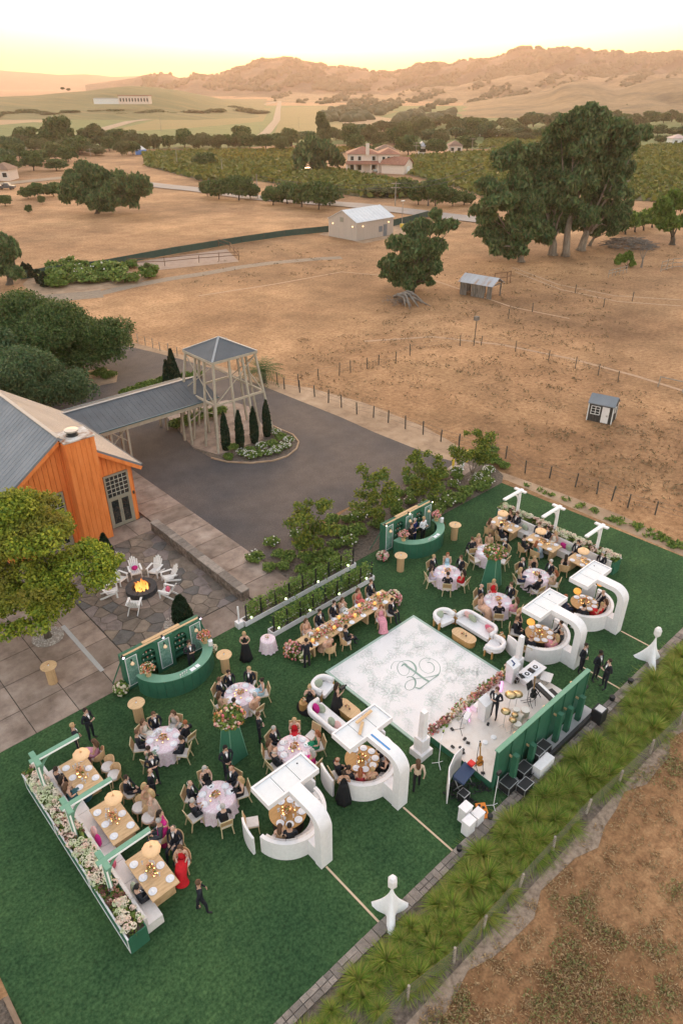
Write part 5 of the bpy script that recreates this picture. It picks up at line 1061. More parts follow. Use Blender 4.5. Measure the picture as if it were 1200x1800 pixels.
M['oakwood'] = noisy('pale_oak', [(.48,.30,.155), (.60,.39,.215), (.66,.45,.26)], scale=3, detail=8, stretch=(1,5,1), rough=.5); M['goldwood'] = noisy('golden_wood', [(.38,.20,.07), (.52,.29,.11)], scale=3, detail=8, stretch=(1,6,1), rough=.4)
M['rattan'] = noisy('woven_rattan', [(.36,.22,.11), (.50,.33,.18)], scale=30, rough=.8); M['gilt'] = flat('pale_gilt_frame', (.58,.46,.27), .5); M['black'] = flat('black_matt', (.018,.018,.02), .6); M['chrome'] = flat('grey_metal', (.45,.45,.46), .35, .7)
M['cloth_pink'] = noisy('pink_floral_cloth', [(.74,.56,.60), (.82,.70,.74), (.70,.50,.58), (.86,.78,.80)], scale=7, detail=8, stops=[.30,.44,.52,.66], rough=.8)
M['porcelain'] = flat('porcelain', (.78,.77,.82), .25); M['napkin'] = flat('napkin_white', (.85,.82,.84), .9); M['glass'] = flat('clear_glassware', (.70,.66,.66), .1, spec=.9); M['flame'] = flat('candle_flame', (1,.7,.35), .5, emit=(1,.6,.22), es=.6)
M['pillow_g'] = flat('sage_pillow', (.36,.40,.30), .9); M['pillow_p'] = flat('rose_pillow', (.62,.13,.20), .9); M['pillow_m'] = flat('magenta_pillow', (.50,.02,.20), .9); M['pillow_c'] = flat('blush_pillow', (.70,.42,.40), .9)
def bloom_mat(name, cols): return leafy(name, cols, .15)
BL = dict(warm=bloom_mat('warm_blooms', [(.55,.10,.10),(.72,.28,.22),(.80,.50,.42),(.60,.18,.05),(.75,.42,.16),(.82,.70,.62)]), pink=bloom_mat('pink_blooms', [(.62,.10,.14),(.76,.30,.34),(.80,.48,.48),(.70,.20,.16),(.82,.66,.62),(.5,.06,.08)]),
  cream=bloom_mat('cream_blooms', [(.72,.62,.46),(.78,.66,.54),(.60,.60,.34),(.80,.56,.46),(.66,.52,.40)]), dusk=bloom_mat('dusky_blooms', [(.20,.06,.06),(.32,.13,.11),(.44,.22,.16),(.60,.36,.28),(.16,.07,.07)]), leaf=M['shrubg'], rust=bloom_mat('rust_blooms', [(.42,.10,.04),(.62,.22,.08),(.75,.40,.20),(.35,.07,.05)]))
def blob_cloud(name, pts, r0, r1, m, parent=None, seed=1, kind='stuff', n=6, k=4, jit=.18):
 base = MB().ball((0,0,0), 1, 0, n, k); bv = np.array(base.v); T = np.array([t for f in base.f for t in ((f[0], f[1], f[2]),) + (((f[0], f[2], f[3]),) if len(f) == 4 else ())])
 rg = np.random.default_rng(seed); P_ = np.array(pts); N = len(P_); s = rg.uniform(r0, r1, (N,1,1)); V = bv[None] * (1 + rg.uniform(-jit, jit, (N, len(bv), 1))) * s * np.array([1,1,.8]) + P_[:,None]
 F = (T[None] + (np.arange(N) * len(bv))[:,None,None]).reshape(-1,3); o = mesh_np(name, V.reshape(-1,3), F, m, parent)
 if kind: o['kind'] = kind
 return o
def bouquet(parent, c, r, n, palettes, seed=1, bs=(.028,.055), leaves=80, ls=.08, bottom=-.1):
 rg = np.random.default_rng(seed)
 if leaves: p, d = shell(c, np.array(r) * .95, leaves, rg, .5, bottom - .3); V, F = quads(p, ls, .2, 2.0, d, rg); mesh_np('greenery', V, F, M['shrubg'], parent)['kind'] = 'stuff'
 for i, pal in enumerate(palettes): p, d = shell(c, r, max(3, n // len(palettes)), rg, .70, bottom); blob_cloud('blooms', p, bs[0], bs[1], BL[pal], parent, seed + i)
def skin_mesh(nodes, edges, rad, root, sub=1):
 me = bpy.data.meshes.new('tmp'); me.from_pydata(nodes, edges, []); o = bpy.data.objects.new('tmp', me); C.objects.link(o)
 sk = o.modifiers.new('s', 'SKIN'); sk.use_smooth_shade = True; sv = me.skin_vertices[0].data
 for i, r_ in enumerate(rad): sv[i].radius = r_ if isinstance(r_, tuple) else (r_, r_); sv[i].use_root = (i == root)
 if sub: m2 = o.modifiers.new('u', 'SUBSURF'); m2.levels = sub; m2.render_levels = sub
 dg = bpy.context.evaluated_depsgraph_get(); dg.update(); ev = o.evaluated_get(dg); m3 = ev.to_mesh(); V = [tuple(v.co) for v in m3.vertices]; F = [tuple(p.vertices) for p in m3.polygons]; ev.to_mesh_clear()
 bpy.data.objects.remove(o); return V, F
POSES = {}
def figure(pose, fem):
 """one continuous body; material slots: 0 skin 1 top 2 legs 3 shoes"""
 key = (pose, fem)
 if key in POSES: return POSES[key]
 w = .17 if fem else .205; J = {}
 if pose.startswith('sit'):
  z0 = .56; lean = .06 if pose == 'sit_lean' else -.03
  J = dict(pel=(0,0,z0), spi=(0,lean*.3,z0+.20), che=(0,lean,z0+.40), nec=(0,lean+.02,z0+.56), hea=(0,lean+.05,z0+.72), cro=(0,lean+.05,z0+.80))
  for s, S in ((-1,'l'),(1,'r')):
   J['hip'+S] = (s*.10,.02,z0-.03); J['kne'+S] = (s*.13,.44,z0-.02)
   J['ank'+S] = (s*.13,.47,.10); J['toe'+S] = (s*.14,.62,.04)
   if pose == 'sit_cross' and s > 0: J['kne'+S] = (.04,.46,z0+.07); J['ank'+S] = (-.16,.58,.26); J['toe'+S] = (-.20,.71,.18)
   J['sho'+S] = (s*w,lean,z0+.48); J['elb'+S] = (s*(w+.06),lean+.03,z0+.22)
   J['wri'+S] = (s*.12,lean+.27,z0+.13 if pose != 'sit_table' else z0+.22); J['pal'+S] = (s*.08,lean+.34,z0+.13 if pose != 'sit_table' else z0+.24)
   if pose == 'sit_up': J['wri'+S] = (s*.10,lean+.24,z0+.50); J['pal'+S] = (s*.06,lean+.22,z0+.58)
 else:
  J = dict(pel=(0,0,.95), spi=(0,0,1.14), che=(0,0,1.33), nec=(0,.01,1.49), hea=(0,.03,1.64), cro=(0,.02,1.73))
  for s, S in ((-1,'l'),(1,'r')):
   st = .0 if pose != 'walk' else s * .16
   J['hip'+S] = (s*.10,0,.90); J['kne'+S] = (s*.11,.02+st*.7,.49); J['ank'+S] = (s*.12,-.02+st,.09); J['toe'+S] = (s*.15,.14+st,.03)
   J['sho'+S] = (s*w,0,1.42); J['elb'+S] = (s*(w+.07),-.04 - st*.6,1.14)
   if pose == 'stand': J['wri'+S] = (s*.11,.17,1.00); J['pal'+S] = (s*.04,.20,.97)
   elif pose == 'hold': J['wri'+S] = (s*.10,.26,1.22); J['pal'+S] = (s*.05,.31,1.27)
   elif pose == 'photo': J['elb'+S] = (s*(w+.06),.14,1.26); J['wri'+S] = (s*.09,.20,1.52); J['pal'+S] = (s*.05,.20,1.60)
   elif pose == 'kneel': pass
   else: J['wri'+S] = (s*(w+.06),.06 - st*.9,.90); J['pal'+S] = (s*(w+.05),.09 - st,.81)
  if pose == 'kneel':
   for k in list(J): J[k] = (J[k][0], J[k][1], J[k][2] - .42)
   for s, S in ((-1,'l'),(1,'r')): J['kne'+S] = (s*.14,.30,.36 if s > 0 else .08); J['ank'+S] = (s*.14,.28 if s > 0 else -.18,.08); J['toe'+S] = (s*.14,.42 if s > 0 else -.32,.04); J['elb'+S] = (s*(w+.06),.14,.86); J['wri'+S] = (s*.09,.20,1.12); J['pal'+S] = (s*.05,.20,1.20)
 q = .9 if fem else 1.0
 RAD = dict(pel=(.155*q,.115*q), spi=(.125*q,.10*q), che=(.15*q,.115*q), nec=(.052,.052), hea=(.088,.100), cro=(.055,.062), hip=.085*q, kne=.062*q, ank=.042*q, toe=(.040,.030), sho=.062*q, elb=.043*q, wri=.030*q, pal=(.038,.020))
 names = list(J); idx = {n: i for i, n in enumerate(names)}; E_ = [('pel','spi'),('spi','che'),('che','nec'),('nec','hea'),('hea','cro')]
 for S in 'lr': E_ += [('pel','hip'+S),('hip'+S,'kne'+S),('kne'+S,'ank'+S),('ank'+S,'toe'+S),('che','sho'+S),('sho'+S,'elb'+S),('elb'+S,'wri'+S),('wri'+S,'pal'+S)]
 V, F = skin_mesh([J[n] for n in names], [(idx[a], idx[b]) for a, b in E_], [RAD[n if n in RAD else n[:3]] for n in names], idx['pel'])
 reg = {'spi':1,'che':1,'nec':0,'hea':0,'cro':0,'pel':2}
 def region(a, b):
  if b in ('hea','cro') or (a, b) == ('che','nec'): return 0
  t = b[:3]
  return {'spi':1,'che':1,'hip':2,'kne':2,'ank':2,'toe':3,'sho':1,'elb':1,'wri':1,'pal':0}[t]
 segs = [(Vector(J[a]), Vector(J[b]), region(a, b), b[:3]) for a, b in E_]
 def near(p):
  best = 9; r_ = 1
  for a, b, g, t in segs:
   d = b - a; s = max(0, min(1, (p - a).dot(d) / d.length_squared)); L = (p - (a + d * s)).length / (1.0 if t not in ('spi','che','hip') else 1.5)
   if L < best: best = L; r_ = g if not (fem and t in ('sho','elb','wri')) else 0; 
   if L == best and fem and t in ('kne','ank'): r_ = 0
   if L == best and t == 'nec': r_ = 0 if p.z > a.z + (b.z - a.z) * .75 else 1
  return r_
 MI = []
 for f in F:
  c = Vector((0,0,0)); 
  for i in f: c += Vector(V[i])
  MI.append(near(c / len(f)))
 fb = MB(); fb.v = [tuple(v) for v in V]; fb.f = [list(f) for f in F]; fb.m = MI
 for s, S in ((-1,'l'),(1,'r')):                                   # fingers and thumb rooted in the palm
  p = Vector(J['pal'+S]); d = (p - Vector(J['wri'+S])).normalized(); side = d.cross(Vector((0,0,1)));
  side = side.normalized() if side.length > .1 else Vector((1,0,0)); dn = side.cross(d).normalized()
  if dn.z > 0: dn = -dn
  for k in range(4):
   L = (.060,.070,.066,.052)[k]; o_ = p + side * (k - 1.5) * .017; fb.tube([o_, o_ + d * L * .55 + dn * .006, o_ + d * L * .95 + dn * .026], [.009,.008,.006], 5, 0)
  o_ = p - side * s * .02 - d * .02; fb.tube([o_, o_ - side * s * .028 + d * .02, o_ - side * s * .030 + d * .050 + dn * .01], [.010,.009,.007], 5, 0)
 h = Vector(J['hea']); hc = h + Vector((0, .0, .015))
 fb.add([(h.x - .014, h.y + .088, h.z - .012), (h.x + .014, h.y + .088, h.z - .012), (h.x, h.y + .118, h.z - .012), (h.x, h.y + .092, h.z + .035)], [(0,1,2),(0,2,3),(1,3,2),(0,3,1)], 0)      # nose
 for s in (-1, 1): fb.ball((h.x + s * .086, h.y + .005, h.z + .005), (.012,.020,.030), 0, 6, 4); fb.ball((h.x + s * .032, h.y + .086, h.z + .030), (.012,.008,.007), 3, 6, 3)
 fb.ball((h.x, h.y + .090, h.z - .040), (.024,.007,.006), 0, 6, 3)
 o = fb.build('body', [M['black']] * 4, None, True); me = o.data; bpy.data.objects.remove(o); me.name = 'body_' + pose
 def hair(style):
  b = MB(); 
  if style == 'short': b.ball((h.x, h.y - .018, h.z + .038), (.098,.108,.098), 0, 12, 7)
  elif style == 'bald': b.lathe([(.098, h.z - .03), (.101, h.z + .02), (.09, h.z + .04)], 12, (h.x, h.y - .022), 0, PI, 2 * PI)
  elif style == 'bun': b.ball((h.x, h.y - .02, h.z + .035), (.100,.110,.100), 0, 12, 7); b.ball((h.x, h.y - .10, h.z + .09), .055, 0, 8, 5)
  else:
   b.ball((h.x, h.y - .02, h.z + .035), (.104,.112,.102), 0, 12, 7); b.tube([(h.x, h.y - .05, h.z + .04), (h.x, h.y - .095, h.z - .08), (h.x, h.y - .11, h.z - .22), (h.x, h.y - .10, h.z - .34)], [.085,.10,.095,.045], 8)
  b.v = [(x, y, z) if y < h.y + .045 or z > h.z + .062 else (x, h.y + .045 + (y - h.y - .045) * .1, z) for x, y, z in b.v]
  o = b.build('hair', M['black'], None, True); m_ = o.data; bpy.data.objects.remove(o); return m_
 hairs = {s: hair(s) for s in (('long','bun') if fem else ('short','bald'))}
 extra = {}
 ch, ne, pe = Vector(J['che']), Vector(J['nec']), Vector(J['pel'])
 if not fem:
  b = MB(); y1 = ch.y + .128; b.add([(-.055, ne.y + .055, ne.z - .02), (.055, ne.y + .055, ne.z - .02), (.035, y1, ch.z + .0), (0, y1 + .006, ch.z - .14), (-.035, y1, ch.z + .0), (0, ne.y + .075, ne.z - .03), (0, y1 + .014, ch.z)], [(0,5,6,4),(5,1,2,6),(4,6,3),(6,2,3)])
  o = b.build('shirt_front', M['white']); extra['shirt_front'] = o.data; bpy.data.objects.remove(o)
  b = MB(); yy = ne.y + .085; zz = ne.z - .045; b.add([(-.055,yy,zz+.022),(-.055,yy,zz-.022),(0,yy+.012,zz-.008),(.055,yy,zz-.022),(.055,yy,zz+.022),(0,yy+.012,zz+.008)], [(0,1,2,5),(5,2,3,4)])
  o = b.build('bow_tie', M['black']); extra['bow_tie'] = o.data; bpy.data.objects.remove(o)
  b = MB(); b.lathe([(.058, ne.z - .015), (.052, ne.z + .02)], 10, (ne.x, ne.y + .005)); o = b.build('collar', M['white']); extra['collar'] = o.data; bpy.data.objects.remove(o)
 else:
  b = MB()
  if pose.startswith('sit'):
   z0 = pe.z; b.tube([(0,.0,z0+.17),(0,.02,z0+.02),(0,.22,z0+.02),(0,.44,z0+.0),(0,.52,z0-.14),(0,.54,.22),(0,.57,.06)], [.125,.19,.205,.20,.19,.20,.25], 14, cap=False)
   b.v = [(x * 1.08, y, max(z, .015)) for x, y, z in b.v]
  elif pose == 'kneel': b.lathe([(.62,.015),(.50,.10),(.34,.30),(.20,.52),(.12,.68)], 18)
  else:
   rr_ = random.Random(3); prof = [(.34,.02),(.30,.20),(.25,.50),(.205,.80),(.175,.95),(.125,1.13)]; b.lathe(prof, 20); b.v = [(x * (1 + (.10 * math.sin(7 * math.atan2(y, x)) if z < .6 else 0)), y * (1 + (.10 * math.sin(7 * math.atan2(y, x)) if z < .6 else 0)), z) for x, y, z in b.v]
  o = b.build('skirt', M['black'], None, True); extra['skirt'] = o.data; bpy.data.objects.remove(o)
  if pose in ('stand','hold','photo'):
   o = MB().lathe([(.14,.70),(.18,.86),(.19,.95),(.165,1.02)], 14).build('peplum', M['black'], None, True); bpy.data.objects.remove(o)
 POSES[key] = (me, hairs, extra, J); return POSES[key]
CM = {}
def cmat(rgb, rough=.8):
 k = (tuple(round(c, 3) for c in rgb), rough)
 if k not in CM:
  CM[k] = noisy('fabric_%d' % len(CM), [tuple(c * .75 for c in rgb), tuple(min(1, c * 1.15) for c in rgb)], scale=9, rough=rough, detail=4)
 return CM[k]
SKINS = [(.56,.34,.25), (.50,.29,.20), (.60,.38,.29), (.40,.22,.14)]; DARK = (.06,.032,.02)
HAIRC = dict(dark=(.030,.018,.012), brown=(.11,.055,.03), blond=(.46,.31,.16), red=(.28,.09,.035), grey=(.40,.37,.35), white=(.62,.58,.54), black=(.012,.010,.010))
SUIT = (.014,.016,.024); np_ = [0]
def slots(o, mats):
 for i, m in enumerate(mats): o.material_slots[i].link = 'OBJECT'; o.material_slots[i].material = m
def person(x, y, rot, label, sex='m', pose='stand', hair='brown', style=None, top=SUIT, bottom=None, skin=None, z=0, scale=None, tie=True, trousers=False, group=None, shirt=None):
 fem = sex == 'f'; me, hairs, extra, J = figure(pose, fem)
 if trousers: me = figure(pose, False)[0]
 t = thing('person', label, 'person', (x, y, z), rot, group)
 if scale is None: scale = (1.0 if fem else 1.05) * random.uniform(.98, 1.03)
 t.scale = (scale,) * 3; sk = cmat(skin or SKINS[np_[0] % 3], .6); np_[0] += 1; bottom = bottom or top
 o = bpy.data.objects.new('body', me); C.objects.link(o); o.parent = t; tm = cmat(top)
 slots(o, [sk, tm, cmat(bottom) if (not fem or trousers) else tm, M['black']])
 st = style or ('long' if fem else 'short'); hm_ = cmat(HAIRC[hair], .7)
 def add(n, data, m): c = bpy.data.objects.new(n, data); C.objects.link(c); c.parent = t; slots(c, [m]); return c
 add('hair', hairs[st], hm_)
 if not fem and tie: add('shirt_front', extra['shirt_front'], M['napkin']); add('bow_tie', extra['bow_tie'], M['black']); add('collar', extra['collar'], M['napkin'])
 if fem and not trousers: add('skirt', extra['skirt'], cmat(bottom))
 return t
def mk_chair():
 t = thing('dining_chair', 'x', 'chair', (0,0,-60)); w = .215
 b = MB(); b.box(-w, -.22, .43, w, .24, .49); b.build('seat', M['cream'], t, False)
 b = MB(); b.add([(-w,-.235,.56),(w,-.235,.56),(w*1.02,-.32,.88),(-w*1.02,-.32,.88),(-w,-.215,.56),(w,-.215,.56),(w*1.02,-.30,.88),(-w*1.02,-.30,.88)], [(0,1,2,3),(7,6,5,4),(0,4,5,1),(2,6,7,3),(1,5,6,2),(0,3,7,4)]); b.build('backrest', M['rattan'], t)
 b = MB(); b.bar((-w-.015,-.225,.42),(-w-.02,-.325,.91),.03); b.bar((w+.015,-.225,.42),(w+.02,-.325,.91),.03); b.bar((-w-.02,-.325,.90),(w+.02,-.325,.90),.03); b.bar((-w,-.24,.55),(w,-.24,.55),.03); b.build('back_frame', M['gilt'], t)
 MB().box(-w-.01, -.23, .395, w+.01, .25, .43).build('seat_rail', M['gilt'], t)
 for sx in (-1, 1):
  for sy, yo in ((.22, .03), (-.21, -.10)): MB().bar((sx*(w-.01), sy, .40), (sx*(w+.02), sy + yo, 0), .035).build('leg', M['gilt'], t)
 return t
def mk_barrel():
 t = thing('barrel_chair', 'x', 'chair', (0,0,-60)); MB().lathe([(.26,.40),(.27,.44),(.25,.49),(.001,.50)], 18).build('seat', M['cream'], t, 'auto')
 b = MB(); n = 14
 for i in range(n):
  a = PI + PI * i / n * 1.0; a2 = PI + PI * (i + 1) / n; V = []
  for aa in (a, a2):
   hh = .60 + .26 * math.sin(aa - PI) ** .6 if True else .8
   for r_, z_ in ((.29,.40),(.33,hh),(.305,hh),(.27,.40)): V.append((r_*math.cos(aa), r_*math.sin(aa), z_))
  b.add(V, [(0,4,5,1),(1,5,6,2),(2,6,7,3),(3,7,4,0)])
 b.build('backrest', M['oakwood'], t)
 MB().lathe([(.27,.36),(.285,.40),(.001,.401)], 18).build('seat_rail', M['oakwood'], t)
 for sx in (-1, 1):
  for sy in (-1, 1): MB().bar((sx*.18, sy*.18, .38), (sx*.22, sy*.23, 0), .04).build('leg', M['oakwood'], t)
 return t
CH = dict(dining=mk_chair(), barrel=mk_barrel()); CHU = set()
def chair(kind, x, y, rot, label, group):
 p = CH[kind]
 if kind not in CHU: CHU.add(kind); p.location = (x, y, .016); p.rotation_euler = (0,0,rot); p['label'] = label; p['group'] = group; return p
 return clone(p, (x, y, .016), rot, label, group)
def mk_plate():
 t = thing('plate', 'x', 'plate', (0,0,-60)); MB().lathe([(.09,0),(.155,.018),(.15,.024),(.09,.010),(.001,.009)], 18).build('dish', M['porcelain'], t, True); MB().box(-.075,-.035,.012,.075,.035,.032).build('napkin', M['napkin'], t); return t
def mk_votive():
 t = thing('votive_candle', 'x', 'candle', (0,0,-60)); MB().lathe([(.028,0),(.032,.055),(.030,.055),(.026,.008),(.001,.008)], 10).build('holder', flat('amber_glass', (.75,.45,.20), .2), t, True); MB().ball((0,0,.045), (.014,.014,.022), 0, 6, 4).build('flame', M['flame'], t); return t
def mk_glass():
 o = MB().lathe([(.032,0),(.006,.008),(.006,.075),(.034,.10),(.038,.14),(.030,.17),(.026,.17),(.030,.13),(.004,.10)], 8).build('wine_glass', M['glass'], None, True); o.location = (0,0,-60); tag(o, 'x', 'glass'); return o
PL = mk_plate(); VO = mk_votive(); GL = mk_glass(); first_ = set()
def ware(p, x, y, z, rot, label, group):
 k = p.name
 if k not in first_: first_.add(k); o = p; o.location = (x, y, z); o.rotation_euler = (0,0,rot); o['label'] = label; o['group'] = group; return o
 if p.type == 'EMPTY': return clone(p, (x, y, z), rot, label, group)
 o = p.copy(); C.objects.link(o); o.location = (x, y, z); o.rotation_euler = (0,0,rot); o['label'] = label; o['group'] = group; return o
def dress_table(pts, z, rots, c, spread, desc, n_gl=6, n_vo=5, seed=1, centre=True, pal=('rust','warm'), fr=(.20,.16,.14)):
 rg = random.Random(seed)
 for (x, y), r_ in zip(pts, rots): ware(PL, x, y, z, r_, 'white plate on %s' % desc, 'plates on ' + desc)
 for k in range(n_vo):
  a = rg.uniform(0, 6.28); q = rg.uniform(.45, 1); ware(VO, c[0] + math.cos(a) * spread[0] * q * .55, c[1] + math.sin(a) * spread[1] * q * .55, z, 0, 'lit amber votive on %s' % desc, 'votives on ' + desc)
 for k in range(n_gl):
  a = rg.uniform(0, 6.28); q = rg.uniform(.55, .78); ware(GL, c[0] + math.cos(a) * spread[0] * q, c[1] + math.sin(a) * spread[1] * q, z, 0, 'stemmed glass on %s' % desc, 'glasses on ' + desc)
 if centre:
  t = thing('centrepiece', 'rust and coral flowers on %s' % desc, 'flowers', (c[0], c[1], z)); MB().lathe([(.05,0),(.08,.05),(.06,.10),(.001,.10)], 10).build('vase', M['oakwood'], t)
  bouquet(t, (0,0,.13), fr, 34, pal, seed, (.018,.040), 26, .06)
DF = (16.55, 13.12, 22.9, 19.25)
dfl = thing('dance_floor', 'white square dance floor printed with pale green flowers and a scrolled monogram', 'dance floor', (19.7, 16.2, 0))
W(dfl.location).box(DF[0], DF[1], .016, DF[2], DF[3], .075).build('platform', flat('pale_sage', (.36,.47,.40), .6), dfl)
W(dfl.location).box(DF[0] + .14, DF[1] + .14, .075, DF[2] - .14, DF[3] - .14, .08).build('surface', noisy('floor_white', [(.72,.68,.68), (.78,.74,.745)], scale=1, rough=.5), dfl)
def ribbon(b, pts, w, z, mi=0, sub=6):
 Q = [Vector((*p, 0)) for p in pts]; ws = w if isinstance(w, (list, tuple)) else [w] * len(Q); out = []
 for i in range(len(Q) - 1):
  p0, p1, p2, p3 = Q[max(i-1,0)], Q[i], Q[i+1], Q[min(i+2, len(Q)-1)]
  for k in range(sub + (1 if i == len(Q) - 2 else 0)):
   t = k / sub; out.append((.5 * ((2*p1) + (-p0+p2)*t + (2*p0-5*p1+4*p2-p3)*t*t + (-p0+3*p1-3*p2+p3)*t**3), ws[i] + (ws[i+1]-ws[i]) * t))
 V = []
 for i, (p, ww) in enumerate(out):
  d = (out[min(i+1,len(out)-1)][0] - out[max(i-1,0)][0]); d = d.normalized() if d.length > 1e-9 else Vector((1,0,0)); n = Vector((-d.y, d.x, 0)) * ww / 2; V += [(p.x + n.x, p.y + n.y, z), (p.x - n.x, p.y - n.y, z)]
 b.add(V, [(2*i, 2*i+1, 2*i+3, 2*i+2) for i in range(len(out) - 1)], mi)
mono = W(dfl.location); ZF = .08
def mp(l): return [P(650 + x / 8, 1140 + y / 8, ZF) for x, y in l]
k_ = .0031
ribbon(mono, mp([(300,290),(300,250),(320,210),(360,182),(410,178),(460,190),(520,225)]), [c*k_ for c in (9,8,6,5,6,8,10)], ZF + .004)
ribbon(mono, mp([(550,290),(548,330),(520,368),(480,382),(430,365),(395,320),(384,270),(400,215),(440,185),(500,172),(560,178),(610,212),(640,262),(645,315),(625,358),(590,392)]), [c*k_ for c in (6,6,6,7,8,9,10,8,7,10,20,28,30,24,12,6)], ZF + .008)
ribbon(mono, mp([(440,255),(480,222),(540,265),(640,335),(760,425),(835,468)]), [c*k_ for c in (6,40,40,36,36,40)], ZF + .012)
ribbon(mono, mp([(805,195),(850,200),(890,235),(903,280),(885,325),(830,348),(770,335),(715,290),(692,230),(705,180),(750,145),(810,137),(870,147),(930,180),(970,225),(985,280),(975,340),(945,380)]), [c*k_ for c in (16,12,12,12,9,7,6,7,9,8,7,6,6,7,8,9,12,30)], ZF + .008)
ribbon(mono, mp([(965,368),(900,386),(820,403),(740,414),(640,428),(580,442),(520,472),(492,520),(505,570),(550,587),(600,570),(630,530),(640,480),(625,430),(590,402),(550,396),(518,412)]), [c*k_ for c in (20,14,10,8,8,8,8,9,9,8,9,16,26,26,18,10,16)], ZF + .016)
ribbon(mono, mp([(945,385),(880,430),(830,466),(760,520),(700,562),(660,556),(625,545)]), [c*k_ for c in (20,10,12,12,26,20,8)], ZF + .020)
mono.build('monogram', flat('monogram_green', (.26,.36,.31), .6), dfl)
pat = W(dfl.location); rg = random.Random(21); pz = ZF + .003; cnt_ = 0
def sprig(cx, cy, s, a0):
 for k in range(rg.choice((6, 7, 9))):
  a = a0 + k * .8 + rg.uniform(-.15,.15); L = s * rg.uniform(.7, 1.1); w = s * .22; c, sn = math.cos(a), math.sin(a)
  f = lambda u, v: (cx + u * c - v * sn, cy + u * sn + v * c)
  ribbon(pat, [f(.24*s,.03*s), f(L*.5, w), f(L, w*.2), f(L*.9,-w*.3), f(L*.5,-w), f(.24*s,-.03*s)], .026, pz, rg.choice((0,0,1)), 3)
 for k in range(5): a = rg.uniform(0, 6.28); ribbon(pat, [(cx, cy), (cx + .16*s*math.cos(a), cy + .16*s*math.sin(a))], .03, pz + .001, 1, 1)
def vine_(cx, cy, s, a):
 p = [(cx, cy)]; 
 for k in range(5): a += rg.uniform(-.5, .5); p.append((p[-1][0] + s*.35*math.cos(a), p[-1][1] + s*.35*math.sin(a)))
 ribbon(pat, p, .022, pz, 0, 4)
 for q in p[1:]:
  for sd in (-1, 1): b_ = a + sd * 1.0; ribbon(pat, [q, (q[0] + .13*math.cos(b_+.3), q[1] + .13*math.sin(b_+.3)), (q[0] + .22*math.cos(b_), q[1] + .22*math.sin(b_)), (q[0] + .12*math.cos(b_-.4), q[1] + .12*math.sin(b_-.4)), q], .020, pz + .002, rg.choice((0,1)), 3)
mc = P(650 + 640/8, 1140 + 370/8, ZF)
for i in range(7):
 for j in range(7):
  x, y = DF[0] + .55 + i * .88 + rg.uniform(-.2,.2), DF[1] + .55 + j * .86 + rg.uniform(-.2,.2)
  if math.hypot((x - mc[0]) / 1.15, (y - mc[1]) / 1.05) < 1: continue
  if rg.random() < .55: sprig(x, y, rg.uniform(.36,.58), rg.uniform(0,6.28))
  vine_(x + rg.uniform(-.2,.2), y + rg.uniform(-.2,.2), rg.uniform(.5,.75), rg.uniform(0,6.28))
pat.v = [(min(max(v[0], DF[0] + .18 - dfl.location.x), DF[2] - .18 - dfl.location.x), min(max(v[1], DF[1] + .18 - dfl.location.y), DF[3] - .18 - dfl.location.y), v[2]) for v in pat.v]
pat.build('printed_flowers', [flat('print_grey_green', (.63,.625,.605), .6), flat('print_green', (.59,.645,.60), .6)], dfl)
def cloth(name, label, c, r, h, m, folds=18, floor=.03, z0=.016):
 b = MB(); n = folds * 4; rows = [(.001, h), (r*.6, h), (r - .01, h), (r, h - .02), (r + .015, h*.75), (r + .03, h*.45), (r + .05, h*.2), (r + .08, floor)]; V = []; F = []
 for i, (q, z) in enumerate(rows):
  for j in range(n):
   a = 2*PI*j/n; w = 0 if i < 4 else .045 * (i - 3) / 4 * (math.sin(folds * a) + .4 * math.sin(7 * a + 2)); V.append(((q + w) * math.cos(a), (q + w) * math.sin(a), z))
 for i in range(len(rows) - 1):
  for j in range(n): a = i*n + j; b_ = i*n + (j+1) % n; F.append((a, a + n, b_ + n, b_))
 o = mesh_np(name, V, F, m, smooth=True); o.location = (c[0], c[1], z0); return tag(o, label, 'tablecloth')
TBL = {}
def round_table(key, c, desc, seats):
 t = thing('round_table', 'round table hidden under the pink cloth, %s' % desc, 'table', (c[0], c[1], .016)); MB().lathe([(.72,.70),(.73,.735),(.001,.736)], 24).build('tabletop', M['oakwood'], t); MB().lathe([(.28,0),(.07,.06),(.05,.70)], 10).build('pedestal', M['black'], t)
 cloth('tablecloth', 'pink floral cloth on the round table %s' % desc, c, .745, .742, M['cloth_pink'])
 pts = []; rots = []
 for sd in seats: v = IMG(sd[0]); pts.append((c[0] + v.x * .55, c[1] + v.y * .55)); rots.append(FACE(v) + .1)
 dress_table(pts, .762, rots, c, (.6,.6), 'the pink table %s' % desc, 7, 5, hash_(key))
 for sd in seats:
  th, who = sd[0], sd[1]; o = sd[2] if len(sd) > 2 else {}
  v = IMG(th); rr_ = 1.02 + o.get('out', 0); x, y = c[0] + v.x * rr_, c[1] + v.y * rr_; turn = R(o.get('turn', 0)); rot = FACE(-v) + turn
  if o.get('chair', True): chair('dining', x, y, rot, 'cane chair %s, %s' % ('of ' + who['d'] if who else 'standing empty at pink table', desc), 'cane chairs at the table ' + desc)
  if who:
   w = dict(who); d = w.pop('d'); person(x + (-v.x) * .02, y + (-v.y) * .02, rot, '%s at pink table %s' % (d, desc), z=.016, **w)
def hash_(s): return sum(ord(ch) * (i + 3) for i, ch in enumerate(s)) % 9973
def man(d, hair='brown', **k): return dict(d='man with ' + d, sex='m', pose=k.pop('pose', 'sit'), hair=hair, **k)
def woman(d, top, hair='brown', **k): return dict(d='woman ' + d, sex='f', pose=k.pop('pose', 'sit'), hair=hair, top=top, **k)
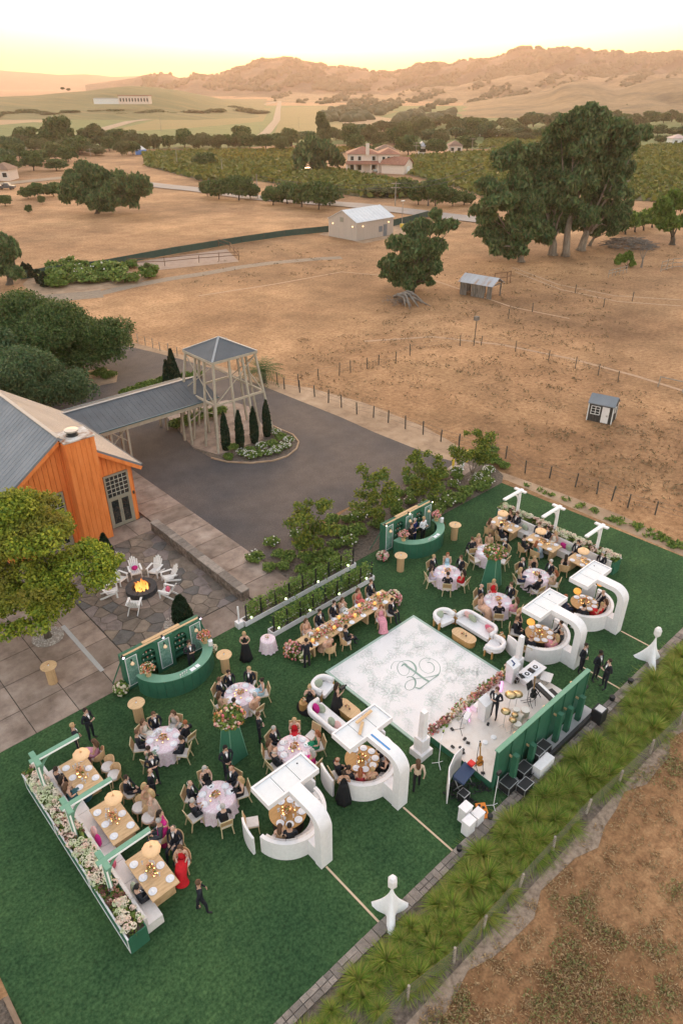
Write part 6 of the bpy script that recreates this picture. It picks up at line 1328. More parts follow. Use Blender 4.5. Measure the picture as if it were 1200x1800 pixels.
PEACH=(.68,.40,.28); TAN=(.50,.34,.22); CRE=(.68,.60,.52); BLK=(.012,.012,.015); RED=(.55,.012,.02); MAG=(.62,.03,.25); PNK=(.68,.28,.34); EMR=(.01,.20,.10); LAV=(.60,.50,.62); SKY=(.38,.56,.66); GRY=(.42,.38,.36)
round_table('a', (12.31, 20.23), 'by the near bar', [(165, man('brown hair, at the left side')), (128, man('dark glasses', 'dark')), (72, man('light brown hair', 'blond')), (18, woman('in light blue dress with dark updo', SKY, 'dark', style='bun')), (212, woman('in tan dress', TAN, 'brown')), (262, man('dark hair, back to the planter', 'dark')), (318, man('grey hair and peach jacket', 'grey', top=PEACH, tie=False))])
round_table('b', (8.36, 20.30), 'left of the near pyramid', [(122, man('brown hair and long tuxedo', 'brown')), (74, woman('in grey shawl', GRY, 'brown')), (152, woman('in cream blouse', CRE, 'brown')), (190, man('pale blue shirt front', 'brown')), (250, woman('in silvery green dress', (.20,.26,.20), 'dark', style='bun')), (22, man('arm stretched outward', 'red', pose='sit_cross'), dict(turn=-60)), (334, man('black jacket, back turned', 'dark'), dict(turn=20))])
round_table('c', (8.43, 16.43), 'on the open lawn', [(122, woman('in black dress with grey hair', BLK, 'grey')), (172, man('white hair', 'white', style='bald', pose='sit_cross')), (222, man('grey hair and dark jacket', 'grey', pose='sit_table')), (296, man('grey hair seen from behind', 'grey')), (22, woman('in black and cream with blond hair', BLK, 'blond')), (58, man('bald head', 'red', style='bald'))])
round_table('d', (12.16, 16.20), 'by the nearest canopy', [(92, woman('in bright red gown', RED, 'blond')), (150, man('grey hair', 'grey', pose='sit_cross')), (186, woman('in peach dress', PEACH, 'brown')), (222, man('white hair and black jacket', 'white', style='bald')), (18, woman('in emerald dress', EMR, 'red')), (52, None, dict(out=.15)), (322, woman('in magenta and red', MAG, 'grey'))])
round_table('e', (26.49, 19.98), 'beyond the dance floor', [(138, man('light brown hair', 'blond')), (84, woman('in pale blue halter dress', SKY, 'red')), (36, man('short brown hair', 'brown')), (196, woman('in lavender gown', LAV, 'dark')), (262, man('dark hair, in the near chair', 'dark')), (322, woman('in red dress', RED, 'dark'))])
round_table('f', (29.92, 19.71), 'behind the far pyramid', [(160, man('brown hair, facing outward', 'brown', pose='sit_lean'), dict(turn=120)), (118, woman('in peach dress', PEACH, 'blond')), (78, woman('in patterned tan dress', TAN, 'brown')), (14, man('grey hair', 'grey')), (212, None), (320, None)])
round_table('g', (29.94, 16.37), 'right of the far pyramid', [(132, man('bald head', 'white', style='bald')), (86, woman('in black with sandy hair', BLK, 'blond')), (30, man('white hair', 'white')), (190, woman('in white and navy', CRE, 'blond', bottom=(.02,.03,.07))), (262, man('dark hair, turned sideways', 'dark', pose='sit_cross'), dict(turn=40)), (335, woman('in tan wrap', TAN, 'red'))])
round_table('h', (26.48, 16.47), 'by the right sofa', [(146, man('white hair, leaning', 'white', style='bald')), (94, woman('in red top with blond hair', RED, 'blond')), (38, man('brown hair', 'brown')), (196, woman('in pink floral dress', PEACH, 'brown'), dict(turn=-60)), (262, man('thinning red hair', 'red', style='bald')), (328, woman('in large rose pink gown', PNK, 'brown'))])
x, y = P(472, 1142); cloth('draped_table', 'small round table in white and pink cloth at the end of the vine planter', (x, y), .38, .72, M['cloth_pink'], 12); tag(bpy.context.scene.objects['draped_table'], cat='table')
t = thing('flower_pot', 'little pot of pink and white flowers on the small draped table', 'flowers', (x, y, .737)); MB().lathe([(.06,0),(.07,.08),(.001,.08)], 10).build('pot', M['porcelain'], t); bouquet(t, (0,0,.14), (.12,.12,.09), 18, ('pink','cream'), 5, (.02,.035), 12, .05)
LT = (16.5, 20.31, 22.6, 21.35); lc = ((LT[0]+LT[2])/2, (LT[1]+LT[3])/2)
t = thing('long_table', 'long pale oak head table covered with flowers beside the vine planters', 'table', (*lc, .016)); W((*lc, 0)).box(LT[0], LT[1], .70, LT[2], LT[3], .75).build('tabletop', M['oakwood'], t)
for x in (16.9, 18.9, 20.6, 22.2): W((*lc, 0)).box(x - .05, LT[1] + .1, 0, x + .05, LT[3] - .1, .70).build('leg_panel', M['oakwood'], t)
rg = np.random.default_rng(55); t = thing('table_garland', 'thick runner of coral, pink and cream flowers along the middle of the head table', 'flowers', (lc[0], lc[1], .766))
n = 420; px_ = rg.uniform(-2.6, 2.95, n); py_ = rg.normal(0, .13, n) + .04 * np.sin(px_ * 3); pz_ = np.abs(rg.normal(.07, .05, n)) + .02
for i, pal in enumerate(('pink','warm','cream','rust')): s = slice(i, None, 4); blob_cloud('blooms', np.stack([px_[s], py_[s], pz_[s]], 1), .028, .062, BL[pal], t, 60 + i)
V, F = quads(np.stack([rg.uniform(-2.6, 2.9, 260), rg.normal(0, .17, 260), rg.uniform(.02, .14, 260)], 1), .08, .3, 2.0, None, rg); mesh_np('greenery', V, F, M['shrubg'], t)['kind'] = 'stuff'
for k in range(8):
 x = 16.95 + k * .72; 
 t = thing('paper_lantern', 'small glowing amber table lamp number %s among the head table flowers' % ('one two three four five six seven eight'.split()[k]), 'lamp', (x, lc[1] + (.22 if k % 2 else -.22), .766)); t['label'] = 'small amber lamp among the head table flowers'; t['group'] = 'amber lamps on the head table'
 MB().lathe([(.02,0),(.02,.14),(.10,.15),(.075,.25),(.001,.255)], 10).build('shade', flat('amber_shade', (.85,.42,.12), .6, emit=(1,.45,.12), es=.05), t)
for k in range(7):
 for sd in (-1, 1): ware(PL, 17.0 + k * .82 + (.3 if sd > 0 else 0), lc[1] + sd * .38, .766, 0 if sd > 0 else PI, 'white plate along the %s side of the head table' % ('far' if sd > 0 else 'near'), 'plates along the head table')
def heap(x, y, label, pals, seed, r=(.48,.48,.42)):
 t = thing('floor_flowers', label, 'flowers', (x, y, .016)); bouquet(t, (0,0,.28), (r[0], r[1], r[2]), 130, pals, seed, (.04,.085), 160, .12, -.5); return t
x, y = P(524, 1152); heap(x - .15, y + .2, 'large red and pink floor arrangement at the near end of the head table', ('pink','warm','pink'), 70, (.5,.5,.55)); x, y = P(536, 1162); heap(x, y, 'white green floor arrangement beside the red flowers and waiter', ('cream','leaf'), 71, (.32,.32,.28))
heap(22.95, 20.75, 'coral floor arrangement at the far end of the head table', ('pink','pink','cream'), 72, (.38,.42,.55))
HT = 'at the head table'
for (x, side, who, ch) in [(17.45, 1, woman('in peach dress with brown hair', PEACH, 'brown'), 1), (18.35, 1, man('dark hair and black tuxedo, far side left', 'dark'), 1), (19.35, 1, man('dark curly hair beside the bride', 'dark'), 1), (19.95, 1, woman('in white bridal dress with raised hands', (.78,.74,.72), 'brown', pose='sit_up'), 1), (21.1, 1, woman('in coral dress', (.60,.14,.13), 'brown'), 1), (22.05, 1, man('brown hair at the far end, far side', 'brown'), 1),
      (17.5, -1, woman('in pink top with sandy hair, back turned', PEACH, 'blond', style='bun'), 1), (18.5, -1, man('dark hair and crossed legs, near side', 'dark', pose='sit_cross'), 2), (21.0, -1, woman('in pink satin dress, near side', PNK, 'red'), 3), (21.75, -1, man('dark hair facing the dance floor', 'dark', pose='sit_lean'), 4)]:
 y = lc[1] + side * .86; rot = 0 if side < 0 else PI
 if ch == 2: rot = R(-120); y -= .1
 if ch == 3: rot = R(150); y -= .1
 if ch == 4: rot = R(190); y -= .05
 w = dict(who); d = w.pop('d'); chair('barrel', x, y, rot, 'oak chair of %s' % d, 'oak barrel chairs at the head table'); person(x, y, rot, '%s seated %s' % (d, HT), z=.016, **w)
HY = []
def hyd_mesh(seed, r=.092):
 rg = np.random.default_rng(seed); p, d = shell((0,0,0), (r, r, r*.8), 46, rg, .9, -.4); V, F = quads(p, r*.52, 1.4, 1.0, d, rg); b = MB().ball((0,0,0), (r*.86, r*.86, r*.7), 0, 8, 5); V2 = np.array(b.v); F2 = np.array([t for f in b.f for t in ((f[0], f[1], f[2], f[2]),) if len(f) == 3] + [f for f in b.f if len(f) == 4]) if False else None
 o = mesh_np('flower_head', V, F, BL['cream']); me = o.data; bpy.data.objects.remove(o); return me
HM = [hyd_mesh(200 + i) for i in range(3)]
FM = dict(cream=cmat((.80,.70,.56), .9), green=cmat((.60,.64,.40), .9), blush=cmat((.80,.58,.48), .9), plum=cmat((.16,.055,.05), .9), dusk=cmat((.38,.17,.13), .9))
def hedge(root, x0, x1, y0, y1, z, n, seed, pieces=True, s0=.8, s1=1.3):
 rg = random.Random(seed); V = []
 L = (y1 - y0); rn = np.random.default_rng(seed); pts = np.stack([rn.uniform(x0, x1, n*3), rn.uniform(y0, y1, n*3), rn.uniform(z - .1, z + .16, n*3)], 1); Vq, Fq = quads(pts, .13, .2, 1.8, None, rn); g = mesh_np('greenery', Vq, Fq, M['shrubg'], root); g['kind'] = 'stuff'
 for i in range(n):
  y = y0 + L * rg.random(); x = rg.uniform(x0, x1); f = math.sin(y * 1.9) + .6 * math.sin(y * 4.3 + 1) + rg.uniform(-.5, .5)
  k = rg.choice(('dusk','plum','blush','plum')) if f > .55 else rg.choice(('cream','cream','green','blush','green'))
  o = bpy.data.objects.new('flower_head', HM[i % 3]); C.objects.link(o); o.parent = root; o.location = (x, y, z + .10 + .16 * (1 - abs(2*(x-x0)/(x1-x0) - 1)) + rg.uniform(-.05,.08)); s = rg.uniform(s0, s1) * (.62 if k in ('plum','dusk') else 1); o.scale = (s, s, s); o.rotation_euler = (rg.uniform(-.5,.5), rg.uniform(-.5,.5), rg.uniform(0,6)); o.material_slots[0].link = 'OBJECT'; o.material_slots[0].material = FM[k]
def banquette(tag_, px0, px1, y0, y1, face, tables, posts, zbeam, desc, panelled, beam_m):
 """planter box from px0..px1 with the bench on side `face` (+1 towards +X, -1 towards -X)"""
 cx = (px0 + px1) / 2; cy = (y0 + y1) / 2; root = thing('flower_planter', '%s planter box packed with cream and plum hydrangeas, %s' % ('long green' if panelled else 'long white backed', desc), 'planter', (cx, cy, .016)); L = (cx, cy, 0)
 b = W(L); b.box(px0, y0, 0, px0 + .04, y1, .86); b.box(px1 - .04, y0, 0, px1, y1, .86); b.box(px0 + .04, y0, 0, px1 - .04, y0 + .04, .86); b.box(px0 + .04, y1 - .04, 0, px1 - .04, y1, .86); b.build('box', M['green'], root)
 W(L).box(px0 + .04, y0 + .04, .70, px1 - .04, y1 - .04, .78).build('soil', M['mulch'], root)
 xo = px0 if face > 0 else px1
 if panelled:
  f = W(L); d_ = -.02 if face > 0 else .02; xa, xb = sorted((xo, xo + d_))
  ys = [y0 + (y1 - y0) * k / 3 for k in range(4)]
  for k in range(3): 
   f.box(xa, ys[k] + .02, .80, xb, ys[k+1] - .02, .85); f.box(xa, ys[k] + .02, .05, xb, ys[k+1] - .02, .09); f.box(xa, ys[k] + .02, .09, xb, ys[k] + .07, .80); f.box(xa, ys[k+1] - .07, .09, xb, ys[k+1] - .02, .80)
  f.build('white_trim', M['white'], root)
 f = W(L); f.box(xo - .03, y0 - .02, .86, xo + .03, y1 + .02, .90); f.build('top_rail', M['white'], root)
 rgn = random.Random(hash_(tag_)); w = px1 - px0
 hedge_world(root, px0 - cx + .02, px1 - cx - .02, y0 - cy + .05, y1 - cy - .05, .90, 295, hash_(tag_))
 bx0, bx1 = (px1 + .01, px1 + .66) if face > 0 else (px0 - .66, px0 - .01)
 bc = ((bx0 + bx1) / 2, cy, 0); bn = thing('banquette', 'long white upholstered bench in front of the %s' % ('near flower planter' if panelled else 'far flower planter'), 'bench', (bc[0], bc[1], .016)); nseg = 9; seg = (y1 - y0 - .4) / nseg
 W(bc).box(bx0, y0 + .2, .02, bx1, y1 - .2, .30).build('base', M['cream'], bn)
 for k in range(nseg):
  ya = y0 + .2 + k * seg; W(bc).box(bx0 + (.12 if face > 0 else 0), ya + .008, .30, bx1 - (0 if face > 0 else .12), ya + seg - .008, .45).build('seat_cushion', M['cream'], bn)
  xa = bx0 if face > 0 else bx1 - .12; W(bc).box(xa, ya + .008, .30, xa + .12, ya + seg - .008, .92).build('back_cushion', M['cream'], bn)
 for i, (yp) in enumerate(posts):
  pd = ('nearest the empty lawn end', 'in the middle of the row', 'nearest the patio end') if panelled else ('nearest the stage side', 'in the middle of the far row', 'at the far left of the far row')
  xp = cx + (.05 if face > 0 else .05); t = thing('lamp_arm', ('green' if panelled else 'white') + ' T shaped post with light strips, ' + pd[i], 'post', (xp, yp, .016)); Lp = (xp, yp, 0)
  W(Lp).box(xp - .07, yp - .07, .0, xp + .07, yp + .07, zbeam).build('post', beam_m, t)
  for s in (-1, 1): W(Lp).box(xp - .085 * 1, yp + s * .03 - .02, .9, xp - .072, yp + s * .03 + .02, zbeam - .05).build('light_strip', M['led'], t) if s > 0 else W(Lp).box(xp - .03, yp - .085, .9, xp + .03, yp - .072, zbeam - .05).build('light_strip', M['led'], t)
  xe = xp + face * 1.72; xs = xp - face * .22; W(Lp).box(min(xs, xe), yp - .09, zbeam, max(xs, xe), yp + .09, zbeam + .09).build('arm', beam_m, t)
  W(Lp).box(min(xs, xe) + .03, yp - .115, zbeam + .0, max(xs, xe) - .03, yp - .092, zbeam + .07).build('light_strip', M['led'], t)
  W(Lp).box(xp - .10, yp - .42, zbeam + .005, xp + .10, yp - .091, zbeam + .095).build('cross_arm', beam_m, t); W(Lp).box(xp - .10, yp + .091, zbeam + .005, xp + .10, yp + .42, zbeam + .095).build('cross_arm', beam_m, t)
  b = W(Lp); n = 8; V = []                                       # curved bracket under the arm
  for k in range(n + 1):
   a = (PI / 2) * k / n; x_ = xp + face * (.07 + .75 * (1 - math.cos(a))); z_ = zbeam - .85 + .85 * math.sin(a); V.append((x_, z_))
  for k in range(n):
   (xa, za), (xb, zb) = V[k], V[k+1]; b.bar((xa, yp, za), (xb, yp, zb), .05, .10)
  b.build('bracket', beam_m, t)
  zl = 1.55; c = (xp + face * 1.62, yp - (.0)); t2 = thing('scalloped_pendant', 'tan scalloped pendant lamp on the %s arm %s' % ('green' if panelled else 'white', pd[i]), 'pendant lamp', (c[0], c[1], zl)); b = MB(); n = 32
  V = []; rows = [(.05,.17),(.22,.13),(.31,.05),(.30,-.03),(.20,-.08)]; 
  for (q, z_) in rows:
   for j in range(n): a = 2*PI*j/n; s = 1 + .09 * abs(math.sin(4.5 * a)) ; V.append((q * s * math.cos(a), q * s * math.sin(a), z_))
  b.add(V, [(r_*n + j, r_*n + (j+1) % n, (r_+1)*n + (j+1) % n, (r_+1)*n + j) for r_ in range(len(rows)-1) for j in range(n)]); b.build('shade', flat('shell_paper', (.66,.42,.25), .7, emit=(1,.62,.3), es=.02), t2, True); MB().tube([(0,0,.17),(0,0,zbeam - zl)], .006, 4).build('cord', M['gilt'], t2); MB().ball((0,0,.0), .03).build('bulb', M['flame'], t2)
 for i, (ta, tb, xa, xb) in enumerate(tables):
  td = desc + ', ' + (('lawn end', 'middle', 'patio end')[i] if panelled else ('canopy end', 'middle', 'left end')[i]); c = ((xa + xb)/2, (ta + tb)/2); t = thing('dining_table', 'rectangular oak table of the %s' % td, 'table', (*c, .016)); Lt = (*c, 0)
  W(Lt).box(xa, ta, .70, xb, tb, .75).build('tabletop', M['oakwood'], t)
  for s in (ta + .2, tb - .32): W(Lt).box(xa + .12, s, 0, xb - .12, s + .12, .70).build('leg_panel', M['oakwood'], t)
  W(Lt).box(xa + .02, ta + .02, .66, xb - .02, tb - .02, .70).build('apron', M['goldwood'], t)
  pts = []; rots = []
  for k in range(3):
   yy = ta + (tb - ta) * (k + .5) / 3
   for s in (-1, 1): pts.append((c[0] + s * .34, yy)); rots.append(PI/2)
  dress_table(pts, .766, rots, c, (.30,.75), 'oak table, %s' % td, 8, 8, hash_(td), fr=(.12,.30,.13))
def hedge_world(root, x0, x1, y0, y1, z, n, seed): hedge(root, x0, x1, y0, y1, z - .016, n, seed)
banquette('near', 3.25, 3.93, 13.75, 22.45, 1, [(14.38, 16.36, 4.5, 5.55), (17.2, 19.2, 4.5, 5.55), (20.1, 21.95, 4.5, 5.55)], (15.6, 18.40, 21.15), 2.55, 'near banquette', True, M['green_l'])
banquette('far', 34.15, 34.85, 13.9, 22.3, -1, [(14.2, 16.15, 32.6, 33.6), (17.03, 19.05, 32.6, 33.6), (19.9, 21.82, 32.6, 33.6)], (15.35, 18.22, 21.0), 2.55, 'far banquette', False, M['white'])
def seat_at(x, y, rot, w, where, chairkind=None, z=.016, cg=None):
 w = dict(w); d = w.pop('d')
 if chairkind: chair(chairkind, x, y, rot, 'oak chair of %s, %s' % (d, where.replace('at the ', '')), cg or 'oak chairs ' + where)
 person(x, y, rot, '%s seated %s' % (d, where), z=z, **w)
NB1, NB2, NB3 = 'at the near banquette, patio end', 'at the near banquette, middle', 'at the near banquette, lawn end'
E_ = -PI/2; Wd = PI/2      # facing +X / -X
seat_at(4.25, 21.35, E_, man('dark wavy hair on the bench', 'dark'), NB1); seat_at(4.25, 20.85, E_, woman('in tan dress on the bench', TAN, 'dark'), NB1); seat_at(4.25, 20.4, E_, woman('in teal dress on the bench', (.03,.10,.12), 'brown'), NB1)
seat_at(6.0, 21.65, Wd - .9, woman('in mauve pink dress', (.55,.26,.36), 'brown'), NB1, 'barrel'); chair('barrel', 6.05, 20.85, Wd, 'empty oak chair with cream seat beside the woman in mauve, near banquette', 'empty oak chairs at the near banquette'); chair('barrel', 6.05, 20.3, Wd, 'empty oak chair with cream seat, second from the woman in mauve', 'empty oak chairs at the near banquette')
seat_at(6.1, 19.1, Wd + 2.3, man('dark hair, turned away with crossed legs', 'dark', pose='sit_cross'), NB2, 'barrel'); chair('barrel', 6.05, 18.25, Wd, 'empty oak chair beside the man turned away, middle near banquette table', 'empty oak chairs at the near banquette'); chair('barrel', 6.1, 17.6, Wd + .3, 'empty oak chair nearest the standing women, middle near banquette table', 'empty oak chairs at the near banquette')
seat_at(4.25, 14.85, E_, man('black hair alone on the bench', 'black'), NB3)
seat_at(6.05, 16.55, Wd - .5, man('grey hair and grey jacket', 'grey', top=(.05,.055,.07)), NB3, 'barrel'); seat_at(6.3, 15.95, Wd + .6, man('bald head and black jacket leaning back', 'grey', style='bald'), NB3, 'barrel'); seat_at(6.1, 15.15, Wd + .9, woman('in deep red dress with wavy brown hair', RED, 'brown'), NB3, 'barrel')
FB1, FB2, FB3 = 'at the far banquette, left end', 'at the far banquette, middle', 'at the far banquette, canopy end'
seat_at(33.85, 21.05, Wd, woman('in black dress on the bench', BLK, 'brown'), FB1); seat_at(33.85, 20.55, Wd, man('brown hair on the bench', 'brown'), FB1); seat_at(32.1, 21.3, E_, woman('in tan shawl', TAN, 'brown'), FB1, 'barrel'); seat_at(32.0, 20.4, E_ - .8, man('black hair and pale lap napkin', 'black'), FB1, 'barrel')
seat_at(33.85, 18.9, Wd, man('brown hair, left on the bench', 'brown'), FB2); seat_at(33.85, 18.3, Wd, man('dark hair, right on the bench', 'dark'), FB2); seat_at(33.85, 17.75, Wd, woman('in white blouse on the bench', CRE, 'blond'), FB2); seat_at(32.0, 18.7, E_ - .6, man('dark hair facing the lawn', 'dark'), FB2, 'barrel'); seat_at(32.1, 17.9, E_, woman('in green jacket', (.05,.22,.16), 'red', bottom=(.3,.36,.42)), FB2, 'barrel')
seat_at(33.85, 16.2, Wd, man('black jacket on the bench', 'dark'), FB3); seat_at(33.85, 14.6, Wd, man('grey hair on the bench', 'grey'), FB3); seat_at(32.1, 15.9, E_ + .5, woman('in black top and pale skirt', BLK, 'dark', bottom=CRE), FB3, 'barrel')
def pillow(x, y, z, m, label, rz=0, s=.24): 
 o = MB().ball((0,0,0), (s, .09, s), 0, 10, 6).build('throw_pillow', m, None, True); o.location = (x, y, z); o.rotation_euler = (-.25, 0, rz); return tag(o, label, 'pillow')
pillow(4.2, 17.85, .66, M['pillow_m'], 'magenta pillow on the near banquette bench', E_); pillow(4.25, 18.3, .62, M['pillow_c'], 'blush pillow beside the magenta pillow on the near bench', E_); pillow(4.2, 16.75, .62, M['pillow_p'], 'rose pillow under the green arm on the near bench', E_); pillow(4.3, 15.35, .60, M['pillow_g'], 'sage pillow left of the man on the near bench', E_)
pillow(33.9, 19.9, .64, M['pillow_g'], 'sage pillow between guests on the far bench', Wd); pillow(33.9, 17.1, .64, M['pillow_m'], 'magenta pillow on the far bench', Wd); pillow(33.9, 16.75, .64, M['pillow_g'], 'sage pillow right of the magenta one on the far bench', Wd)
def arc_solid(b, c, r0, r1, z0, z1, a0, a1, n=20, mi=0):
 V = []
 for i in range(n + 1):
  a = a0 + (a1 - a0) * i / n; cs, sn = math.cos(a), math.sin(a)
  V += [(c[0] + r0*cs, c[1] + r0*sn, z0), (c[0] + r1*cs, c[1] + r1*sn, z0), (c[0] + r1*cs, c[1] + r1*sn, z1), (c[0] + r0*cs, c[1] + r0*sn, z1)]
 F = [(0,3,2,1), (4*n, 4*n+1, 4*n+2, 4*n+3)]
 for i in range(n):
  k = 4*i; F += [(k, k+1, k+5, k+4), (k+1, k+2, k+6, k+5), (k+2, k+3, k+7, k+6), (k+3, k, k+4, k+7)]
 return b.add(V, F, mi)
def booth(c, vp, desc, beams=False, lantern=0):
 cx, cy = c; L = (cx, cy, 0); t = thing('canopy_booth', 'white curved booth with arched arm and canopy, %s' % desc, 'booth', (cx, cy, .016))
 a0, a1 = R(188), R(362);     b = W(L); arc_solid(b, c, 1.33, 1.48, 0, .92, a0, a1, 26); b.build('ring_wall', M['white'], t)
 nseg = 9
 for k in range(nseg):
  s0 = R(192) + (a1 - R(196)) * k / nseg; s1 = R(192) + (a1 - R(196)) * (k + 1) / nseg - .012
  b = W(L); arc_solid(b, c, .86, 1.20, .05, .45, s0, s1, 4); b.build('seat_cushion', M['cream'], t); b = W(L); arc_solid(b, c, 1.20, 1.325, .05, .86, s0, s1, 4); b.build('back_cushion', M['cream'], t)
 for aa, bb, rr0 in ((R(150), R(184), 1.66), (R(8), R(34), 1.52)):     # free standing end wings
  b = W(L); n = 8; V = []
  for i in range(n + 1):
   a = aa + (bb - aa) * i / n; h = .95 + .12 * math.sin(PI * i / n)
   for q, z in ((rr0, 0), (rr0 + .09, 0), (rr0 + .09, h), (rr0, h)): V.append((cx + q*math.cos(a), cy + q*math.sin(a), z))
  F = [(0,3,2,1), (4*n, 4*n+1, 4*n+2, 4*n+3)]
  for i in range(n): k = 4*i; F += [(k, k+1, k+5, k+4), (k+1, k+2, k+6, k+5), (k+2, k+3, k+7, k+6), (k+3, k, k+4, k+7)]
  b.add(V, F); b.build('wing_panel', M['white'], t)
 hw = .27; ZT = 2.72; ra = .72; TH = .34; T2 = .26; out = [(vp, 0), (vp, .9), (vp, ZT - ra)]; inn = [(vp + TH, 0), (vp + TH, .9), (vp + TH, ZT - ra)]
 for k in range(1, 11): a = PI - (PI/2) * k / 10; out.append((vp + ra + ra*math.cos(a), ZT - ra + ra*math.sin(a))); inn.append((vp + TH + (ra - T2*1.2)*(1 + math.cos(a)), ZT - ra + (ra - T2)*math.sin(a)))
 ve = cy - .52; out.append((ve, ZT)); inn.append((ve, ZT - T2)); V = []; 
 for (o_, i_) in zip(out, inn): V += [(cx - hw, o_[0], o_[1]), (cx + hw, o_[0], o_[1]), (cx + hw, i_[0], i_[1]), (cx - hw, i_[0], i_[1])]
 F = [(0,1,2,3)]; n = len(out)
 for i in range(n - 1): k = 4*i; F += [(k, k+4, k+5, k+1), (k+1, k+5, k+6, k+2), (k+2, k+6, k+7, k+3), (k+3, k+7, k+4, k)]
 F.append((4*(n-1)+3, 4*(n-1)+2, 4*(n-1)+1, 4*(n-1))); b = W(L); b.add(V, F); b.build('arch_arm', M['white'], t, 'auto')
 b = W(L); b.add([(cx-.24, vp + TH, 0), (cx+.24, vp + TH, 0), (cx+.24, cy - 1.40, 0), (cx-.24, cy - 1.40, 0), (cx-.24, vp + TH, .84), (cx+.24, vp + TH, .84), (cx+.24, cy - 1.40, .84), (cx-.24, cy - 1.40, .84)], [(0,3,2,1),(4,5,6,7),(0,1,5,4),(1,2,6,5),(2,3,7,6),(3,0,4,7)]); b.build('low_wall', M['white'], t)
 x0, x1, y0, y1 = cx - 1.19, cx + 1.18, cy - .52, cy + .54; z0 = ZT - .24; b = W(L); b.box(x0, y0, z0, x1, y1, z0 + .10)
 r_ = .07; b.box(x0, y0, z0 + .10, x1, y0 + r_, ZT); b.box(x0, y1 - r_, z0 + .10, x1, y1, ZT); b.box(x0, y0 + r_, z0 + .10, x0 + r_, y1 - r_, ZT); b.box(x1 - r_, y0 + r_, z0 + .10, x1, y1 - r_, ZT); b.build('canopy_tray', M['white'], t)
 for k in range(3):
  xa = x0 + r_ + (x1 - x0 - 2*r_) * k / 3 + .012; xb = x0 + r_ + (x1 - x0 - 2*r_) * (k+1) / 3 - .012; W(L).box(xa, y0 + r_ + .01, z0 + .10, xb, y1 - r_ - .01, z0 + .185 + .004*k).build('canopy_panel', noisy('panel_white', [(.62,.62,.64), (.76,.75,.76)], scale=1.3, rough=.4), t)
 if beams:
  b = W(L); b.bar((cx + .1, cy + .12, ZT + .02), (cx - .42, cy - .25, ZT + .02), .12, .05); b.bar((cx - .15, cy + .22, ZT + .07), (cx + .75, cy + .28, ZT + .07), .12, .05); b.build('timber_brace', M['oakwood'], t)
  W(L).box(cx - .12, vp + .75, ZT + .003, cx - .04, cy - .55, ZT + .012).build('blue_tape', flat('blue_tape', (.06,.25,.55)), t)
 else:
  b = W(L); b.ball((cx + .75, cy + .25, ZT - .05), .035, 0, 8, 5); b.build('canopy_lamp', M['black'], t)
 tt = thing('round_booth_table', 'round golden wood table inside the booth %s' % desc, 'table', (cx, cy, .016)); MB().lathe([(.70,.71),(.72,.73),(.72,.75),(.001,.751)], 32).build('tabletop', M['goldwood'], tt, 'auto'); MB().lathe([(.60,0),(.60,.708)], 28).build('drum_base', flat('dark_drum', (.035,.025,.02), .7), tt)
 pts = []; rots = []
 for k in range(7): a = R(200 + k * 40); pts.append((cx + .54*math.cos(a), cy + .54*math.sin(a))); rots.append(a + PI/2)
 dress_table(pts, .767, rots, c, (.52,.52), 'wood table, booth %s' % desc, 9, 8, hash_(desc), fr=(.17,.17,.18))
 for k in range(lantern):
  o = thing('glowing_lantern', ('glowing orange pendant under the front corner of the canopy %s' if k == 0 else 'orange pendant half hidden under the canopy %s') % desc, 'pendant lamp', (cx - .9 + k * 1.5, cy + (.1 if k == 0 else -.35), 1.95 - .0)); MB().ball((0,0,0), (.20,.20,.16), 0, 14, 8).build('shade', flat('orange_glow', (.8,.34,.08), .5, emit=(1,.36,.05), es=.055), o, True); MB().tube([(0,0,.15),(0,0,ZT - 1.95 - .25)], .006, 4).build('cord', M['gilt'], o)
BD = ['nearest the camera', 'beside the dance floor', 'behind the stage', 'farthest away']
BC = [(10.05, 14.0), (13.87, 13.88), (25.88, 13.42), (29.75, 13.22)]; VP = [11.75, 11.56, 11.16, 11.10]
for i in range(4): booth(BC[i], VP[i], BD[i], i == 1, (0, 0, 1, 2)[i])
def bseat(i, deg, w, rad=1.02, z=.016, rot=None, ch=None):
 c = BC[i]; a = R(deg); x, y = c[0] + rad*math.cos(a), c[1] + rad*math.sin(a); f = FACE((-math.cos(a), -math.sin(a))) if rot is None else rot; w = dict(w); d = w.pop('d')
 if ch: chair('dining', x, y, f, 'cane chair of %s, booth %s' % (d, BD[i]), 'chairs at the open side of the booths')
 person(x, y, f, '%s seated in the booth %s' % (d, BD[i]), z=z, **w)
bseat(0, 236, man('dark hair and black jacket', 'dark')); bseat(0, 216, woman('in tan dress beside the man in black', TAN, 'brown'))
chair('dining', BC[0][0] - 1.15, BC[0][1] + .75, FACE((1,-.6)), 'empty cream seated chair at the open side of the booth nearest the camera', 'empty chairs by the booths')
bseat(1, 300, woman('in black dress with brown hair', BLK, 'brown')); bseat(1, 250, woman('in backless tan dress', TAN, 'blond', style='bun')); bseat(1, 345, man('dark jacket under the canopy arm', 'dark')); bseat(1, 165, man('bald red head', 'red', style='bald'), 1.15, ch=1); bseat(1, 196, man('dark hair and broad shoulders', 'dark'), 1.08, ch=1); bseat(1, 222, woman('in red and pink', (.5,.06,.08), 'red'))
bseat(2, 322, man('dark hair and white shirt', 'dark')); bseat(2, 292, man('dark open shirt and grey hair', 'grey', tie=False, top=(.03,.03,.035))); bseat(2, 262, woman('in pink dress with back turned', PNK, 'blond')); bseat(2, 190, man('bald head leaning to the table', 'red', style='bald'), 1.15, ch=1); bseat(2, 118, man('brown hair under the canopy edge', 'brown'), 1.2, ch=1)
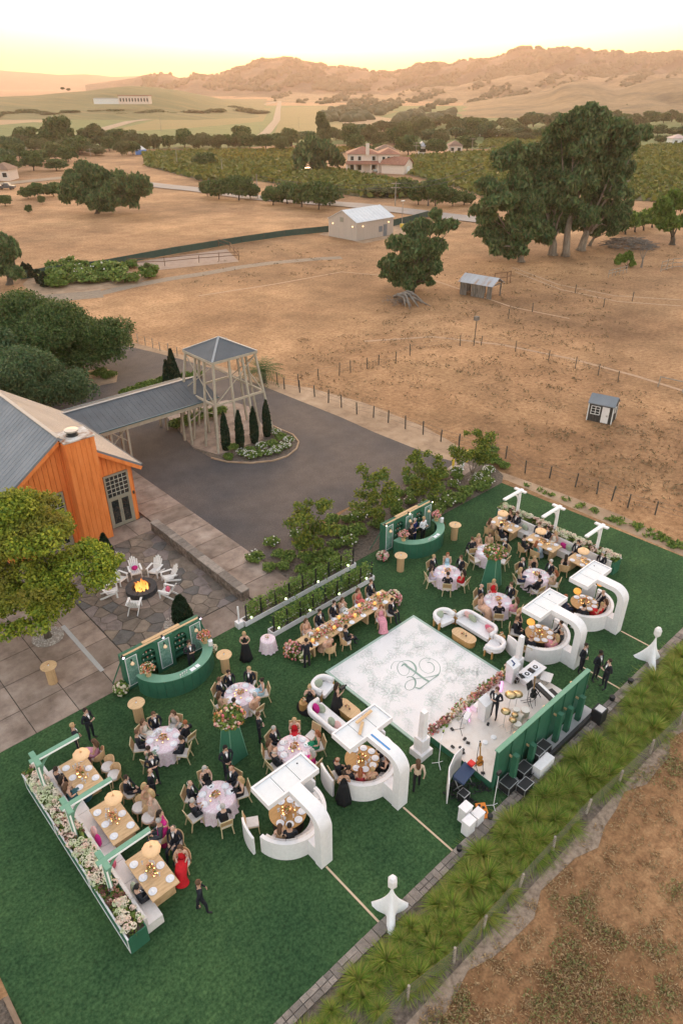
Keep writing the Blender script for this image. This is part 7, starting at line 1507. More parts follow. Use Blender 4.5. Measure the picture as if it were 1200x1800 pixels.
bseat(3, 330, man('bald head and open jacket', 'white', style='bald')); bseat(3, 290, woman('in black dress', BLK, 'brown')); bseat(3, 262, woman('in red dress', RED, 'blond', style='bun')); bseat(3, 150, man('red tie and blue jacket', 'red', top=(.03,.04,.08)), 1.2, ch=1); bseat(3, 205, man('black hair beside the canopy below', 'black'), 1.1, ch=1)
M['tape'] = flat('floor_tape', (.60,.44,.30), .8)
for i, (u_, v1) in enumerate(((9.98, 11.72), (13.87, 11.52), (26.12, 11.12), (29.98, 11.06))):
 sheet('lawn_board', [(u_ - .04, 9.0), (u_ + .04, 9.0), (u_ + .04, v1), (u_ - .04, v1)], .026, M['tape'], None); o = bpy.context.scene.objects['lawn_board' if i == 0 else 'lawn_board.%03d' % i]; tag(o, 'pale cable cover from the booth %s to the wall' % BD[i], 'cable cover')
def capsule(cx, cy, l, w, n=10):
 out = []
 for k in range(n + 1): a = -PI/2 + PI*k/n; out.append((cx + w/2*math.cos(a), cy + l/2 - w/2 + w/2*math.sin(a) if False else cy + (l/2 - w/2) + w/2*math.sin(a)))
 a_ = [(cx + w/2*math.cos(PI*k/n), cy + (l/2 - w/2) + w/2*math.sin(PI*k/n)) for k in range(n+1)]; b_ = [(cx + w/2*math.cos(PI + PI*k/n), cy - (l/2 - w/2) + w/2*math.sin(PI + PI*k/n)) for k in range(n+1)]
 return a_ + b_
def sofa(name, label, c, rz, l, d, cat, h=.74):
 """back towards -X local, ends rounded"""
 t = thing(name, label, cat, (c[0], c[1], .016), rz); hl = l/2; b = MB(); path = []; rr_ = min(d * .5, .42)
 path = [(d/2 - .1, hl), (-d/2 + rr_, hl)] + [(-d/2 + rr_ - rr_*math.sin(PI/2*k/6), hl - rr_ + rr_*math.cos(PI/2*k/6)) for k in range(1, 7)] + [(-d/2 + rr_ - rr_*math.cos(PI/2*k/6), -hl + rr_ - rr_*math.sin(PI/2*k/6)) for k in range(0, 7)] + [(d/2 - .1, -hl)]
 b.tube([(x, y, h - .10) for x, y in path], .11, 10); b.tube([(x, y, h - .26) for x, y in path], .10, 8); b.build('backrest', M['white'], t, True)
 MB().prism([(d/2 + .02, hl - .06), (-d/2 + rr_, hl - .02), (-d/2 + .04, hl - rr_), (-d/2 + .04, -hl + rr_), (-d/2 + rr_, -hl + .02), (d/2 + .02, -hl + .06)], .22, .42).build('seat', M['white'], t)
 for x in (d/2 - .12, -d/2 + .28):
  for s in (-1, 1): MB().box(x - .035, s*(hl + .02) - .06, 0, x + .035, s*(hl + .02) + .06, .50).build('leg', M['goldwood'], t)
 return t
def coffee(label, c, rz, seed):
 t = thing('coffee_table', label, 'table', (c[0], c[1], .016), rz); MB().prism(capsule(0, 0, 1.35, .62), 0, .36).build('base', M['goldwood'], t); MB().prism(capsule(0, 0, 1.42, .68), .36, .39).build('tabletop', M['oakwood'], t)
 o = thing('flower_pot', 'small bud vases on the %s' % label, 'flowers', (c[0], c[1], .406), rz); 
 for y in (-.12, .14): MB().lathe([(.03,0),(.04,.06),(.001,.06)], 8, (0, y)).build('vase', M['black'], o)
 bouquet(o, (0,0,.09), (.08,.20,.05), 14, ('rust','dusk'), seed, (.015,.03), 8, .04)
sofa('sofa', 'white rounded sofa with pink pillows, left of the dance floor', (14.45, 16.62), 0, 2.1, .85, 'sofa'); sofa('tub_chair', 'white rounded tub chair at the left corner of the dance floor', (15.55, 18.30), R(-75), .95, .8, 'armchair')
coffee('oval wooden coffee table left of the dance floor', (15.55, 16.55), 0, 81)
pillow(14.35, 17.35, .62, M['pillow_m'], 'magenta pillow on the left sofa', E_); pillow(14.5, 17.2, .6, M['pillow_g'], 'sage pillow beside the magenta one on the left sofa', E_ + .5); pillow(14.4, 15.95, .6, M['pillow_c'], 'pink pillow at the canopy end of the left sofa', E_); pillow(14.35, 16.3, .6, M['pillow_g'], 'sage pillow at the canopy end of the left sofa', E_)
sofa('sofa', 'white rounded sofa with green and red pillows, right of the dance floor', (24.35, 16.15), PI, 2.15, .85, 'sofa'); sofa('tub_chair', 'white tub chair with sage pillow at the far corner of the dance floor', (23.55, 17.75), R(-100), .95, .8, 'armchair'); sofa('tub_chair', 'white tub chair closest to the stage flowers', (23.75, 14.55), R(100), .95, .8, 'armchair')
coffee('oval wooden coffee table right of the dance floor', (23.3, 16.15), 0, 82)
pillow(24.5, 16.9, .62, M['pillow_c'], 'pink pillow at the far end of the right sofa', Wd); pillow(24.45, 16.55, .62, M['pillow_g'], 'large sage pillow on the right sofa', Wd, .28); pillow(24.45, 15.5, .62, M['pillow_p'], 'red pillow on the right sofa', Wd); pillow(24.4, 15.3, .6, M['pillow_c'], 'blush pillow beside the red pillow on the right sofa', Wd + .3); pillow(23.45, 17.9, .6, M['pillow_g'], 'sage pillow in the far tub chair', R(-10)); pillow(15.45, 18.45, .6, M['pillow_g'], 'grey green pillow in the left tub chair', R(-10))
for (c, lab, s) in (((24.15, 17.55), 'between the far tub chair and sofa', 83), ((24.55, 14.75), 'behind the sofa end near the stage', 84), ((14.25, 18.1), 'between the left sofa and tub chair', 85)):
 t = thing('side_table', 'small wooden barrel side table ' + lab, 'side table', (*c, .016)); MB().lathe([(.20,0),(.22,.25),(.20,.48),(.001,.485)], 14).build('barrel', M['goldwood'], t, 'auto'); o = thing('flower_pot', 'little flower arrangement on the side table ' + lab, 'flowers', (*c, .505)); MB().lathe([(.05,0),(.06,.07),(.001,.07)], 8).build('pot', M['oakwood'], o); bouquet(o, (0,0,.13), (.13,.13,.10), 20, ('rust','cream'), s, (.02,.035), 12, .05)
def cocktail(px, py, label, s=1.0):
 x, y = P(px, py); t = thing('cocktail_table', label, 'table', (x, y, .016)); MB().lathe([(.215,0),(.215,1.04)], 20).build('drum', noisy('fluted_oak', [(.42,.26,.13), (.58,.38,.21)], scale=9, stretch=(3,3,.1)), t, 'auto'); MB().lathe([(.37,1.04),(.38,1.06),(.37,1.08),(.001,1.081)], 26).build('tabletop', M['oakwood'], t, 'auto')
 o = thing('bud_vase', 'tiny bud vase on the ' + label, 'vase', (x, y, 1.10)); MB().lathe([(.03,0),(.035,.05),(.015,.07),(.001,.07)], 8).build('vase', M['porcelain'], o); bouquet(o, (0,0,.09), (.05,.05,.04), 6, ('rust',), 3, (.012,.02), 4, .03)
cocktail(94, 1200, 'tall drum table alone on the concrete patio'); cocktail(246, 1266, 'tall drum table left of the near green bar front'); cocktail(397, 1180, 'tall drum table right of the near green bar'); cocktail(703, 1003, 'tall drum table in front of the far green bar'); cocktail(797, 948, 'tall drum table right of the far green bar')
def bar(u0, v0, desc, seed, warm):
 L = (u0, v0, 0); t = thing('bar_backdrop', 'green bar wall with arched niches, %s' % desc, 'bar wall', (u0, v0, .016)); Wl = 4.25; H = 1.98
 b = W(L); b.box(u0, v0 + .38, 0, u0 + Wl, v0 + .42, H); b.box(u0, v0 + .06, H - .04, u0 + Wl, v0 + .38, H)
 for q_ in (0, .80, 1.72, 2.52, 3.45, 4.21): b.box(u0 + q_, v0 + .06, 0, u0 + q_ + .04, v0 + .38, H - .04)
 b.build('carcass', M['green'], t)
 W(L).box(u0 + .02, v0 + .10, H, u0 + Wl - .02, v0 + .20, H + .03).build('top_batten', M['oakwood'], t); W(L).box(u0 + 1.2, v0 + .24, H, u0 + 3.2, v0 + .42, H + .035).build('top_batten', M['oakwood'], t)
 segs = [(0, .80, 'p'), (.80, 1.72, 'n'), (1.72, 2.52, 'p'), (2.52, 3.45, 'n'), (3.45, 4.25, 'p')]
 for a, b_, k in segs:
  xa, xb = u0 + a, u0 + b_
  if k == 'p':
   W(L).box(xa, v0, 0, xb, v0 + .059, H).build('front_board', M['green'], t); f = W(L); x0, x1 = xa + .10, xb - .10; z0, z1 = .18, H - .10; w_ = .035
   f.box(x0, v0 - .015, z0, x1, v0 - .002, z0 + w_); f.box(x0, v0 - .015, z1 - w_, x1, v0 - .002, z1); f.box(x0, v0 - .015, z0 + w_, x0 + w_, v0 - .002, z1 - w_); f.box(x1 - w_, v0 - .015, z0 + w_, x1, v0 - .002, z1 - w_); fr = f.build('panel_frame', M['white'], t)
   W(L).box(x0 + w_, v0 - .010, z0 + w_, x1 - w_, v0 - .002, z1 - w_).build('painted_panel', noisy('mural_green_%s_%d' % (desc[:4], int(a * 10)), [(.08,.20,.15), (.16,.30,.24), (.30,.44,.38)], scale=5, detail=10, dist=1.5), fr)
   b = W(L); xm = (xa + xb)/2; b.box(xm - .03, v0 - .05, 1.62, xm + .03, v0 - .016, 1.72); b.build('sconce_arm', M['black'], t); b = MB(); b.M = Matrix.Translation((xm - u0, -.10, 1.52)); b.lathe([(.03,.10),(.10,-.02),(.085,-.06),(.04,-.08)], 12); b.build('sconce_shade', flat('shell_glow', (.75,.52,.34), .6, emit=(1,.65,.35), es=.02), t, True)
  else:
   f = W(L); xm = (xa + xb)/2; r_ = .36; zc = 1.42; n = 14
   f.box(xa, v0, 0, xm - r_, v0 + .059, H); f.box(xm + r_, v0, 0, xb, v0 + .059, H)
   V = []; 
   for i in range(n + 1): aa = PI * i / n; V += [(xm - r_*math.cos(aa), v0, zc + r_*math.sin(aa)), (xm - r_*math.cos(aa), v0, H)]
   f.add(V, [(2*i, 2*i+2, 2*i+3, 2*i+1) for i in range(n)]); V2 = [];
   for i in range(n + 1): aa = PI * i / n; V2 += [(xm - r_*math.cos(aa), v0, zc + r_*math.sin(aa)), (xm - r_*math.cos(aa), v0 + .30, zc + r_*math.sin(aa))]
   f.build('front_board', M['green'], t)
   for zz in (.45, .80, 1.15, 1.48): W(L).box(xm - r_ + .005, v0 + .01, zz, xm + r_ - .005, v0 + .375, zz + .03).build('shelf', M['green'], t)
   rg = random.Random(seed + int(a * 10))
   for zz in (.83, 1.18, 1.51):
    for k2 in range(3):
     if zz > 1.4 and k2 == 9: continue
     x_ = xm - .20 + k2 * .2 + rg.uniform(-.03,.03); o = thing('shelf_pot', 'potted flower on the %s shelf, %s niche, %s' % ('lower' if zz < 1 else 'middle' if zz < 1.3 else 'top', 'left' if a < 2 else 'right', desc), 'pot', (x_, v0 + .12, zz + .001), 0, 'potted flowers on the shelves of the %s' % desc); MB().lathe([(.025,0),(.038,.07),(.001,.07)], 8).build('pot', M['porcelain'] if k2 != 1 else M['gilt'], o); MB().ball((0,0,.09), (.035,.035,.03), 0, 6, 4, .2).build('bloom', BL['pink'] if k2 % 2 else BL['leaf'], o)
 for x_ in (.06, Wl/2, Wl - .06):
  o = thing('spotlight', 'lit spotlight clamped on the %s of the %s' % ('left top corner' if x_ < .1 else 'middle top' if x_ < 3 else 'right top corner', desc), 'spotlight', (u0 + x_, v0 + .02, H + .05)); MB().tube([(0,.10,.04),(0,-.05,0)], .055, 10).build('housing', M['black'], o); MB().tube([(0,-.051,0),(0,-.065,0)], .045, 10).build('lens', flat('lens_%s' % desc[:4], (1,.9,.95), .3, emit=((1,.80,.45) if warm else (.95,.75,1)), es=.7), o)
 for x_, s in ((0, -1), (Wl, 1)): W(L).bar((u0 + x_ + s*.0, v0 + .2, 1.7), (u0 + x_ + s * .35, v0 - .55 if s > 0 else v0 + .9, 0), .05).build('brace', M['green'], t)
 c = (u0 + 2.30, v0 - .42); rx = 1.95; tt = thing('bar_counter', 'curved green bar counter with pale top, %s' % desc, 'bar', (c[0], c[1], .016)); Lc = (c[0], c[1], 0)
 def ell(b, q0, q1, z0, z1, a0=R(180), a1=R(360), n=28, k=.82):
  V = []
  for i in range(n + 1):
   a = a0 + (a1 - a0)*i/n; cs, sn = math.cos(a), math.sin(a)
   V += [(c[0] + q0*cs, c[1] + q0*k*sn, z0), (c[0] + q1*cs, c[1] + q1*k*sn, z0), (c[0] + q1*cs, c[1] + q1*k*sn, z1), (c[0] + q0*cs, c[1] + q0*k*sn, z1)]
  F = [(0,3,2,1), (4*n, 4*n+1, 4*n+2, 4*n+3)]
  for i in range(n): j = 4*i; F += [(j, j+1, j+5, j+4), (j+1, j+2, j+6, j+5), (j+2, j+3, j+7, j+6), (j+3, j, j+4, j+7)]
  return b.add(V, F)
 for k in range(14): a = R(180) + PI*k/14; ell(b := W(Lc), rx - .06, rx, 0, 1.02, a + .004, a + PI/14 - .004, 3); b.build('front_panel', M['green'], tt)
 ell(b := W(Lc), rx - .50, rx + .03, 1.02, 1.06); b.build('countertop', M['green_l'], tt, 'auto'); ell(b := W(Lc), rx - .12, rx - .07, 0, 1.019); b.build('inner_wall', M['green'], tt)
 for (dx, dy, sc, lab, pal) in ((-1.55, -.42, 1.0, 'left', ('rust','warm','cream')), (1.62, -.25, 1.0, 'right', ('warm','pink','rust'))):
  o = thing('bar_flowers', 'coral bouquet on the %s counter end, %s' % (lab, desc), 'flowers', (c[0] + dx, c[1] + dy, 1.076)); MB().lathe([(.12,0),(.14,.18),(.001,.18)], 12).build('vase', M['oakwood'], o); bouquet(o, (0,0,.42), (.36*sc,.30*sc,.30), 110, pal if warm is False else ('pink','pink','warm'), seed + int(dx*10), (.028,.058), 90, .10)
 o = thing('menu_cards', 'two white menu cards lying on the counter, %s' % desc, 'cards', (c[0] + .35, c[1] - 1.42, 1.078), .1); MB().box(-.30,-.10,0,-.03,.10,.006).build('card', M['napkin'], o); MB().box(.02,-.09,0,.22,.11,.006).build('card', M['napkin'], o)
 o = thing('drink_dispenser', 'clear drink dispenser with white lid on the counter, %s' % desc, 'dispenser', (c[0] + 1.72, c[1] - .62, 1.076)); MB().lathe([(.10,0),(.12,.03),(.11,.28),(.001,.28)], 14).build('jar', M['glass'], o, 'auto'); MB().lathe([(.115,.28),(.115,.31),(.001,.33)], 14).build('lid', M['porcelain'], o, 'auto')
 for k in range(4): o = GL.copy(); C.objects.link(o); o.location = (c[0] - .5 + k * .12, c[1] - 1.50 + .02*k, 1.076); o['label'] = 'glass standing on the counter of the %s' % desc; o['group'] = 'glasses on the counter of the %s' % desc
bar(8.93, 24.62, 'near bar by the terrace', 90, False); bar(25.93, 24.45, 'far bar by the shrubs', 95, True)
person(11.9, 23.75, R(170), 'bartender in black vest bending over the near bar counter', hair='dark', pose='hold', z=.016, top=(.03,.03,.035)); 
for (x, y, lab, kw) in ((27.5, 23.75, 'bartender with brown hair all in black at the left behind the far bar', dict(hair='brown', tie=False, top=BLK)), (28.05, 24.0, 'bartender in navy blue jacket turned away behind the far bar', dict(hair='grey', tie=False, top=(.01,.02,.10))), (28.6, 23.75, 'bartender in white shirt behind the far bar counter', dict(hair='blond', tie=False, top=(.72,.72,.75), bottom=BLK))): person(x, y, PI, lab, pose='hold', z=.016, **kw)
for (px, py, lab, pal, r, s) in ((215, 1218, 'white green hydrangea clump at the left foot of the near bar wall', ('cream','leaf'), (.36,.36,.34), 101), (374, 1148, 'cream flower clump at the right foot of the near bar wall', ('cream','cream'), (.22,.22,.20), 102), (672, 984, 'pink and white flower clump at the left foot of the far bar wall', ('pink','cream'), (.36,.36,.30), 103)):
 x, y = P(px, py); heap(x, y, lab, pal, s, r)
def pyramid(c, desc, seed, rot):
 t = thing('pyramid_stand', 'tall faceted green pyramid stand carrying flowers, %s' % desc, 'stand', (c[0], c[1], .016), rot); s0, s1, h = .60, .33, 2.0; b = MB()
 for k in range(4):
  a, a2 = PI/4 + k*PI/2, PI/4 + (k+1)*PI/2; b = MB(); b.add([(s0*math.cos(a), s0*math.sin(a), 0), (s0*math.cos(a2), s0*math.sin(a2), 0), (s1*math.cos(a2), s1*math.sin(a2), h), (s1*math.cos(a), s1*math.sin(a), h)], [(0,1,2,3)])
  b.build('side_panel', noisy('ribbed_green', [(.030,.13,.075), (.05,.18,.11)], scale=14, stretch=(3,3,.05), rough=.7), t)
  MB().bar((s0*math.cos(a), s0*math.sin(a), 0), (s1*math.cos(a), s1*math.sin(a), h), .03).build('corner_rib', M['green_l'], t)
 MB().lathe([(s1*.95, h), (.001, h + .01)], 4, (0,0), 0, PI/4, PI/4 + 2*PI).build('top_plate', M['green'], t)
 o = thing('tower_bouquet', 'wild red and green bouquet on the pyramid %s' % desc, 'flowers', (c[0], c[1], h + .03)); bouquet(o, (0,0,.30), (.66,.66,.34), 130, ('warm','rust','pink','cream','dusk'), seed, (.04,.085), 480, .16, -.3)
pyramid((10.4, 18.15), 'among the near round tables', 111, R(4)); pyramid((28.15, 18.1), 'between the far round tables', 112, R(8))
VL = leafy('climber_leaves', [(.09,.17,.035), (.17,.27,.05), (.27,.36,.09), (.12,.17,.04)], .3)
for i, (u0, u1, v, lab) in enumerate(((16.25, 23.62, 22.95, 'front'), (15.7, 23.72, 24.6, 'rear'))):
 c = ((u0+u1)/2, v + .2, 0); t = thing('vine_planter', '%s long white trough planter of climbing vines on black posts' % lab, 'planter', (c[0], c[1], .016)); b = W(c); b.box(u0, v, 0, u1, v + .04, .30); b.box(u0, v + .42, 0, u1, v + .46, .30); b.box(u0, v + .04, 0, u0 + .04, v + .42, .30); b.box(u1 - .04, v + .04, 0, u1, v + .42, .30); b.build('trough', M['white'], t)
 W(c).box(u0 + .04, v + .04, .05, u1 - .04, v + .42, .24).build('soil', M['mulch'], t); n = 9
 for k in range(n): x = u0 + .15 + (u1 - u0 - .3) * k / (n - 1); W(c).box(x - .03, v + .07, .1, x + .03, v + .13, 1.30).build('post', M['black'], t)
 for zz in (.5, .85, 1.25): W(c).bar((u0 + .15, v + .10, zz), (u1 - .15, v + .10, zz), .012).build('wire', M['black'], t)
 rg = np.random.default_rng(120 + i)
 for k in range(16):
  x = u0 + .25 + (u1 - u0 - .5) * (k + .5 + rg.uniform(-.3,.3)) / 16; m = 190; pts = np.stack([x - c[0] + rg.normal(0, .14, m), v + .28 - c[1] + rg.normal(0, .12, m), .22 + 1.0 * rg.random(m) ** .9], 1); V, F = quads(pts, .10, .3, 1.3, None, rg); p_ = mesh_np('vine', V, F, VL, t)
  MB().tube([(x - c[0], v + .25 - c[1], .2), (x - c[0] + rg.uniform(-.1,.1), v + .3 - c[1], .9)], .012, 4).build('stem', M['bark'], p_)
 fl = np.stack([rg.uniform(u0 + .2, u1 - .2, 60) - c[0], v + .22 - c[1] + rg.normal(0, .14, 60), rg.uniform(.3, .95, 60)], 1); blob_cloud('blossoms', fl, .018, .034, M['petal_w'], t, 130 + i)
 for k in range(4): x = u0 + .5 + k * (u1 - u0 - 1)/3; b = MB(); b.M = Matrix.Translation((x - c[0], v + .16 - c[1], .26)); b.lathe([(.05,0),(.05,.06),(.001,.065)], 10); b.build('uplight', flat('uplight_glow', (.6,.9,.4), .4, emit=(.75,1,.45), es=.5), t)
x, y = P(421, 1102); 
def obelisk(x, y, label, s=1.0, hbase=.32, h=2.5, wb=.62):
 t = thing('obelisk', label, 'sculpture', (x, y, .016), 0); MB().box(-wb/2, -wb/2, 0, wb/2, wb/2, hbase).build('base', M['white'], t); a = wb * .34; MB().box(-a, -a, hbase, a, a, hbase + .72 * s).build('plinth', M['white'], t)
 a = wb * .20; b = MB(); z0, z1 = hbase + .72*s, h; b.add([(-a,-a,z0),(a,-a,z0),(a,a,z0),(-a,a,z0),(-a*.85,-a*.85,z1),(a*.85,-a*.85,z1),(a*.85,a*.85,z1),(-a*.85,a*.85,z1)], [(0,1,5,4),(1,2,6,5),(2,3,7,6),(3,0,4,7),(4,5,6,7)]); b.build('shaft', M['white'], t); return t
t = thing('speaker_tower', 'slim white box stand at the left end of the rear vine planter', 'stand', (x, y, .016)); MB().box(-.17,-.17,0,.17,.17,.36).build('base', M['white'], t); MB().box(-.04,-.03,.36,.04,.03,1.35).build('shaft', M['white'], t)
SG = (17.1, 9.75, 23.35, 13.1); sc_ = ((SG[0]+SG[2])/2, (SG[1]+SG[3])/2, 0); st = thing('stage', 'low white floored band stage with green sides beside the dance floor', 'stage', (sc_[0], sc_[1], .016)); ZS = .40
W(sc_).prism([(SG[0], SG[1]), (SG[2] + .3, SG[1]), (SG[2] + .3, 11.2), (SG[2] - .05, 12.3), (SG[2] - .5, SG[3]), (SG[0], SG[3])], .016, ZS - .03).build('riser', M['green'], st)
W(sc_).prism([(SG[0], SG[1]), (SG[2] + .3, SG[1]), (SG[2] + .3, 11.2), (SG[2] - .05, 12.3), (SG[2] - .5, SG[3]), (SG[0], SG[3])], ZS - .03, ZS).build('deck', noisy('stage_cream', [(.62,.52,.46), (.74,.65,.60), (.78,.70,.66)], scale=1.4, rough=.6), st)
g = thing('stage_flowers', 'low bank of rust, blush and green flowers along the front of the stage', 'flowers', (20.3, 13.05, .016)); rgn = np.random.default_rng(140); n = 520
px_ = rgn.uniform(-3.15, 3.2, n); py_ = rgn.normal(0, .10, n); pz_ = .40 + np.abs(rgn.normal(.07, .08, n)) * 1.2; low = rgn.random(n) < .3; pz_[low] = rgn.uniform(.12,.4,low.sum()); py_[low] += .17
sel = (np.sin(px_ * 1.7) + rgn.normal(0, .35, n)); 
for nm, msk, pal in (('blooms', sel > .15, 'dusk'), ('blooms', (sel <= .15) & (sel > -.35), 'rust'), ('blooms', sel <= -.35, 'cream')):
 if msk.sum(): blob_cloud(nm, np.stack([px_[msk], py_[msk], pz_[msk]], 1), .035, .075, BL[pal], g, 141)
q = rgn.random(n) < .35; blob_cloud('blooms', np.stack([px_[q] + .05, py_[q], pz_[q] + .04], 1), .03, .06, BL['pink'], g, 144)
V, F = quads(np.stack([rgn.uniform(-3.15, 3.2, 700), rgn.normal(.02, .13, 700), rgn.uniform(.1, .55, 700)], 1), .11, .3, 1.8, None, rgn); mesh_np('greenery', V, F, VL, g)['kind'] = 'stuff'
bw = thing('stage_wall', 'long green panelled wall standing along the back of the stage', 'wall', (20.5, 9.72, .016)); Lb = (20.5, 9.72, 0); xs = [17.15, 18.1, 19.05, 20.0, 20.95, 21.9, 22.85, 23.75]
for k in range(7): W(Lb).box(xs[k] + .006, 9.66, .0, xs[k+1] - .006, 9.76, 2.22).build('wall_panel', M['green'], bw)
for k in range(8): W(Lb).box(xs[k] - .03, 9.61, 0, xs[k] + .03, 9.659, 2.2).build('stud', M['green'], bw)
W(Lb).box(17.1, 9.60, 2.221, 23.8, 9.80, 2.27).build('top_rail', M['green_l'], bw)
for (x, h) in ((17.95, 1.7), (19.2, 1.35), (21.1, 1.75), (21.95, 1.5), (22.9, 1.5)): W(Lb).box(x - .11, 9.2, 0, x + .11, 9.42, h).build('buttress', M['green'], bw); W(Lb).box(x - .02, 9.42, h - .3, x + .02, 9.609, h - .2).build('strut', M['oakwood'], bw)
for k in range(6): x = 17.6 + k * 1.05; o = thing('wall_sconce', 'tan shell lamp peeking over the back of the stage wall', 'lamp', (x, 9.86, 1.95 if k % 2 else 1.2), 0, 'shell lamps on the stage wall'); MB().lathe([(.02,.10),(.13,0),(.10,-.05),(.04,-.07)], 12).build('shade', flat('shell_tan', (.72,.48,.30), .6, emit=(1,.6,.3), es=.02), o, True); MB().box(-.03,-.10,-.02,.03,-.02,.04).build('bracket', M['gilt'], o)
sheet('back_deck', [(17.3, 9.02), (23.9, 9.02), (23.9, 9.58), (17.3, 9.58)], .10, flat('pale_deck', (.55,.52,.53), .7), None); o = bpy.context.scene.objects['back_deck']; tag(o, 'narrow pale sheet of flooring behind the green stage wall', 'mat')
o = MB().box(18.9, 8.62, .09, 19.9, 9.0, .62).build('white_bench', M['white']); tag(o, 'long white box standing on the stone wall behind the stage', 'box')
o = MB().box(20.0, 8.86, .1, 23.6, 8.99, .42).build('black_truss', M['black']); tag(o, 'long black rail case lying along the stone wall behind the stage', 'case')
o = MB().box(23.3, 8.45, .05, 23.85, 8.95, .75).build('speaker_cabinet', M['black']); tag(o, 'black speaker cabinet at the far end of the black rail behind the stage', 'speaker'); o = MB().box(23.35, 8.5, .76, 23.75, 8.85, .80).build('silver_lid', M['chrome']); tag(o, 'silver edged case lid on the black speaker cabinet', 'lid')
def gear(x0, y0, x1, y1, h, label, z=.11, m='black', name='flight_case'):
 c = ((x0+x1)/2, (y0+y1)/2); t = thing(name, label, 'equipment case', (c[0], c[1], z)); b = MB(); b.box(x0-c[0], y0-c[1], 0, x1-c[0], y1-c[1], h); b.build('case', M[m], t); 
 e_ = MB(); X, Y = (x1-x0)/2, (y1-y0)/2
 for sx in (-1,1):
  for sy in (-1,1): e_.bar((sx*X, sy*Y, 0), (sx*X, sy*Y, h + .01), .03)
 e_.bar((-X,-Y,h),(X,-Y,h),.025); e_.bar((-X,Y,h),(X,Y,h),.025); e_.bar((-X,-Y,h),(-X,Y,h),.025); e_.bar((X,-Y,h),(X,Y,h),.025); e_.build('edge_trim', M['chrome'], t); return t
gear(19.75, 9.05, 20.35, 9.5, .55, 'silver edged black rack case behind the third wall buttress'); gear(19.3, 9.0, 19.72, 9.5, .7, 'tall black case beside the silver edged rack'); gear(18.3, 9.0, 18.9, 9.45, .45, 'low black bag heap behind the stage wall'); gear(17.3, 9.0, 17.9, 9.5, .4, 'black cases heaped at the near end behind the wall'); gear(17.75, 8.55, 18.35, 8.95, .35, 'open black case with cables on the stone wall', .09)
b = MB(); rg = random.Random(5)
for k in range(26):
 x, y = rg.uniform(17.2, 19.2), rg.uniform(8.95, 9.5); pts = [Vector((x, y, .12))]; 
 for j in range(6): pts.append(pts[-1] + Vector((rg.uniform(-.2,.2), rg.uniform(-.12,.12), rg.uniform(-.02,.03))))
 b.tube([Vector((p.x, min(max(p.y, 8.9), 9.55), max(p.z, .1))) for p in pts], .02, 4)
tag(b.build('cable_heap', M['black']), 'tangle of black cables behind the stage wall', 'cables')
def stand_(x, y, label, h=1.4, z=ZS + .016, kind='mic', name='microphone_stand', m='black'):
 t = thing(name, label, 'stand', (x, y, z)); b = MB()
 b.tube([(0,0,.12),(0,0,h)], .014, 6); b.build('pole', M[m], t); b = MB()
 for k in range(3): a = k * 2.09; b.tube([(0,0,.16),(.28*math.cos(a), .28*math.sin(a), .01)], .012, 5)
 b.build('tripod', M[m], t)
 if kind == 'mic': MB().tube([(0,0,h),(.25,.12,h+.15)], .012, 5).build('boom', M[m], t); MB().ball((.27,.13,h+.16), .035, 0, 8, 5).build('microphone', M['black'], t)
 if kind == 'music': b = MB(); b.add([(-.22,-.05,h-.1),(.22,-.05,h-.1),(.22,.08,h+.22),(-.22,.08,h+.22)], [(0,1,2,3)]); b.build('desk', M['black'], t)
 if kind == 'light': MB().box(-.10,-.06,h,.10,.06,h+.14).build('lamp_head', M['black'], t)
 return t
def SP(px, py): return P(px, py, ZS)
x, y = SP(808, 1286); stand_(x, y, 'low black tripod stand at the front left of the stage', .45); x, y = SP(835, 1350); stand_(x, y, 'microphone stand beside the brown guitar at the stage corner', 1.1); x, y = SP(930, 1238); stand_(x, y, 'microphone stand in the middle rear of the stage', 1.2); x, y = SP(925, 1235); stand_(x, y, 'music stand next to the black guitar', 1.0, kind='music', name='music_stand')
def guitar(x, y, label, m, rot):
 t = thing('guitar', label, 'guitar', (x, y, ZS + .016), rot); b = MB(); b.M = Matrix.Rotation(R(-14), 4, 'X'); b.ball((0,0,.30), (.17,.045,.18), 0, 12, 6); b.ball((0,0,.52), (.13,.045,.13), 0, 12, 6); b.build('body', m, t, True); b = MB(); b.M = Matrix.Rotation(R(-14), 4, 'X'); b.box(-.025,-.03,.6,.025,.0,1.12); b.box(-.045,-.03,1.12,.045,.0,1.26); b.build('neck', M['goldwood'], t)
 b = MB()
 for s in (-1, 1): b.tube([(0,-.12,.6),(s*.2,.14,.01)], .012, 5)
 b.tube([(0,-.12,.6),(0,-.35,.01)], .012, 5); b.build('stand', M['black'], t)
x, y = SP(843, 1352); guitar(x, y, 'amber electric guitar on a stand at the near rear corner of the stage', flat('amber_guitar', (.55,.20,.03), .3), R(-30)); x, y = SP(936, 1232); guitar(x, y, 'black electric guitar on a stand near the keyboard', M['black'], R(-40))
x, y = SP(955, 1240); t = thing('keyboard', 'black electric piano on legs with a bench near the stage wall', 'keyboard', (x, y, ZS + .016), R(75)); MB().box(-.65,-.16,.70,.65,.16,.82).build('keyboard_case', M['black'], t); MB().box(-.60,-.15,.82,.60,-.02,.835).build('keys', M['napkin'], t)
for sx in (-1, 1):
 b = MB(); b.tube([(sx*.45,-.2,0),(sx*.45,.2,.70)], .02, 5); b.tube([(sx*.45,.2,0),(sx*.45,-.2,.70)], .02, 5); b.build('leg_frame', M['black'], t)
MB().box(-.3,-.65,.42,.3,-.35,.5).build('bench', M['black'], t)
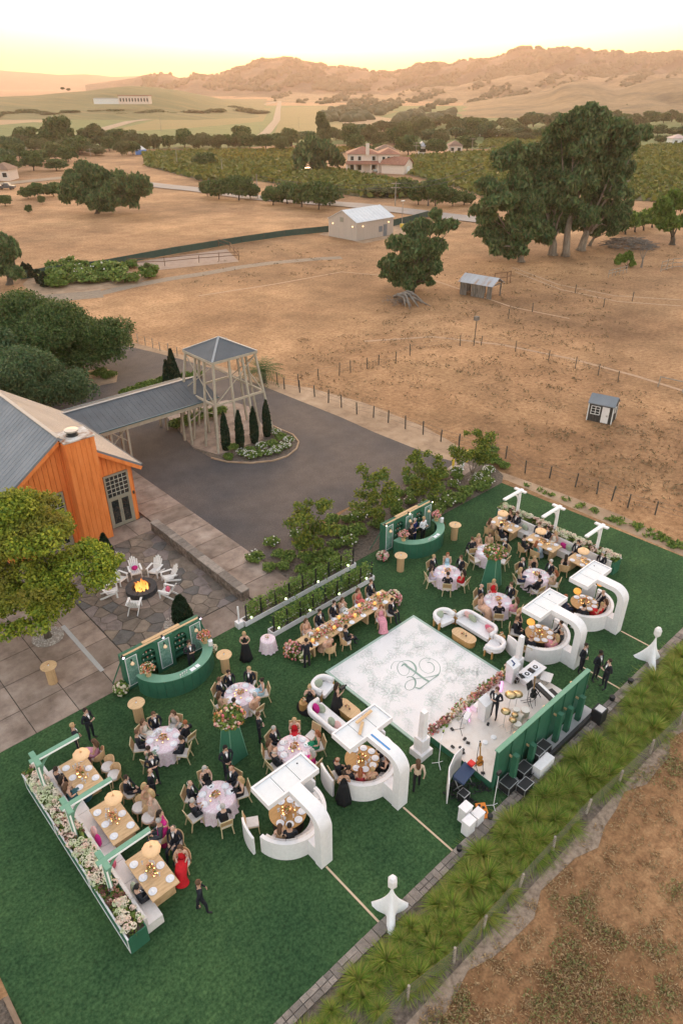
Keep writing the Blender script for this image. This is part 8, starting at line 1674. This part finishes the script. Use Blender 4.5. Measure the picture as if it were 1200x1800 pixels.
x, y = SP(906, 1270); dk = thing('drum_kit', 'pale drum kit with bronze cymbals in the middle rear of the stage', 'drum kit', (x, y, ZS + .016), R(10)); SH_ = flat('drum_shell', (.62,.55,.47), .4); HD = flat('drum_head', (.78,.74,.70), .5); BR = flat('bronze_cymbal', (.52,.40,.22), .3, .7)
b = MB(); b.tube([(0,-.25,.28),(0,.2,.28)], .28, 20); b.build('bass_drum', SH_, dk, 'auto')
for (dx, dy, z, r_, h) in ((-.25,.1,.62,.14,.18), (.12,.12,.64,.15,.18), (.52,-.15,.45,.20,.32), (-.5,-.25,.52,.17,.14)):
 b = MB(); b.lathe([(r_, z-h), (r_, z)], 18, (dx, dy)); o = b.build('drum', SH_, dk, 'auto'); b = MB(); b.lathe([(r_*.98, z+.002), (.001, z+.004)], 18, (dx, dy)); b.build('drum_head', HD, o)
for (dx, dy, z, r_) in ((-.60,.32,.98,.22), (.35,.55,1.05,.27), (.62,.35,1.0,.24), (-.75,-.1,.85,.17), (-.38,-.02,.80,.16)):
 b = MB(); b.lathe([(r_, z), (r_*.3, z+.02), (.001, z+.035)], 22, (dx, dy)); o = b.build('cymbal', BR, dk, True); b = MB(); b.tube([(dx, dy, 0), (dx, dy, z)], .012, 5)
 for k in range(3): a = k*2.09; b.tube([(dx, dy, .2), (dx + .2*math.cos(a), dy + .2*math.sin(a), .01)], .01, 4)
 b.build('cymbal_stand', M['chrome'], dk)
MB().lathe([(.17,.44),(.17,.50),(.001,.51)], 16, (-.05,-.65)).build('stool', M['black'], dk)
def lectern(px, py, label, rot, top=None):
 x, y = SP(px, py); t = thing('lectern', label, 'lectern', (x, y, ZS + .016), rot); b = MB(); b.add([(-.20,-.18,0),(.20,-.18,0),(.20,.18,0),(-.20,.18,0),(-.28,-.22,1.0),(.28,-.22,1.0),(.28,.22,1.18),(-.28,.22,1.18)], [(0,3,2,1),(4,5,6,7),(0,1,5,4),(1,2,6,5),(2,3,7,6),(3,0,4,7)]); b.build('body', M['white'], t); return t
lectern(849, 1262, 'white lectern in front of the speaker in black on the stage', R(0)); t = lectern(897, 1196, 'white lectern with a dark mark at the far corner of the stage', R(0)); b = MB(); b.add([(-.03,-.08,1.06),(.05,-.08,1.06),(.05,.14,1.152),(-.03,.14,1.152)], [(0,1,2,3)]); b.add([(-.16,-.10,1.052),(-.03,-.10,1.052),(-.03,-.04,1.078),(-.16,-.04,1.078)], [(0,1,2,3)]); b.v = [(x_, y_, z_ + .012) for x_, y_, z_ in b.v]; b.build('emblem', flat('navy_mark', (.03,.05,.14), .6), t)
x, y = SP(866, 1262); person(x, y, R(100), 'man in black suit speaking at the white lectern on the stage', pose='hold', hair='brown', z=ZS + .016)
def wedge(px, py, label, rot, m='white'):
 x, y = SP(px, py); t = thing('stage_monitor', label, 'speaker', (x, y, ZS + .016), rot); b = MB(); b.add([(-.25,-.18,0),(.25,-.18,0),(.25,.20,0),(-.25,.20,0),(-.25,-.02,.34),(.25,-.02,.34),(.25,.20,.30),(-.25,.20,.30)], [(0,3,2,1),(4,5,6,7),(0,1,5,4),(1,2,6,5),(2,3,7,6),(3,0,4,7)]); b.build('cabinet', M[m], t); b = MB(); b.add([(-.2,-.172,.03),(.2,-.172,.03),(.2,-.045,.31),(-.2,-.045,.31)], [(0,1,2,3)]); b.build('grille', flat('grille_grey', (.28,.28,.3)), t)
wedge(836, 1244, 'white wedge monitor with grey grille left of the lectern', PI); wedge(816, 1265, 'second white wedge monitor near the stage flowers', PI + .3)
x, y = SP(822, 1258); o = MB().box(-.35,-.06,0,.35,.06,.10).build('light_bar', flat('pink_light', (.9,.3,.8), .4, emit=(1,.40,.9), es=.10)); o.location = (x, y, ZS + .02); o.rotation_euler = (0,0,R(40)); tag(o, 'glowing pink light bar on the stage beside the wedge monitors', 'light')
x, y = SP(880, 1208); o = MB().box(-.3,-.05,0,.3,.05,.08).build('light_bar', o.data.materials[0]); o.location = (x, y, ZS + .02); o.rotation_euler = (0,0,R(30)); tag(o, 'small pink light bar hidden behind the stage flowers by the lectern', 'light')
PEDALS = [(794,1283,'left front'),(816,1300,'left middle'),(822,1307,'left middle, smaller'),(809,1316,'centre'),(795,1314,'front edge'),(810,1326,'long one toward the guitar'),(857,1274,'alone near the speaker'),(910,1224,'rear centre'),(925,1195,'far rear'),(872,1225,'beside the lectern'),(848,1360,'by the amber guitar'),(905,1200,'under the far lectern'),(812,1318,'next to the centre one')]
for px, py, d in PEDALS: x, y = SP(px, py); L_ = .16 if 'long' in d else .08; o = MB().box(-L_,-.05,0,L_,.05,.06).build('effects_pedal', M['black']); o.location = (x, y, ZS + .016); o.rotation_euler = (0,0,random.uniform(0,3)); tag(o, 'small black effects pedal on the stage floor, ' + d, 'pedal')
for px, py, d in ((852,1306,'nearer the dance floor'), (867,1297,'nearer the drum kit')): x, y = SP(px, py); o = MB().lathe([(.12,0),(.12,.05),(.001,.07)], 18).build('round_cover', M['napkin']); o.location = (x, y, ZS + .016); tag(o, 'flat white round disc on the stage, ' + d, 'disc')
x, y = SP(906, 1195); o = gear(x-.2, y-.2, x+.2, y+.2, .2, 'small black open case beside the far lectern', ZS + .016)
x, y = P(933, 1180, .9); t = thing('dj_table', 'white DJ table with two decks and mixer right of the far obelisk', 'table', (x, y, .016), 0); MB().box(-.75,-.35,.84,.75,.35,.90).build('tabletop', M['white'], t)
for sx in (-.5, .5): MB().box(sx-.05,-.3,0,sx+.05,.3,.84).build('leg_panel', M['white'], t)
for i, sx in enumerate((-.35, .32)):
 o = thing('turntable', 'black and white deck at the %s of the DJ table' % ('left' if i == 0 else 'right'), 'deck', (x + sx, y, .918)); MB().box(-.18,-.16,0,.18,.16,.05).build('case', M['porcelain'], o); MB().lathe([(.12,.055),(.001,.058)], 18).build('platter', M['black'], o); MB().lathe([(.05,.062),(.001,.064)], 12).build('label_disc', M['napkin'], o)
o = MB().box(-.1,-.15,0,.1,.15,.06).build('mixer', M['black']); o.location = (x, y, .918); tag(o, 'small black mixer between the DJ decks', 'mixer'); o = MB(); o.box(-.16,-.1,0,.16,.1,.015); o.add([(-.16,.1,.015),(.16,.1,.015),(.16,.18,.22),(-.16,.18,.22)], [(0,1,2,3)]); o = o.build('laptop', M['black']); o.location = (x - .6, y + .1, .918); o.rotation_euler = (0,0,R(60)); tag(o, 'open dark laptop on the left end of the DJ table', 'laptop')
x, y = P(960, 1190, .7); t = thing('folding_table', 'small pale square table on metal legs between DJ table and stage wall', 'table', (x, y, .016), R(20)); MB().box(-.32,-.25,.68,.32,.25,.71).build('tabletop', M['cream'], t)
for sx in (-1,1): b = MB(); b.tube([(sx*.25,-.2,.0),(sx*.25,.2,.68)], .014, 5); b.tube([(sx*.25,.2,.0),(sx*.25,-.2,.68)], .014, 5); b.build('leg_frame', M['chrome'], t)
x, y = P(742, 1330); obelisk(16.35, 12.82, 'white obelisk on a square base at the near corner of stage and dance floor', 1.0, .34, 2.55, .70); obelisk(23.35, 12.95, 'white obelisk rising behind the far lectern of the stage', 1.0, .3, 2.35, .6)
o = MB().lathe([(.06,0),(.06,.10),(.001,.11)], 8).build('water_bottle', flat('blue_bottle', (.08,.12,.28), .4)); o.location = (16.55, 12.72, .36); tag(o, 'dark blue bottles on the base of the near obelisk', 'bottle')
x, y = P(770, 1345); stand_(x, y, 'white tripod light stand on the lawn left of the stage', 1.5, .016, 'mic', 'microphone_stand', 'napkin')
x, y = P(866, 1420); stand_(x, y, 'tall white light stand with black lamp at the end of the stage wall', 2.0, .016, 'light', 'light_stand', 'napkin'); x, y = P(1025, 1210); 
x, y = P(1022, 1208 + 30); stand_(x, y, 'thin pale pole stand on the stone wall beyond the stage', 1.0, .016, 'light', 'light_stand', 'napkin')
sA = [(15.62, 10.62), (16.35, 11.05), (17.02, 11.3), (17.05, 10.55)]
t = thing('folding_screen', 'white folding screen hiding the sound desk at the near end of the stage', 'screen', (16.3, 11.0, .016))
pp_ = [P(782, 1423), P(791, 1386), P(815, 1360), P(838, 1372)]; pp_ = [(15.25, 10.45), (15.85, 10.95), (16.5, 11.2), (17.06, 11.25)]
for k in range(3): a, b_ = pp_[k], pp_[k+1]; W((16.3, 11.0, 0)).bar((a[0], a[1], .62), (b_[0], b_[1], .62), .04, 1.2).build('screen_panel', M['white'], t)
x, y = 16.35, 10.55; t = thing('mixing_desk', 'black sound desk with blue panels on a tubular stand behind the white screen', 'mixing desk', (x, y, .016), R(8)); b = MB(); b.add([(-.45,-.25,.78),(.45,-.25,.78),(.45,.25,.92),(-.45,.25,.92),(-.45,-.25,.72),(.45,-.25,.72),(.45,.25,.72),(-.45,.25,.72)], [(0,1,2,3),(7,6,5,4),(0,4,5,1),(1,5,6,2),(2,6,7,3),(3,7,4,0)]); b.build('console', flat('desk_navy', (.03,.05,.11), .5), t)
for sx in (-.4, .4): b = MB(); b.tube([(sx,-.2,0),(sx,.2,.72)], .02, 5); b.tube([(sx,.2,0),(sx,-.2,.72)], .02, 5); b.build('leg_frame', M['chrome'], t)
o = MB().box(-.12,-.12,0,.12,.12,.10).build('red_box', flat('signal_red', (.65,.02,.02), .5)); o.location = (16.85, 10.6, .93); tag(o, 'bright red box on the corner of the sound desk', 'box')
o = gear(15.75, 10.0, 16.1, 10.35, .35, 'black case with yellow edge on the cables behind the screen', .03); 
x, y = P(847, 1428); t = thing('pedal_board', 'orange pedal board with black pedals lying on the lawn', 'pedal board', (x, y, .03), R(-35)); MB().box(-.20,-.34,0,.20,.34,.10).build('board', flat('board_orange', (.75,.22,.02), .5), t)
for k in range(5): MB().box(-.12 + (k % 2)*.14, -.26 + k*.11, .10, -.02 + (k % 2)*.14, -.18 + k*.11, .14).build('pedal', M['black'], t)
b = MB(); rg = random.Random(15)
for k in range(40):
 x, y = rg.uniform(15.6, 17.0), rg.uniform(9.7, 10.9); pts = [Vector((x, y, .04))]
 for j in range(7): pts.append(pts[-1] + Vector((rg.uniform(-.16,.16), rg.uniform(-.16,.16), rg.uniform(-.03,.04))))
 b.tube([Vector((min(max(p.x, 15.5), 17.05), p.y, max(p.z, .04))) for p in pts], .022, 4)
tag(b.build('cable_heap', M['black']), 'heap of black cables on the lawn under the sound desk', 'cables')
for (x, y, h, d) in ((15.22, 9.55, .78, 'closest to the screen'), (14.9, 9.12, .70, 'front one on the lawn edge'), (15.5, 9.15, .55, 'one nearest the grass tufts')):
 t = thing('plinth_box', 'white display plinth near the stone wall, the ' + d, 'plinth', (x, y, .016)); MB().box(-.21,-.17,0,.21,.17,h).build('body', M['white'], t); MB().box(-.23,-.19,h,.23,.19,h+.03).build('top', M['white'], t)
for px, py, d in ((806,1496,'by the second cable cover'), (860,1440,'beside the light stand'), (836,1445,'among the cables')):
 x, y = P(px, py); o = MB().lathe([(.10,0),(.11,.16),(.001,.17)], 10).build('floor_light', M['black']); o.location = (x, y, .09); tag(o, 'small black floor light on the wall edge, ' + d, 'light')
for px, py, d in ((1106,1202,'nearer the three men'), (1074,1232,'nearer the stage')): x, y = P(px, py); o = MB().lathe([(.12,0),(.13,.2),(.001,.21)], 10).build('floor_light', M['black']); o.location = (x, y, .09); tag(o, 'round black lamp on the stone wall right of the stage, ' + d, 'light')
def star_lamp(px, py, desc, rot):
 x, y = P(px, py); t = thing('draped_lamp_stand', 'white cloth covered lamp stand with pointed foot, %s' % desc, 'lamp stand', (x, y, .016), rot); n = 36; rows = []; V = []
 for i in range(10):
  z = 1.55 * i / 9; base = .03 + .74 * (1 - z/1.55) ** 1.7
  for j in range(n): a = 2*PI*j/n; s = .24 + .76 * abs(math.cos(1.5 * a)) ** 5; k = max(0, 1 - z/1.3); V.append((base * (1 + (s - 1) * k) * math.cos(a), base * (1 + (s - 1) * k) * math.sin(a), z))
 F = [(i*n + j, i*n + (j+1) % n, (i+1)*n + (j+1) % n, (i+1)*n + j) for i in range(9) for j in range(n)]; mesh_np('cover', V, F, M['napkin'], t, False)
 MB().lathe([(.04,1.53),(.15,1.66),(.17,1.72),(.17,2.0),(.11,2.12),(.001,2.16)], 6).build('lamp_head', M['white'], t)
star_lamp(686, 1606, 'at the near lawn end', math.atan2(IMG(268).y, IMG(268).x)); star_lamp(1140, 1162, 'by the wall at the far right', math.atan2(IMG(268).y, IMG(268).x))
PX, PY = PIT; t = thing('fire_pit', 'round dark fire pit burning in the middle of the flagstone terrace', 'fire pit', (PX, PY, .03)); n = 16
for k in range(n):
 a = 2*PI*k/n; b = MB(); arc_solid(b, (0,0), .52, .86, 0, .34, a + .01, a + 2*PI/n - .01, 3); b.build('pit_block', noisy('basalt', [(.035,.036,.04), (.07,.07,.075)], scale=6, bump=.3) if k == 0 else bpy.data.materials['basalt'], t)
MB().lathe([(.51,.02),(.001,.05)], 20).build('ash_bed', M['black'], t); rg = random.Random(3)
for k in range(9): a = rg.uniform(0, 6.28); b = MB(); b.tube([(.38*math.cos(a), .38*math.sin(a), .12), (-.2*math.cos(a+.4), -.2*math.sin(a+.4), .26)], .045, 6); b.build('log', M['bark'], t)
FL = bpy.data.materials.new('fire'); FL.use_nodes = True; ft_ = FL.node_tree; ft_.nodes.clear(); em = ft_.nodes.new('ShaderNodeEmission'); cr = ft_.nodes.new('ShaderNodeValToRGB'); g_ = ft_.nodes.new('ShaderNodeTexCoord'); sp_ = ft_.nodes.new('ShaderNodeSeparateXYZ'); oo = ft_.nodes.new('ShaderNodeOutputMaterial')
mr = ft_.nodes.new('ShaderNodeMapRange'); mr.inputs[1].default_value = .1; mr.inputs[2].default_value = .75; ft_.links.new(g_.outputs['Object'], sp_.inputs[0]); ft_.links.new(sp_.outputs[2], mr.inputs[0]); ft_.links.new(mr.outputs[0], cr.inputs[0]); cr.color_ramp.elements[0].color = (1,.50,.12,1); cr.color_ramp.elements[1].color = (1,.20,.03,1); ft_.links.new(cr.outputs[0], em.inputs[0]); em.inputs[1].default_value = .16; ft_.links.new(em.outputs[0], oo.inputs[0])
for k in range(26):
 a = rg.uniform(0, 6.28); q = rg.uniform(.02,.38); h = rg.uniform(.3,.85) * (1 - q*.8); x0, y0 = q*math.cos(a), q*math.sin(a); b = MB(); w = rg.uniform(.04,.09); dx, dy = rg.uniform(-.12,.12), rg.uniform(-.12,.12)
 b.tube([(x0, y0, .08), (x0 + dx*.3, y0 + dy*.3, .08 + h*.3), (x0 - dx*.3, y0 + dy*.5, .08 + h*.65), (x0 + dx, y0 + dy, .08 + h)], [w*.6, w, w*.6, .004], 6); b.build('flame', FL, t, True)
fl_ = bpy.data.lights.new('fire_light', 'POINT'); fo = bpy.data.objects.new('fire_light', fl_); C.objects.link(fo); fo.location = (0,0,.6); fo.parent = t; fl_.energy = 2; fl_.color = (1,.45,.15); fl_.shadow_soft_size = .25
WP = noisy('chair_white', [(.70,.67,.66), (.80,.77,.76)], scale=6)
def adirondack():
 t = thing('adirondack_chair', 'x', 'chair', (0,0,-60))
 for k in range(5): x = -.20 + k*.10; b = MB(); b.bar((x, .26, .36), (x, -.20, .27), .085, .02, up=(0,0,1)); b.build('seat_slat', WP, t)
 for k in range(5): x = (-.2 + k*.10); b = MB(); hz = 1.0 - .06 * abs(k-2)**1.5; b.bar((x*.9, -.20, .25), (x*1.15, -.20 - .42*(hz-.25)/.75, hz), .085, .02, up=(0,1,0)); b.build('back_slat', WP, t)
 for s in (-1, 1):
  b = MB(); b.bar((s*.33, .34, .56), (s*.33, -.36, .54), .11, .025); b.build('armrest', WP, t); b = MB(); b.bar((s*.29, .30, 0), (s*.29, .30, .55), .09, .03); b.build('front_leg', WP, t); b = MB(); b.bar((s*.26, .32, .34), (s*.26, -.62, .02), .03, .10); b.build('back_leg', WP, t)
 b = MB(); b.bar((-.28,.29,.32), (.28,.29,.32), .03, .09); b.build('front_rail', WP, t); b = MB(); b.bar((-.3,-.33,.5), (.3,-.33,.5), .03, .07); b.build('back_rail', WP, t); return t
AD = adirondack(); AP = [(235, 1000, 'with magenta pillow, at the upper left of the fire'), (285, 998, 'at the upper right of the fire'), (301, 1022, 'directly right of the fire, side on'), (285, 1047, 'with pink pillow at the lower right of the fire'), (242, 1062, 'in front of the fire, back to the camera'), (204, 1047, 'with blush pillow at the lower left of the fire'), (204, 1022, 'directly left of the fire under the maple edge')]
PIL = {0: 'pillow_m', 3: 'pillow_p', 5: 'pillow_c', 6: 'pillow_g'}
for i, (px, py, d) in enumerate(AP):
 x, y = P(px, py); v = Vector((PX - x, PY - y)); v.normalize(); x -= 0; rot = FACE(v); lab = 'white slatted adirondack chair ' + d; dd = math.hypot(PX - x, PY - y); x, y = PX - v.x * 1.62, PY - v.y * 1.62
 if i == 0: AD.location = (x, y, .045); AD.rotation_euler = (0,0,rot); AD['label'] = lab; AD['group'] = 'white adirondack chairs round the fire pit'
 else: clone(AD, (x, y, .045), rot, lab, 'white adirondack chairs round the fire pit')
 if i in PIL: pillow(x - v.x*.08, y - v.y*.08, .55, M[PIL[i]], '%s pillow in the fire pit chair %s' % ({'pillow_m':'magenta','pillow_p':'rose','pillow_c':'blush','pillow_g':'sage'}[PIL[i]], d.split(',')[0].replace('with ','').replace('magenta pillow','').strip() or 'upper left'), rot, .19)
def stander(px, py, face, label, **k): x, y = P(px, py); return person(x, y, FACE(IMG(face)), label, z=.016, **k)
stander(163, 1300, -20, 'man in tuxedo and glasses standing on the lawn near the patio edge', hair='dark', pose='hold'); stander(141, 1326, 30, 'man in tuxedo standing behind the near green arm', hair='blond')
stander(275, 1378, -60, 'waiter in black looking down, upper one of two below the round tables', hair='dark', pose='hold'); stander(273, 1405, 0, 'man in black standing just below the waiter', hair='brown', style='bald')
stander(264, 1428, -20, 'woman in long tan dress standing between table and magenta dress', sex='f', top=TAN, hair='blond'); stander(275, 1440, 180, 'woman in pale gown with long light hair in the standing group', sex='f', top=(.55,.42,.34), hair='blond'); stander(291, 1477, -10, 'woman in magenta gown standing with arms folded', sex='f', top=MAG, hair='dark', pose='stand')
stander(357, 1603, 20, 'man in black suit alone on the near lawn with raised arm', hair='brown', pose='walk', tie=False); stander(457, 1305, 10, 'man in black tuxedo standing between pyramid and pink tables', hair='brown', pose='stand')
stander(433, 1158, -80, 'woman in black dress looking at her phone near the drum table', sex='f', top=BLK, hair='blond', pose='hold'); stander(540, 1174, 120, 'waiter in black bending at the near end of the head table', hair='dark', pose='hold', tie=False)
stander(545, 1243, -90, 'photographer in black gown kneeling by the left sofa', sex='f', top=BLK, hair='blond', style='bun', pose='kneel'); stander(592, 1250, 20, 'woman in black dress filming with a camera beside the coffee table', sex='f', top=BLK, hair='dark', pose='hold')
x, y = P(601, 1248); t = thing('video_camera', 'black camera on a monopod held by the woman filming', 'camera', (x, y, .016)); MB().tube([(0,0,.3),(0,0,1.3)], .015, 5).build('monopod', M['black'], t); MB().box(-.12,-.07,1.3,.14,.07,1.45).build('camera_body', M['black'], t); MB().tube([(.14,0,1.38),(.26,0,1.38)], .04, 8).build('lens', M['black'], t)
x, y = P(545, 1243); v = IMG(-90); t = thing('camera', 'small black camera held up by the kneeling photographer', 'camera', (x + v.x*.26, y + v.y*.26, 1.18), FACE(v)); MB().box(-.07,-.04,-.04,.07,.03,.05).build('camera_body', M['black'], t); MB().tube([(0,.03,0),(0,.12,0)], .035, 8).build('lens', M['black'], t)
stander(604, 1407, 95, 'woman in black gown leaning on the white booth wall', sex='f', top=BLK, hair='dark', style='bun', pose='stand'); stander(731, 1388, 90, 'woman in beige jacket and black trousers with long hair, seen from behind', sex='f', top=(.58,.44,.34), bottom=BLK, hair='brown', trousers=True, pose='walk')
stander(1018, 1182, -50, 'man in black tuxedo beside the white arch, first of three', hair='dark'); stander(1043, 1196, -60, 'man with dark skin in black tuxedo, middle of three', hair='black', skin=(.10,.05,.03)); stander(1059, 1210, 190, 'man in black tuxedo turned sideways, right of three', hair='dark', pose='hold')
stander(906, 1116, -40, 'woman in black dress standing at the booth behind the stage', sex='f', top=BLK, hair='blond')
stander(402, 1366, -60, 'man with black cap standing behind the pink table in front of the empty lawn', hair='black')
bpy.context.view_layer.update()
def PIXOF(o):
 w = o.matrix_world.translation; X = w.x * C_ - w.y * S_; Y = w.x * S_ + w.y * C_; dz = w.z - CAMH; dd = Y * _cp - dz * _sp; up = Y * _sp + dz * _cp
 return (600 + FPX * X / dd, 900 - FPX * up / dd)
ORD = ['', 'second', 'third', 'fourth', 'fifth', 'sixth', 'seventh', 'eighth', 'ninth', 'tenth', 'eleventh', 'twelfth', 'thirteenth', 'fourteenth', 'fifteenth']
sets = {}
for o in bpy.context.scene.objects:
 if o.parent is None and o.get('label') and o.get('category'): sets.setdefault(o['label'], []).append(o)
SEC = ['right', 'far right', 'far', 'far left', 'left', 'near left', 'near', 'near right']
for lab, L in sets.items():
 if len(L) < 2: continue
 q = [PIXOF(o) for o in L]; mx = sum(p[0] for p in q) / len(q); my = sum(p[1] for p in q) / len(q)
 if L[0].name.split('.')[0] in ('plate', 'votive_candle', 'wine_glass') and 'head' not in lab:
  by = {}
  for o, p in zip(L, q): by.setdefault(int(round(math.atan2(my - p[1], p[0] - mx) / (PI / 4))) % 8, []).append((math.hypot(p[0] - mx, p[1] - my), o))
  for k, m_ in by.items():
   m_.sort(key=lambda t: t[0])
   for i, (r_, o) in enumerate(m_): o['label'] = '%s, %s%s side' % (lab, '' if len(m_) == 1 else 'inner ' if i == 0 else 'outer ' if i == len(m_) - 1 else ('middle ', 'next inner ', 'next outer ')[i - 1], SEC[k])
  continue
 hor = (max(p[0] for p in q) - min(p[0] for p in q)) >= (max(p[1] for p in q) - min(p[1] for p in q)) * .6
 idx = sorted(range(len(L)), key=lambda i: q[i][0 if hor else 1]); a_, b_ = ('left', 'right') if hor else ('top', 'bottom')
 for k, i in enumerate(idx):
  j = len(L) - 1 - k; s = (a_ + 'most') if k == 0 else (b_ + 'most') if j == 0 else ('%s from %s' % (ORD[k], a_) if k <= j else '%s from %s' % (ORD[j], b_))
  L[i]['label'] = '%s, %s' % (lab, s)
for o in bpy.context.scene.objects:
 l = o.get('label')
 if l and len(l.split()) > 16: o['label'] = l.replace('second from', '2nd from').replace(' green grass tuft', ' grass tuft').replace('just before', 'before')
